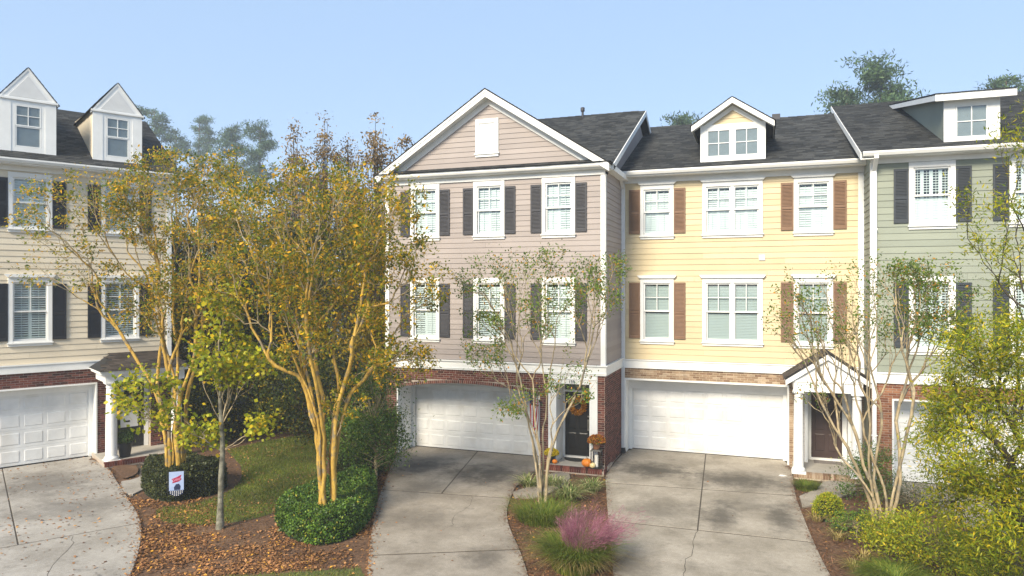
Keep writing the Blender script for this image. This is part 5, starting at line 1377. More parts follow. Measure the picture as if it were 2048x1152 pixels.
def blob_tree(name, label, base, blobs, nleaf, leafmat, bark, seed, lsize=(0.10, 0.2), trunk_r=0.14, clump=0.35, cat='tree', group=None, aspect=0.55, nclump=60):
    """woodland tree or bush: trunk, limbs to each clump and leaves gathered in uneven clumps"""
    rng = np.random.default_rng(seed)
    base = np.asarray(base, float)
    root = empty(name, tuple(base), 0, label, cat, group)
    tot = sum(np.prod(r) ** (2 / 3) for _, r in blobs)
    C = np.concatenate([ell(rng, np.asarray(c) - base, r, max(4, int(nclump * np.prod(r) ** (2 / 3) / tot)), 0.45) for c, r in blobs])
    C = C[C[:, 2] > 0.05]
    top = C[:, 2].max()
    mb = MB()
    tr = np.array([(rng.normal() * 0.02 * k, rng.normal() * 0.02 * k, top * 0.8 * k / 6) for k in range(7)]); tr[0, 2] = -0.08
    mb.tube(tr, np.linspace(trunk_r, trunk_r * 0.25, 7), 8, cap=False)
    for c in C:
        z = min(max(0.15, c[2] * 0.55), top * 0.78); k = z / (top * 0.8) * 6; i = min(int(k), 5)
        s = tr[i] + (tr[i + 1] - tr[i]) * (k - i)
        q = curve(s, unit(unit(c - s) + np.array((0, 0, 0.5))), c, unit(c - s), 5)
        mb.tube(q, np.linspace(trunk_r * 0.28, trunk_r * 0.06, 5), 4, cap=False)
    mb.build('trunk', bark, root, smooth=True)
    w_ = rng.gamma(2.0, 1.0, len(C)); w_ /= w_.sum()
    idx = rng.choice(len(C), nleaf, p=w_)
    sz = clump * rng.uniform(0.6, 1.4, len(C))
    P = C[idx] + rng.normal(size=(nleaf, 3)) * sz[idx, None] * np.array((1, 1, 0.75))
    P = P[P[:, 2] > 0.0]
    leaves('crown', rng, P, lsize, leafmat, root, aspect, axis=np.tile((0, 0, -0.2), (len(P), 1)), axis_mix=0.1)
    return root

def pine(name, label, base, h, crown, n, seed, group='pines beyond the roofs', lean=0.0, spread=2.4, dens=1.0):
    """tall pine: bare trunk, irregular tufted crown plates"""
    rng = np.random.default_rng(seed); base = np.asarray(base, float)
    root = empty(name, tuple(base), 0, label, 'tree', group)
    mb = MB(); tr = np.array([(lean * k / 8 * CAMR[0] + rng.normal() * 0.08, lean * k / 8 * CAMR[1] + rng.normal() * 0.08, h * k / 8) for k in range(9)]); tr[0, 2] = -0.1
    mb.tube(tr, np.linspace(0.26, 0.06, 9), 8, cap=False)
    P = []
    for k in range(n):
        f = crown + (1 - crown) * (k + rng.random()) / n
        s = tr[0] + (tr[-1] - tr[0]) * f
        a = rng.uniform(0, 2 * math.pi); ln = spread * (1.15 - 0.65 * (f - crown) / (1 - crown)) * rng.uniform(0.55, 1.15)
        e = s + np.array((math.cos(a) * ln, math.sin(a) * ln, ln * rng.uniform(0.05, 0.45)))
        q = curve(s, unit(e - s + np.array((0, 0, -0.2))), e, unit(e - s + np.array((0, 0, 0.6))), 6)
        mb.tube(q, np.linspace(0.07, 0.02, 6), 4, cap=False)
        for j in range(int(13 * dens)):
            c = q[rng.integers(2, 6)] + rng.normal(size=3) * np.array((0.5, 0.5, 0.22))
            m = rng.integers(18, 34)
            P.append(c + rng.normal(size=(m, 3)) * np.array((0.32, 0.32, 0.2)))
    mb.build('trunk', M['bark_pine'], root, smooth=True)
    P = np.concatenate(P)
    leaves('crown', rng, P, (0.28, 0.5), LF['pine'], root, 0.28, up=0.0, axis=np.tile((0, 0, 0.6), (len(P), 1)), axis_mix=0.25)
    return root

def dist_poly(poly, x, y):
    d = np.full(x.shape, 1e9)
    for i in range(len(poly)):
        (x0, y0), (x1, y1) = poly[i], poly[(i + 1) % len(poly)]
        dx, dy = x1 - x0, y1 - y0
        t_ = np.clip(((x - x0) * dx + (y - y0) * dy) / (dx * dx + dy * dy + 1e-12), 0, 1)
        d = np.minimum(d, np.hypot(x - x0 - t_ * dx, y - y0 - t_ * dy))
    return d

def hedge(name, label, poly, h, Rr, n, leafmat, seed, lsize=(0.03, 0.05), cat='hedge', group=None, lump=0.05, flat=2.5):
    """clipped hedge grown over a footprint: dark core and a coat of small leaves"""
    rng = np.random.default_rng(seed)
    A = np.array(poly); lo, hi = A.min(0), A.max(0); c = A.mean(0)
    root = empty(name, (c[0], c[1], 0), 0, label, cat, group)
    ph = rng.uniform(0, 6, 6)
    def hz(x, y):
        d = np.clip(dist_poly(poly, x, y) / Rr, 0, 1)
        l = 1 + lump * (np.sin(x * 3.1 + ph[0]) + np.sin(y * 2.7 + ph[1]) + np.sin((x + y) * 4.3 + ph[2])) 
        return h * (1 - (1 - d) ** flat) ** (1 / flat) * l
    step = max(0.05, Rr / 6)
    xs, ys = np.arange(lo[0], hi[0] + step, step), np.arange(lo[1], hi[1] + step, step)
    X, Y = np.meshgrid(xs, ys, indexing='ij'); I = inside(poly, X, Y); Z = np.where(I, hz(X, Y) - 0.05, -0.08)
    V = np.stack([X - c[0], Y - c[1], Z], -1).reshape(-1, 3); ny = len(ys)
    F = [(i * ny + j, (i + 1) * ny + j, (i + 1) * ny + j + 1, i * ny + j + 1) for i in range(len(xs) - 1) for j in range(ny - 1) if I[i:i+2, j:j+2].any()]
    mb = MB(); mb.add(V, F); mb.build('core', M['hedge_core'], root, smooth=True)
    P = []
    tot = 0
    while tot < n:
        q = rng.uniform(lo, hi, (n * 3, 2)); q = q[inside(poly, q[:, 0], q[:, 1])]
        d = dist_poly(poly, q[:, 0], q[:, 1]); q = q[rng.random(len(q)) < np.where(d < Rr, 1.0, 0.42)]
        z = hz(q[:, 0], q[:, 1]); d = dist_poly(poly, q[:, 0], q[:, 1])
        side = (d < Rr * 0.45) & (rng.random(len(q)) < 0.75)
        z = np.where(side, z * rng.uniform(0.05, 1, len(q)), z) + rng.normal(size=len(q)) * 0.022
        P.append(np.stack([q[:, 0] - c[0], q[:, 1] - c[1], z], -1)); tot += len(q)
    P = np.concatenate(P)[:n]
    pp = np.array(list(poly) + [poly[0]]); seg = np.linalg.norm(np.diff(pp, axis=0), axis=1); cs = np.concatenate([[0], np.cumsum(seg)])
    m_ = n // 2; u_ = rng.uniform(0, cs[-1], m_); k_ = np.clip(np.searchsorted(cs, u_) - 1, 0, len(seg) - 1); f_ = ((u_ - cs[k_]) / seg[k_])[:, None]
    e_ = pp[k_] * (1 - f_) + pp[k_ + 1] * f_; inn = unit(A.mean(0) - e_)
    zz_ = h * rng.uniform(0.0, 0.85, m_); e_ = e_ + inn * (Rr * (1 - (1 - (zz_ / h) ** flat) ** (1 / flat)) * 0.9 - 0.02 + rng.normal(size=m_) * 0.02)[:, None]
    P = np.concatenate([P, np.concatenate([e_ - c, zz_[:, None]], 1)])
    leaves('foliage', rng, P, lsize, leafmat, root, 0.6, up=0.5)
    return root

def blades(rng, n, c, rad, h, wd, out=0.5, arch=0.5, seg=4, dirbias=(0, 0), hvar=0.35):
    """arching grass blades from a clump; returns loose quads"""
    a = rng.uniform(0, 2 * math.pi, n); r = rad * np.sqrt(rng.uniform(0, 1, n))
    b = np.stack([c[0] + r * np.cos(a), c[1] + r * np.sin(a), np.full(n, c[2])], -1)
    a2 = a + rng.normal(size=n) * 0.6
    od = np.stack([np.cos(a2) + dirbias[0], np.sin(a2) + dirbias[1], np.zeros(n)], -1) * (out * rng.uniform(0.3, 1.3, n))[:, None]
    H = h * rng.uniform(1 - hvar, 1 + hvar * 0.5, n)
    sd = unit(np.cross(od + 1e-4, (0, 0, 1.0)))
    pts = []
    for k in range(seg + 1):
        s = k / seg
        z = H * (s - arch * s ** 2.2 * 0.75)
        pts.append(b + od * (H * s ** 1.6)[:, None] + np.stack([np.zeros(n), np.zeros(n), z], -1))
    Q = []
    for k in range(seg):
        w0, w1 = wd * (1 - 0.9 * (k / seg) ** 1.5), wd * (1 - 0.9 * ((k + 1) / seg) ** 1.5)
        Q.append(np.stack([pts[k] - sd * w0, pts[k] + sd * w0, pts[k + 1] + sd * w1, pts[k + 1] - sd * w1], 1))
    return np.concatenate(Q, 0), np.stack(pts, 1)

def clump(name, label, c, n, rad, h, wd, leafmat, seed, cat='grass clump', group=None, parent=None, **kw):
    rng = np.random.default_rng(seed)
    Q, _ = blades(rng, n, (0, 0, -0.05), rad, h, wd, **kw)
    # weld segments of a blade so that each blade is one island
    me = quads_mesh(name, Q, leafmat)
    o = bpy.data.objects.new(name, me); o.location = (c[0], c[1], 0)
    return put(o, parent, label, cat, group)

# ---- crape myrtle in the clipped bed (largest tree)
rng = np.random.default_rng(11)
z1 = 16.35
tips = np.concatenate([ell(rng, spot(625, 450, z1 + 0.3), (2.7, 2.2, 1.6), 560, 0.9), ell(rng, spot(740, 420, z1), (1.4, 1.6, 1.3), 120, 0.9), ell(rng, spot(520, 560, z1), (1.5, 1.3, 1.0), 130, 0.9),
                       ell(rng, spot(800, 560, z1 + 0.4), (1.25, 1.2, 1.3), 130, 0.9), ell(rng, spot(650, 590, z1), (1.5, 1.3, 1.0), 170, 0.9), ell(rng, spot(790, 720, z1 + 0.6), (1.0, 0.9, 0.6), 90, 0.9), ell(rng, spot(600, 690, z1), (1.0, 1.0, 0.6), 50, 0.9), ell(rng, spot(690, 800, z1), (0.6, 0.6, 0.5), 24)])
tree('crape_myrtle', 'big multi-stemmed crape myrtle with golden trunks rising from the clipped hedge', (-9.62, 13.98, 0), tips, 9, 2.9, M['bark_gold'], LF['crape'], 101, rt=0.0036, ex=0.495,
     leaves_per=lambda p: rng.choice((4, 18, 38)), lsize=(0.045, 0.125), spread=0.085, thin=0.017, bark2=M['bark_twig'], spread_base=0.12, lean=0.36)
# ---- crape myrtle beside the cream house
z0 = 18.95
tips = np.concatenate([ell(rng, spot(350, 400, z0 + 0.6), (2.0, 1.9, 1.5), 400, 0.75), ell(rng, spot(450, 390, z0 + 0.8), (1.3, 1.5, 1.35), 160, 0.75), ell(rng, spot(150, 420, z0 - 0.4), (1.8, 1.3, 1.25), 150, 0.7),
                       ell(rng, spot(100, 540, z0 - 0.6), (1.3, 1.0, 0.5), 26), ell(rng, spot(400, 560, z0), (1.3, 1.2, 0.8), 110, 0.9), ell(rng, spot(330, 620, z0), (1.5, 1.2, 0.8), 90, 0.9), ell(rng, spot(230, 560, z0), (1.2, 1.0, 0.6), 50, 0.9)])
tree('crape_myrtle', 'crape myrtle with arching twigs in front of the cream house', tuple(spot(352, 975, 18.95) * np.array((1, 1, 0))), tips, 7, 2.9, M['bark_gold'], LF['crape'], 102, rt=0.0036, ex=0.51,
     leaves_per=lambda p: rng.choice((5, 20, 38)) if (p @ CAMR) > -10.4 else rng.choice((4, 14, 28)), lsize=(0.045, 0.125), spread=0.085, thin=0.018, bark2=M['bark_twig'], spread_base=0.14, lean=0.36)
# ---- young maple with a single grey trunk
zm_ = 16.35
tips = np.concatenate([ell(rng, spot(440, 700, zm_), (0.75, 0.8, 0.75), 34), ell(rng, spot(500, 720, zm_ + 0.2), (0.75, 0.8, 0.55), 26), ell(rng, spot(295, 790, zm_ - 0.1), (0.75, 0.8, 0.8), 30), ell(rng, spot(400, 860, zm_), (0.5, 0.6, 0.35), 14), ell(rng, spot(530, 840, zm_), (0.35, 0.4, 0.25), 9), ell(rng, spot(445, 600, zm_), (0.6, 0.6, 0.5), 16)])
tree('young_maple', 'young maple with pale grey trunk and yellow-green leaves on the leaf-strewn lawn', tuple(spot(440, 1052, zm_) * np.array((1, 1, 0))), tips, 1, 4.3, M['bark_grey'], LF['maple'], 103, rt=0.0048, ex=0.5, lean=0.0, base_r=0.085, leader=True,
     leaves_per=lambda p: 0 if p[2] > 5.6 else 30, lsize=(0.075, 0.13), aspect=0.85, spread=0.13, thin=0.02, flare=1.15, droop=0.5, bark2=M['bark_tan'])
# ---- slender crape myrtle in front of the taupe door
z4 = 18.15
tips = np.concatenate([ell(rng, spot(1070, 580, z4), (2.45, 1.6, 1.25), 240, 0.8), ell(rng, spot(1215, 530, z4), (0.75, 0.7, 0.45), 26), ell(rng, spot(960, 690, z4), (0.9, 0.9, 0.6), 34), ell(rng, spot(1150, 760, z4), (0.8, 0.7, 0.55), 26), ell(rng, spot(1050, 790, z4), (0.5, 0.5, 0.3), 10), ell(rng, spot(1010, 820, z4 - 0.4), (0.5, 0.4, 0.25), 10)])
tree('crape_myrtle', 'slender open crape myrtle between the two drives before the black door', tuple(spot(1085, 1000, z4) * np.array((1, 1, 0))), tips, 7, 1.5, M['bark_tan'], LF['crape_green'], 104, rt=0.0040, ex=0.47,
     leaves_per=lambda p: 34 if rng.random() < 0.6 else 4, lsize=(0.055, 0.10), spread=0.085, spread_base=0.09, lean=0.3, along=0.9)
# ---- bare crape myrtle in front of the brown door
z5 = 14.9
tips = np.concatenate([ell(rng, spot(1720, 600, z5), (2.0, 1.4, 1.1), 240, 0.7), ell(rng, spot(1620, 640, z5), (1.1, 0.9, 0.8), 90), ell(rng, spot(1880, 600, z5), (1.0, 1.0, 1.0), 60), ell(rng, spot(1640, 790, z5), (0.5, 0.5, 0.35), 14), ell(rng, spot(1820, 540, z5), (0.5, 0.5, 0.35), 20)])
tree('crape_myrtle', 'nearly bare pale crape myrtle in front of the brown door', tuple(spot(1768, 1095, z5) * np.array((1, 1, 0))), tips, 8, 1.25, M['bark_tan'], LF['crape_green'], 105, rt=0.0040, ex=0.52,
     leaves_per=lambda p: 34 if (p @ CAMR) > 7.9 else (20 if rng.random() < 0.32 else 2), lsize=(0.05, 0.085), spread=0.08, spread_base=0.13, lean=0.32)
# ---- leafy tree at the right edge
z6 = 11.0
tips = np.concatenate([ell(rng, spot(2000, 860, z6), (1.1, 1.2, 1.3), 260, 0.8), ell(rng, spot(1960, 690, z6), (0.7, 0.9, 0.5), 60, 0.8), ell(rng, spot(2060, 600, z6 + 0.4), (0.6, 0.9, 0.6), 30), ell(rng, spot(2005, 450, z6), (0.45, 0.6, 0.6), 18), ell(rng, spot(2045, 250, z6), (0.35, 0.5, 0.65), 14), ell(rng, spot(1890, 900, z6), (0.5, 0.7, 0.5), 26), ell(rng, spot(1915, 385, z6), (0.2, 0.3, 0.12), 3), ell(rng, spot(1890, 780, z6), (0.45, 0.5, 0.3), 14), ell(rng, spot(2000, 1020, z6), (1.1, 0.9, 0.8), 130, 0.8)])
tips = tips[tips[:, 2] > 0.3]
tree('willow_oak', 'leafy tree with narrow yellow-green leaves cropped by the right edge', tuple(spot(2110, 1285, z6) * np.array((1, 1, 0))), tips, 2, 1.6, M['bark_dark'], LF['willow'], 106, rt=0.0045, ex=0.5,
     leaves_per=lambda p: 62 if p[2] < 4.6 else 60, lsize=(0.05, 0.115), aspect=0.24, spread=0.11, axis_mix=0.45, droop=0.3, spread_base=0.15)

# ---- woodland between the houses
WB = [(365, 36, 8.5, 'wood'), (430, 31, 9.0, 'wood'), (500, 34, 9.6, 'wood'), (575, 30, 9.2, 'wood'), (640, 36, 10.0, 'woodolive'), (705, 31, 9.3, 'wood'), (760, 28, 8.3, 'woodolive'), (470, 42, 11.0, 'woodolive'), (560, 44, 11.5, 'woodolive'), (330, 44, 10.2, 'woodolive'), (800, 42, 10.5, 'wood'), (395, 29, 10.0, 'woodolive'), (345, 32, 9.6, 'woodolive')]
lbl = ['dark evergreen behind the corner of the cream house', 'dark woodland tree behind the young maple', 'dark woodland tree in the middle of the gap', 'dark woodland tree left of the golden trunks', 'olive woodland tree behind the golden trunks', 'dark woodland tree right of the golden trunks', 'olive tree against the left wall of the taupe house', 'tall olive tree at the back of the gap, above the maple', 'tallest olive tree at the back of the gap', 'olive tree rising behind the cream house roof', 'dark tree rising behind the taupe gable', 'olive tree filling the gap between the two large crape myrtles', 'olive tree behind the corner board of the cream house']
for i, (px, dp, h, kk) in enumerate(WB):
    b = spot(px, 573 + 5.6 / dp * 1400, dp)
    r = 1.7 + 0.25 * (i % 3)
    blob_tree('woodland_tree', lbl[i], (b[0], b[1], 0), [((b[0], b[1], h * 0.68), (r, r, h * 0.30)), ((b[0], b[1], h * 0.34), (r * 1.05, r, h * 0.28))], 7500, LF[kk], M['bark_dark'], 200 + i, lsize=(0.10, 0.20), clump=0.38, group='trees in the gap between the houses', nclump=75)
SB = [(385, 830, 25, 1.3, 'wood', 'dark bush at the back beside the cream house'), (440, 800, 26, 1.6, 'wood', 'dark bush behind the young maple'), (520, 790, 27.5, 1.7, 'wood', 'dark bush behind the lawn'), (590, 790, 26.5, 1.6, 'wood', 'dark bush behind the golden trunks'), (660, 790, 25, 1.7, 'wood', 'dark bush right of the golden trunks'), (320, 800, 27, 1.6, 'wood', 'dark bush in shade beside the porch')]
for i, (px, py, dp, r, kk, lb) in enumerate(SB):
    b = spot(px, py, dp)
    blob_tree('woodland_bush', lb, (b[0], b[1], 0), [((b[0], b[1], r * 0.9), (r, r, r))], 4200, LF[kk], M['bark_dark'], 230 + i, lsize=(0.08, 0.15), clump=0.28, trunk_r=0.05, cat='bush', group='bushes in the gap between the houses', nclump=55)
b = spot(752, 900, 20.6)
blob_tree('tall_shrub', 'tall loose evergreen shrub at the left corner of the taupe house', (b[0], b[1], 0), [((b[0], b[1], 2.3), (0.75, 0.8, 1.5)), ((b[0], b[1], 1.0), (0.85, 0.8, 1.0))], 13000, LF['box'], M['bark_twig'], 240, lsize=(0.05, 0.10), clump=0.2, trunk_r=0.05, cat='shrub', nclump=90, aspect=0.4)
b = spot(700, 850, 21.5)
blob_tree('tall_shrub', 'lower dark shrub behind the tall evergreen shrub', (b[0], b[1], 0), [((b[0], b[1], 0.9), (0.8, 0.8, 0.9))], 7000, LF['box'], M['bark_twig'], 241, lsize=(0.05, 0.10), clump=0.2, trunk_r=0.04, cat='shrub', nclump=60, aspect=0.4)
# ---- russet tops behind the big crape myrtle
for i, (px, top, dp, lb) in enumerate([(590, 235, 33, 'russet tree top standing first from the pines'), (650, 238, 34, 'russet tree top, second from the pines'), (700, 262, 35, 'russet tree top, third from the pines'), (752, 228, 29, 'tallest russet tree top beside the taupe gable'), (805, 275, 30, 'russet tree top partly behind the taupe gable')]):
    b = spot(px, 573, dp); h = 5.6 + (573 - top) / 1400 * dp
    blob_tree('russet_tree', lb, (b[0], b[1], 0), [((b[0], b[1], h * 0.66), (1.1, 1.0, h * 0.16)), ((b[0] - 0.3, b[1], h * 0.86), (0.35, 0.35, h * 0.10)), ((b[0] + 0.1, b[1], h * 0.92), (0.3, 0.3, h * 0.09)), ((b[0] + 0.45, b[1], h * 0.82), (0.4, 0.4, h * 0.08))], 4200, LF['brown'], M['bark_dark'], 260 + i, lsize=(0.09, 0.17), clump=0.2, trunk_r=0.12, group='russet trees behind the crape myrtles', nclump=95)
# ---- pines beyond
for i, (px, top, dp, cr, n, sp, lb) in enumerate([(310, 222, 105, 0.62, 26, 3.4, 'hazy pine just right of the white dormer'), (398, 238, 125, 0.72, 22, 3.9, 'palest round-topped pine among the hazy pines'), (352, 262, 115, 0.66, 18, 3.0, 'low hazy pine between two taller pines'), (472, 258, 105, 0.66, 24, 3.2, 'green hazy pine left of the russet tree tops'), (520, 254, 100, 0.64, 24, 3.1, 'green hazy pine nearest the russet tree tops'),
                                                 (1762, 130, 58, 0.70, 24, 2.4, 'tall tufted pine above the sage green roof'), (1692, 178, 60, 0.72, 16, 1.8, 'shorter pine leaning left over the yellow roof ridge'), (2012, 162, 62, 0.72, 18, 2.2, 'pine top at the right edge above the shed dormer'), (1358, 240, 66, 0.78, 14, 1.6, 'small pine top peeping over the yellow roof')]):
    b = spot(px, 573, dp); h = 5.6 + (573 - top) / 1400 * dp
    pine('pine_tree', lb, (b[0], b[1], 0), h, cr, n, 300 + i, spread=sp)
# far wood closing the horizon
rngw = np.random.default_rng(77); Pw = []
for k in range(260):
    a = rngw.uniform(-0.75, 0.75); dp = rngw.uniform(95, 130)
    c = CAMR * math.tan(a) * dp + CAMF * dp + np.array((0, 0, rngw.uniform(1.5, 8.5)))
    Pw.append(c + rngw.normal(size=(90, 3)) * np.array((2.2, 2.2, 1.9)))
Pw = np.concatenate(Pw); Pw = Pw[Pw[:, 2] > 0.3]
leaves('far_wood', rngw, Pw, (0.7, 1.3), LF['wood'], None, 0.6, kind='stuff', label='far dark wood closing the gap behind the houses', cat='wood')

# ---- hedges
hedge('boxwood_hedge', 'bright green clipped hedge around the golden crape myrtle trunks', smooth_poly([(-11.15, 15.5), (-11.3, 14.4), (-10.7, 13.6), (-9.7, 12.95), (-8.95, 12.95), (-8.66, 13.7), (-8.95, 14.8), (-9.7, 16.3), (-10.5, 17.6), (-11.0, 17.3), (-10.95, 16.3)], 1), 0.52, 0.33, 20000, LF['box'], 401, lsize=(0.045, 0.08))
hedge('boxwood_hedge', 'darker hedge between the big crape myrtle and the red shield sign', smooth_poly([(-11.2, 17.5), (-10.75, 17.9), (-11.0, 19.0), (-11.9, 20.4), (-12.6, 20.2), (-12.5, 18.8), (-11.9, 17.7)], 1), 0.6, 0.35, 8000, LF['boxdark'], 402, lsize=(0.04, 0.08))
hedge('clipped_hedge', 'dark wedge-shaped clipped hedge behind the garden flag', smooth_poly([(-16.9, 15.6), (-16.1, 14.75), (-14.8, 14.1), (-14.35, 14.35), (-14.0, 15.2), (-14.3, 16.0), (-15.2, 16.3), (-16.4, 16.4)], 1), 0.72, 0.28, 17000, LF['boxdark'], 403, lsize=(0.045, 0.08), flat=3.5)

# ---- small shrubs at the right
def ball(name, label, c, r, h, n, lm, seed, lsize=(0.03, 0.055), cat='shrub', group=None):
    a = np.linspace(0, 2 * math.pi, 15)[:-1]; rg_ = np.random.default_rng(seed)
    return hedge(name, label, [(c[0] + r * math.cos(q) * rg_.uniform(0.9, 1.1), c[1] + r * math.sin(q) * rg_.uniform(0.9, 1.1)) for q in a], h, r * 0.95, n, lm, seed, lsize, cat, group, flat=2.0)
ball('boxwood_shrub', 'small round bright green shrub beside the yellow house drive', (1.5, 18.75), 0.36, 0.52, 3200, LF['lime'], 410)
blob_tree('evergreen_bush', 'upright green bush behind the bare crape myrtle', (2.75, 20.6, 0), [((2.75, 20.6, 0.75), (0.55, 0.55, 0.75)), ((2.4, 20.3, 0.45), (0.6, 0.5, 0.45))], 5200, LF['box'], M['bark_tan'], 411, lsize=(0.04, 0.075), clump=0.14, trunk_r=0.03, cat='bush', nclump=70, aspect=0.4)
blob_tree('grey_bush', 'grey-green twiggy bush before the sage green garage', (3.55, 19.9, 0), [((3.55, 19.9, 0.42), (0.75, 0.6, 0.45))], 3600, LF['sage'], M['bark_tan'], 412, lsize=(0.03, 0.06), clump=0.13, trunk_r=0.03, cat='bush', nclump=60, aspect=0.4)
blob_tree('low_shrub', 'low dark shrub at the foot of the bare crape myrtle', (2.0, 17.4, 0), [((2.0, 17.4, 0.22), (0.5, 0.45, 0.28))], 2200, LF['box'], M['bark_tan'], 413, lsize=(0.03, 0.06), clump=0.1, trunk_r=0.02, cat='shrub', nclump=40)
blob_tree('yellow_shrub', 'yellow-green shrub right of the bare crape myrtle trunks', (3.05, 16.0, 0), [((3.05, 16.0, 0.55), (0.85, 0.7, 0.5)), ((2.3, 16.35, 0.5), (0.35, 0.3, 0.4))], 8500, LF['lime'], M['bark_tan'], 414, lsize=(0.05, 0.09), clump=0.15, trunk_r=0.03, cat='shrub', nclump=80, aspect=0.35)
blob_tree('yellow_shrub', 'large yellow-green shrub filling the bottom right corner', (4.3, 14.6, 0), [((4.3, 14.6, 0.75), (1.1, 0.8, 0.7)), ((3.5, 14.3, 0.5), (0.7, 0.6, 0.5)), ((5.0, 15.2, 1.0), (0.8, 0.8, 0.9))], 17000, LF['lime'], M['bark_tan'], 415, lsize=(0.05, 0.09), clump=0.16, trunk_r=0.03, cat='shrub', nclump=120, aspect=0.33)

# ---- grasses
clump('fountain_grass', 'fine fountain grass mound below the bare crape myrtle', (2.35, 14.75), 2600, 0.35, 0.75, 0.008, LF['blade'], 420, out=0.75, arch=0.85)
mu = empty('muhly_grass', (-3.55, 13.75, 0), 0, 'muhly grass mound with pink plumes between the two drives', 'grass clump')
clump('leaf_blades', None, (0, -0.1), 3000, 0.45, 1.02, 0.0075, LF['blade'], 421, None, None, mu, out=0.62, arch=0.7, hvar=0.6)
clump('dry_blades', None, (0, 0), 900, 0.45, 0.95, 0.006, LF['straw'], 422, None, None, mu, out=0.9, arch=0.95)
rng = np.random.default_rng(423)
Qs, Ps = blades(rng, 430, (0.1, 0.12, 0), 0.34, 1.1, 0.002, out=0.5, arch=0.35, dirbias=(0.5, 0.3), hvar=0.35)
put(bpy.data.objects.new('plume_stalks', quads_mesh('plume_stalks', Qs, LF['pink'])), mu)
ii = rng.integers(0, len(Ps), 10000); tt_ = rng.uniform(2.2, 3.98, 10000); i0 = tt_.astype(int); ff = (tt_ - i0)[:, None]
tipp = Ps[ii, i0] * (1 - ff) + Ps[ii, i0 + 1] * ff + rng.normal(size=(10000, 3)) * 0.03
leaves('plumes', rng, tipp, (0.05, 0.13), LF['pink'], mu, 0.045, up=0, axis=Ps[ii, 4] - Ps[ii, 3], axis_mix=0.72, kind='stuff')
clump('grass_clump', 'bright green grass at the foot of the slender crape myrtle', (-5.0, 16.2), 1500, 0.6, 0.62, 0.007, LF['blade'], 424, out=0.9, arch=0.7, hvar=0.7, group='grasses in the bed between the drives')
for i, (x, y, n, h, lb) in enumerate([(-6.2, 18.75, 90, 0.46, 'variegated strap-leaf clump beside the grey drive joint'), (-4.82, 17.85, 150, 0.62, 'largest variegated strap-leaf clump right of the slender trunks'), (-4.45, 18.95, 100, 0.48, 'variegated strap-leaf clump below the orange pumpkin'), (-5.55, 19.0, 90, 0.42, 'variegated strap-leaf clump behind the slender trunks')]):
    clump('flax_lily', lb, (x, y), int(n * 1.5), 0.2, h * 1.3, 0.016, LF['varieg'], 430 + i, cat='plant', group='variegated plants in the bed between the drives', out=0.85, arch=0.8, seg=5)
clump('grass_clump', 'green grass tuft at the foot of the white portico column', (1.15, 21.1), 900, 0.28, 0.36, 0.006, LF['blade'], 440, out=0.6, arch=0.6)
for i, (x, y, lb) in enumerate([(1.6, 17.15, 'dry tuft nearest the drive in the right bed'), (1.95, 16.1, 'dry tuft in the middle of the right bed'), (1.75, 15.45, 'flattened dry tuft at the bottom of the right bed'), (1.75, 17.95, 'pale tuft behind the other dry tufts'), (1.25, 18.35, 'small pale tuft below the round shrub')]):
    clump('dry_tuft', lb, (x, y), 60, 0.12, 0.42, 0.011, LF['straw'], 450 + i, cat='plant', group='dry tufts in the right bed', out=0.95, arch=0.9)

# ---- lawn, litter, straw
def scatter(rng, poly, n, z=-0.045):
    A = np.array(poly); lo, hi = A.min(0), A.max(0); out = []
    tot = 0
    while tot < n:
        q = rng.uniform(lo, hi, (n * 2, 2)); q = q[inside(poly, q[:, 0], q[:, 1])]; out.append(q); tot += len(q)
    q = np.concatenate(out)[:n]
    return np.concatenate([q, np.full((n, 1), z)], 1)
rng = np.random.default_rng(500)
def lawn_blades(poly, n, h, name, lb):
    b = scatter(rng, poly, n, -0.05); a = rng.normal(size=(n, 3)) * 0.35; a[:, 2] = 1; a = unit(a)
    V = leaf_quads(rng, b, (h * 0.6, h * 1.4), 0.13, 0.0, a, 0.9)
    put(bpy.data.objects.new(name, quads_mesh(name, V, LF['lawn'])), None, lb, 'grass', None, 'stuff')
lawn_blades(LAWN, 42000, 0.065, 'grass', 'short autumn grass on the lawn between the houses')
lawn_blades(LAWN_B, 9000, 0.06, 'grass', 'strip of green grass along the bottom edge')
def patchy(x, y):
    return np.sin(x * 1.9 + 1.3 * np.sin(y * 1.1)) + np.sin(y * 2.3 + 0.9 * np.sin(x * 1.7)) + 0.7 * np.sin((x - y) * 4.1) + 0.5 * np.sin(x * 7.3 + y * 5.9)
def litter(poly, n, name, lb, size=(0.03, 0.08), z=-0.045, dz=0.02, lm='litter', asp=0.6, drift=0.0):
    P = scatter(rng, poly, n, z)
    if drift:
        P = P[rng.random(n) < np.clip(0.5 + drift * patchy(P[:, 0], P[:, 1]), 0.06, 1)]; n = len(P); P[:, 2] += rng.uniform(0.004, dz, n)
    a = rng.normal(size=(n, 3)); a[:, 2] *= 0.25
    V = leaf_quads(rng, P, size, asp, 1.2, a, 0.85)
    put(bpy.data.objects.new(name, quads_mesh(name, V, LF[lm])), None, lb, 'leaves', None, 'stuff')
FR = [(-16.0, 14.0), (-14.5, 13.15), (-13.6, 12.45), (-12.9, 11.75), (-11.5, 10.2), (-9.85, 11.0), (-7.5, 12.3), (-8.7, 14.4), (-9.6, 16.1), (-11.0, 13.2), (-13.0, 13.9), (-13.4, 15.2), (-15, 14.3)]
litter(FR, 22000, 'fallen_leaves', 'brown fallen leaves covering the front bed and lawn edge', size=(0.03, 0.10), drift=0.35)
litter(BED_MID, 15000, 'fallen_leaves', 'brown leaf litter under the trees in the gap', drift=0.3)
litter(LAWN, 2600, 'fallen_leaves', 'scattered leaves lying on the lawn', dz=0.06, drift=0.3)
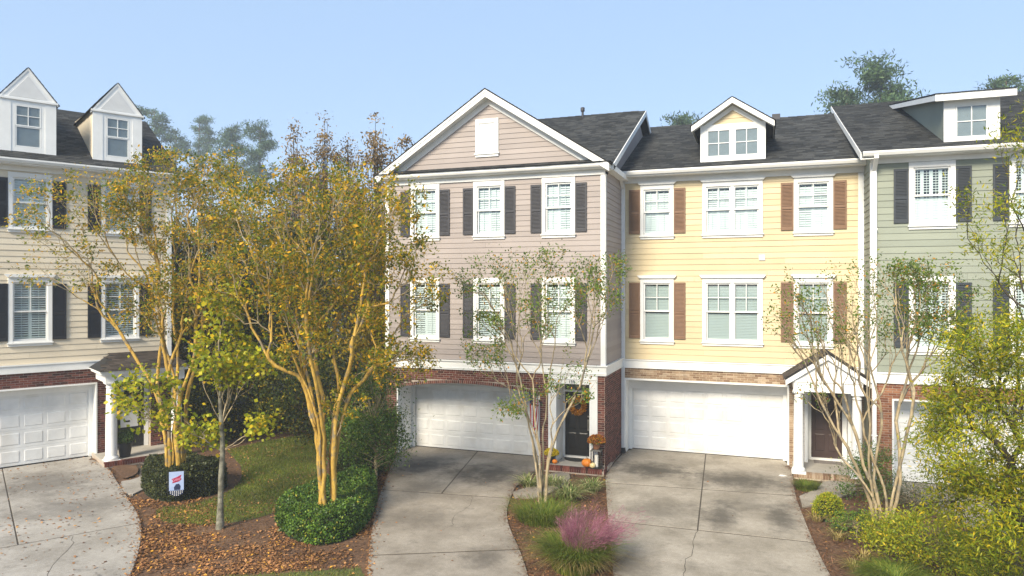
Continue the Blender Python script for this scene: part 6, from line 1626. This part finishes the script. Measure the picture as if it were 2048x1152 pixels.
litter([(-12.3, 20.9), (-11.6, 20.8), (-10.4, 18.3), (-9.5, 16.1), (-8.7, 14.3), (-8.9, 14.2), (-10.0, 16.3), (-10.9, 18.4)], 2200, 'fallen_leaves', 'leaf litter along the edge of the middle drive')
litter(LD, 2400, 'fallen_leaves', 'dry leaves scattered on the left drive', z=0.002, dz=0.012, size=(0.05, 0.10), drift=0.3)
litter(TD, 45, 'fallen_leaves', 'a few dry leaves on the middle drive', z=0.002, dz=0.01)
litter(YD, 14, 'fallen_leaves', 'one or two dry leaves on the yellow house drive', z=0.002, dz=0.01)
litter(BED_ISL, 9000, 'pine_straw', 'brown pine straw in the bed between the drives', (0.09, 0.2), lm='pinestraw', asp=0.09, dz=0.035)
litter(BED_R, 11000, 'pine_straw', 'brown pine straw in the bed before the brown door', (0.09, 0.2), lm='pinestraw', asp=0.09, dz=0.035)
litter(BED_R, 1800, 'fallen_leaves', 'brown leaves lying in the bed before the brown door')
litter(BED_ISL, 2500, 'fallen_leaves', 'brown leaves lying in the bed between the drives')

def edge_debris(line, n, side, name, lb, lm, size, asp, seed):
    """bits blown onto the concrete along an edge of a drive"""
    rg = np.random.default_rng(seed); P = np.array(line); k = rg.integers(0, len(P) - 1, n); f = rg.random((n, 1))
    d = P[k + 1] - P[k]; nr = unit(np.stack([-d[:, 1], d[:, 0]], -1)) * side
    q = P[k] * (1 - f) + P[k + 1] * f + nr * (rg.exponential(0.07, (n, 1)) - 0.02)
    a = rg.normal(size=(n, 3)); a[:, 2] *= 0.2
    V = leaf_quads(rg, np.concatenate([q, rg.uniform(0.003, 0.014, (n, 1))], 1), size, asp, 1.2, a, 0.9)
    put(bpy.data.objects.new(name, quads_mesh(name, V, LF[lm])), None, lb, 'leaves', None, 'stuff')
edge_debris(tl, 900, 1, 'fallen_leaves', 'leaf bits along the left edge of the middle drive', 'litter', (0.03, 0.07), 0.6, 1)
edge_debris(tr_, 900, 1, 'pine_straw', 'straw spilled on the right edge of the middle drive', 'pinestraw', (0.06, 0.14), 0.09, 2)
edge_debris(yl, 900, 1, 'pine_straw', 'straw spilled on the left edge of the yellow house drive', 'pinestraw', (0.06, 0.14), 0.09, 3)
edge_debris(yr, 1100, 1, 'pine_straw', 'straw spilled on the right edge of the yellow house drive', 'pinestraw', (0.06, 0.14), 0.09, 4)
edge_debris(ll, 900, -1, 'fallen_leaves', 'leaf bits along the curved edge of the left drive', 'litter', (0.03, 0.07), 0.6, 5)
# ================================================================ SMALL THINGS
M['orange'] = mat('pumpkin_skin', (0.62, 0.17, 0.012), (0.78, 0.25, 0.02), 8, 0.45, 0.1, 20)
M['gourd'] = mat('pale_gourd_skin', (0.72, 0.56, 0.24), (0.80, 0.66, 0.34), 6, 0.45)
M['stem'] = mat('dry_stem', (0.16, 0.12, 0.05), (0.25, 0.2, 0.09), 20, 0.9)
M['clay'] = mat('terracotta', (0.24, 0.10, 0.05), (0.32, 0.14, 0.07), 6, 0.8, 0.1)
M['candle'] = mat('white_candle', (0.75, 0.73, 0.66), None, rough=0.5)
M['red'] = mat('flag_red', (0.42, 0.02, 0.03), (0.50, 0.03, 0.045), 8, 0.8)
M['flagwhite'] = mat('flag_white', (0.72, 0.72, 0.70), (0.80, 0.80, 0.78), 8, 0.8)
M['navy'] = mat('flag_navy', (0.012, 0.02, 0.065), (0.02, 0.03, 0.085), 8, 0.8)
M['paleblue'] = mat('banner_pale_blue', (0.30, 0.40, 0.66), (0.40, 0.48, 0.70), 6, 0.8)
M['maroon'] = mat('banner_red', (0.30, 0.012, 0.05), (0.38, 0.02, 0.07), 8, 0.8)
M['bannerpink'] = mat('banner_pink', (0.68, 0.33, 0.46), None, rough=0.8)
M['signred'] = mat('sign_red', (0.46, 0.015, 0.02), None, rough=0.4)
M['stone'] = mat('stepping_stone', (0.26, 0.19, 0.11), (0.38, 0.29, 0.18), 8, 0.9, 0.4)
LF['mumred'] = piece_mat('rust_petals', [(0, (0.16, 0.03, 0.012)), (0.4, (0.32, 0.075, 0.012)), (0.7, (0.55, 0.20, 0.015)), (1, (0.65, 0.38, 0.03))], 0.6, 0, translucent=0.2, vary=0.2, vscale=9)
LF['mumyellow'] = piece_mat('yellow_petals', [(0, (0.55, 0.40, 0.01)), (1, (0.80, 0.62, 0.02))], 0.6, 0, translucent=0.2, vary=0.2, vscale=9)
LF['wreath'] = piece_mat('orange_wreath_leaf', [(0, (0.26, 0.09, 0.006)), (0.5, (0.48, 0.19, 0.010)), (1, (0.64, 0.32, 0.02))], 0.6, 0, translucent=0.2, vary=0.3, vscale=9)

def pumpkin(label, c, r, sq, m, name='pumpkin', group=None):
    root = empty(name, c, random.Random(int(r * 1000)).uniform(0, 3), label, 'pumpkin', group)
    prof = []
    for k in range(13):
        a = -math.pi / 2 + math.pi * k / 12
        prof.append((max(0.012, r * math.cos(a) * (1 - 0.0 * k)), r * sq * (math.sin(a) * (0.92 if abs(a) > 1.2 else 1.0) + 1.0) * 0.98))
    mb = MB(); mb.lathe(prof, (0, 0, 0), 40, 10, 0.10); mb.build('shell', m, root, smooth=True)
    mb = MB(); mb.tube([(0, 0, r * sq * 1.85), (0.005, 0, r * sq * 2.1), (r * 0.15, 0.01, r * sq * 2.35)], [r * 0.13, r * 0.08, r * 0.09], 7); mb.build('stem', M['stem'], root)
    return root

def mum(label, c, r, petals, potr, poth, potm, seed):
    rng = np.random.default_rng(seed)
    root = empty('potted_mum', c, 0, label, 'flower pot')
    mb = MB(); mb.lathe([(potr * 0.72, 0), (potr * 0.95, poth * 0.85), (potr * 1.06, poth * 0.86), (potr * 1.08, poth), (potr * 0.95, poth), (potr * 0.9, poth * 0.9)], (0, 0, 0), 20); mb.build('pot', potm, root, smooth=False)
    u = unit(rng.normal(size=(900, 3))); u[:, 2] = np.abs(u[:, 2]) * 0.95 - 0.12
    P = u * r * rng.uniform(0.82, 1.03, (900, 1)) * np.array((1, 1, 0.78)) + np.array((0, 0, poth + r * 0.22))
    leaves('leaves', rng, P * np.array((0.96, 0.96, 0.97)), (0.03, 0.055), LF['box'], root, 0.6)
    u = unit(rng.normal(size=(1500, 3))); u[:, 2] = np.abs(u[:, 2]) * 0.95 - 0.08
    P = u * r * rng.uniform(0.97, 1.06, (1500, 1)) * np.array((1, 1, 0.78)) + np.array((0, 0, poth + r * 0.24))
    leaves('flowers', rng, P, (0.03, 0.05), petals, root, 0.8, axis=u, axis_mix=0.2)
    return root

def wreath(label, c, rz, R0, r1, lm, seed, n=1500):
    rng = np.random.default_rng(seed)
    root = empty('wreath', c, rz, label, 'wreath')
    mb = MB(); k = 28
    mb.tube([(R0 * math.cos(a), 0, R0 * math.sin(a)) for a in np.linspace(0, 2 * math.pi, k)], [r1 * 0.45] * k, 6, cap=False); mb.build('ring', M['stem'], root)
    a = rng.uniform(0, 2 * math.pi, n); b = rng.uniform(0, 2 * math.pi, n); q = r1 * rng.uniform(0.5, 1.0, n)
    rr = R0 + q * np.cos(b)
    P = np.stack([rr * np.cos(a), -np.abs(q * np.sin(b)) * 0.8, rr * np.sin(a)], -1)
    ax = np.stack([np.cos(a + 1.2), np.full(n, -0.5), np.sin(a + 1.2)], -1)
    leaves('leaves', rng, P, (0.05, 0.09), lm, root, 0.5, axis=ax, axis_mix=0.5)
    return root

wreath('orange autumn wreath hanging on the black door of the taupe house', (-5.54, 21.70, 1.80), 0, 0.20, 0.075, LF['wreath'], 600)
e1 = np.array((math.cos(R(61)), math.sin(R(61)), 0)); nv = np.array((math.sin(R(61)), -math.cos(R(61)), 0)); LO = np.array((-20.556, 16.842, 0))
lw = lambda u, d, z: tuple(LO + e1 * u - nv * d + np.array((0, 0, z)))
wreath('dark green wreath hanging on the door of the cream house', lw(1.15, 0.19, 1.78), R(61), 0.23, 0.085, LF['boxdark'], 601)

pumpkin('large orange pumpkin on the stoop edge of the taupe house', (-4.98, 20.63, 0.152), 0.17, 0.80, M['orange'], group='pumpkins on the taupe stoop')
pumpkin('pale yellow gourd next to the large orange pumpkin', (-4.80, 20.56, 0.152), 0.095, 0.95, M['gourd'], name='gourd', group='pumpkins on the taupe stoop')
pumpkin('small orange pumpkin under the yellow mum', (-6.02, 20.72, 0.15), 0.085, 0.85, M['orange'], group='pumpkins on the taupe stoop')
mum('bright yellow mum in a black pot left of the black door', (-6.14, 20.78, 0.15), 0.21, LF['mumyellow'], 0.13, 0.24, M['black'], 610)
la = empty('lantern_stand', (-4.70, 20.66, 0.152), 0, 'black lantern stand with a white candle right of the black door', 'lantern')
s_, hh = 0.135, 0.52
for sx in (-1, 1):
    for sy in (-1, 1):
        mb = MB(); mb.box(sx * s_ - 0.014, sx * s_ + 0.014, sy * s_ - 0.014, sy * s_ + 0.014, 0.04, hh); mb.build('post', M['black'], la)
mb = MB(); mb.box(-s_ - 0.025, s_ + 0.025, -s_ - 0.025, s_ + 0.025, 0, 0.04); mb.build('base', M['black'], la)
mb = MB(); mb.hexa([(-s_ - 0.03, -s_ - 0.03, hh), (s_ + 0.03, -s_ - 0.03, hh), (s_ + 0.03, s_ + 0.03, hh), (-s_ - 0.03, s_ + 0.03, hh), (-s_, -s_, hh + 0.05), (s_, -s_, hh + 0.05), (s_, s_, hh + 0.05), (-s_, s_, hh + 0.05)]); mb.build('top', M['black'], la)
mb = MB(); mb.lathe([(0.055, 0), (0.055, 0.34), (0.04, 0.345)], (0, 0, 0.04), 16); mb.build('candle', M['candle'], la, smooth=False)
mum('rust and gold mum in a clay pot on top of the lantern stand', (-4.70, 20.66, 0.152 + hh + 0.05), 0.25, LF['mumred'], 0.12, 0.17, M['clay'], 611)

mb = MB(); n = 18
mb.prism([(0.42 * math.cos(math.pi * k / n), -0.42 * math.sin(math.pi * k / n) * 1.0) for k in range(n + 1)], lambda a, b, tt: (a, b, tt), 0, 0.015)
o = mb.build('doormat', M['rubber'], None, label='black half-round doormat before the black door', cat='doormat'); o.location = (-5.52, 21.58, 0.151)
mb = MB(); mb.box(-0.40, 0.40, -0.20, 0.20, 0, 0.014); mb.box(-0.37, 0.37, -0.17, 0.17, 0.0145, 0.017)
o = mb.build('doormat', M['greymat'], None, label='grey doormat before the brown door', cat='doormat'); o.location = (1.90, 23.68, 0.151)

# planter with a clipped ball on the cream porch
pl = empty('ball_planter', lw(0.72, -1.12, 0.15), 0, 'clipped green ball in a tall black planter on the cream house porch', 'planter')
mb = MB(); mb.lathe([(0.15, 0), (0.21, 0.42), (0.225, 0.42), (0.225, 0.46), (0.19, 0.46), (0.185, 0.40)], (0, 0, 0), 24); mb.build('pot', M['black'], pl)
rng = np.random.default_rng(620); u = unit(rng.normal(size=(3200, 3)))
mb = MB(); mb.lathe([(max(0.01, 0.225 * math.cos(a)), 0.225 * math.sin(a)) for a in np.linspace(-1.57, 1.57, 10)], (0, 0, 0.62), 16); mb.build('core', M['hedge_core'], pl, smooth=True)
leaves('foliage', rng, u * 0.245 * rng.uniform(0.93, 1.04, (3200, 1)) + np.array((0, 0, 0.62)), (0.022, 0.04), LF['box'], pl, 0.6)
mb = MB(); mb.prism([(0.24 * math.cos(a) * rr_, 0.15 * math.sin(a) * rr_) for a, rr_ in zip(np.linspace(0, 5.8, 11), [1, .95, 1.05, .9, 1, 1.06, .93, 1, .97, 1.04, .95])], lambda a, b, tt: (a, b, tt), -0.05, 0.0)
o = mb.build('stepping_stone', M['stone'], None, bevel=0.01, label='flat tan stone in the little mulch patch by the porch', cat='stone'); o.location = (-18.25, 16.2, 0.0); o.rotation_euler = (0, 0, R(-25))
sheet('mulch_bed', smooth_poly([(-19.1, 16.35), (-18.75, 16.7), (-18.1, 16.45), (-17.55, 15.85), (-17.5, 15.35), (-18.2, 15.75)], 1), 0.006, M['mulch'])

# stars and stripes on a slanted pole beside the garage
fl = empty('porch_flag', (-6.50, 20.88, 1.95), 0, 'striped flag with blue canton hanging from a slanted pole by the garage pier', 'flag')
mb = MB(); mb.tube([(0, 0, 0), (-0.30, -0.62, 0.58)], [0.014, 0.014], 8); mb.lathe([(0.02, 0), (0.03, 0.025), (0.02, 0.05)], (-0.30, -0.62, 0.56), 10); mb.build('pole', M['stem'], fl)
mb = MB(); mb.box(-0.03, 0.03, 0.0, 0.02, -0.07, 0.07); mb.tube([(0, 0.01, -0.02), (-0.06, -0.12, 0.10)], [0.022, 0.022], 8); mb.build('bracket', M['black'], fl)
mb = MB(); nu, nv_ = 13, 16
def fp(i, j):   # i across the stripes (along the pole), j down the fly
    s = i / nu; q = j / nv_
    px_, py_, pz_ = -0.06 - 0.24 * s, -0.12 - 0.50 * s, 0.10 + 0.46 * s
    gx = -0.16 + (px_ + 0.16) * (1 - 0.72 * q)
    gy = -0.36 + (py_ + 0.36) * (1 - 0.70 * q)
    zz = pz_ * (1 - 0.55 * q) - 1.22 * q + 0.22 * s * q
    return (gx + 0.045 * math.sin(s * 9 + q * 2) * (0.4 + q), gy + 0.05 * math.cos(s * 8 + q * 1.5) * (0.3 + q), zz)
for i in range(nu):
    for j in range(nv_):
        mi = 2 if (i >= 6 and j < 6) else (0 if i % 2 == 0 else 1)
        mb.add([fp(i, j), fp(i + 1, j), fp(i + 1, j + 1), fp(i, j + 1)], [(0, 1, 2, 3)], mi)
cl = mb.build('cloth', [M['red'], M['flagwhite'], M['navy']], fl, smooth=True)
fl.scale = (0.82, 0.82, 0.82)
sm = cl.modifiers.new('thickness', 'SOLIDIFY'); sm.thickness = 0.003

# garden flag in front of the dark hedge
gfp = spot(352, 1003, 18.2)
gf = empty('garden_flag', (gfp[0], gfp[1], 0), R(38), 'small pale blue garden flag with red ribbon and dotted border before the dark hedge', 'flag')
mb = MB(); mb.tube([(-0.20, 0, -0.2), (-0.20, 0, 0.78), (-0.16, 0, 0.80), (0.22, 0, 0.80)], [0.006] * 4, 6); mb.build('stake', M['black'], gf)
mb = MB(); w2 = 0.175; mb.prism([(-w2, 0.30), (w2, 0.30), (w2, 0.785), (-w2, 0.785)], lambda a, b, tt: (a + 0.01, tt, b), -0.004, 0.004); cl = mb.build('cloth', M['paleblue'], gf)
mb = MB(); mb.prism([(-w2, 0.298), (-w2 * 0.9, 0.20), (0, 0.145), (w2 * 0.9, 0.20), (w2, 0.298)], lambda a, b, tt: (a + 0.01, tt, b), -0.004, 0.004); mb.build('dotted_border', M['navy'], gf)
for r_ in range(4):
    for k in range(7 - (r_ > 1) * 2 - (r_ > 2) * 2):
        nn_ = 7 - (r_ > 1) * 2 - (r_ > 2) * 2
        x = (k - (nn_ - 1) / 2) * 0.046; zz = 0.275 - r_ * 0.034
        q = MB(); q.lathe([(0.011, 0), (0.011, 0.003)], (0, 0, 0), 8); d_ = q.build('dot', M['flagwhite'], gf); d_.location = (x + 0.01, -0.0045, zz); d_.rotation_euler = (R(90), 0, 0)
mb = MB(); mb.prism([(-0.115, 0.60), (-0.08, 0.55), (-0.10, 0.49), (0.07, 0.53), (0.12, 0.58), (0.10, 0.63), (0.12, 0.70), (0.0, 0.64)], lambda a, b, tt: (a + 0.01, tt, b), -0.0065, -0.0042); mb.build('ribbon', M['maroon'], gf)
mb = MB(); mb.prism([(-0.05, 0.31), (0.09, 0.31), (0.10, 0.40), (0.06, 0.47), (-0.01, 0.46), (-0.06, 0.38)], lambda a, b, tt: (a + 0.01, tt, b), -0.0065, -0.0042); mb.build('emblem', M['navy'], gf)
text_obj('ribbon_lettering', 'Gday!', 0.09, (0.015, -0.008, 0.582), (R(90), R(-14), 0), M['bannerpink'], gf, 0.001)

# red shield sign on a stake
sg = empty('shield_sign', (-11.72, 20.35, 0), R(8), 'small red shield-shaped sign on a thin stake at the garage corner', 'sign')
mb = MB(); mb.tube([(0, 0, -0.15), (0, 0, 0.66)], [0.009, 0.009], 6); mb.build('stake', M['metal'], sg)
sh = [(-0.10, 0.90), (-0.05, 0.92), (0, 0.925), (0.05, 0.92), (0.10, 0.90), (0.105, 0.80), (0.085, 0.70), (0.045, 0.635), (0, 0.61), (-0.045, 0.635), (-0.085, 0.70), (-0.105, 0.80)]
mb = MB(); mb.prism(sh, lambda a, b, tt: (a, tt, b), -0.012, -0.006); mb.build('rim', M['flagwhite'], sg)
mb = MB(); mb.prism([(a * 0.86, 0.775 + (b - 0.775) * 0.86) for a, b in sh], lambda a, b, tt: (a, tt, b), -0.016, -0.0122); mb.build('plate', M['signred'], sg)
mb = MB(); mb.box(-0.065, 0.065, -0.018, -0.0162, 0.80, 0.812); mb.box(-0.055, 0.055, -0.018, -0.0162, 0.77, 0.782); mb.box(-0.045, 0.045, -0.018, -0.0162, 0.74, 0.75); mb.build('sign_lines', M['bannerpink'], sg)

# little white path light by the hedge
mb = MB(); mb.tube([(0, 0, -0.05), (0, 0, 0.20), (0.01, 0, 0.25), (0.045, 0, 0.275), (0.075, 0, 0.25), (0.08, 0, 0.22)], [0.007, 0.007, 0.009, 0.010, 0.010, 0.014], 7)
o = mb.build('path_light', M['white'], None, label='tiny white hooked path light at the hedge edge', cat='path light'); o.location = (-10.15, 16.75, 0)
mb = MB(); mb.prism([(-0.1, -0.05), (0.02, -0.08), (0.12, -0.02), (0.06, 0.06), (-0.06, 0.07)], lambda a, b, tt: (a, b, tt), 0.0, 0.012)
o = mb.build('flat_pebble', M['frosted'], None, label='pale chip of stone lying on the yellow house drive', cat='stone'); o.location = (0.55, 22.2, 0.001)

# ---- morning haze
hz = MB(); hz.box(-190, 190, -40, 175, -1.2, 40)
m = bpy.data.materials.new('haze'); m.use_nodes = True; nt = m.node_tree
nt.nodes.remove(nt.nodes['Principled BSDF'])
pv = nt.nodes.new('ShaderNodeVolumePrincipled'); pv.inputs['Color'].default_value = (0.86, 0.92, 1.0, 1); pv.inputs['Density'].default_value = 0.0017; pv.inputs['Anisotropy'].default_value = 0.2
nt.links.new(pv.outputs[0], nt.nodes['Material Output'].inputs['Volume'])
hz.build('haze', m, None, kind='stuff', label='pale blue morning haze over the street', cat='haze')
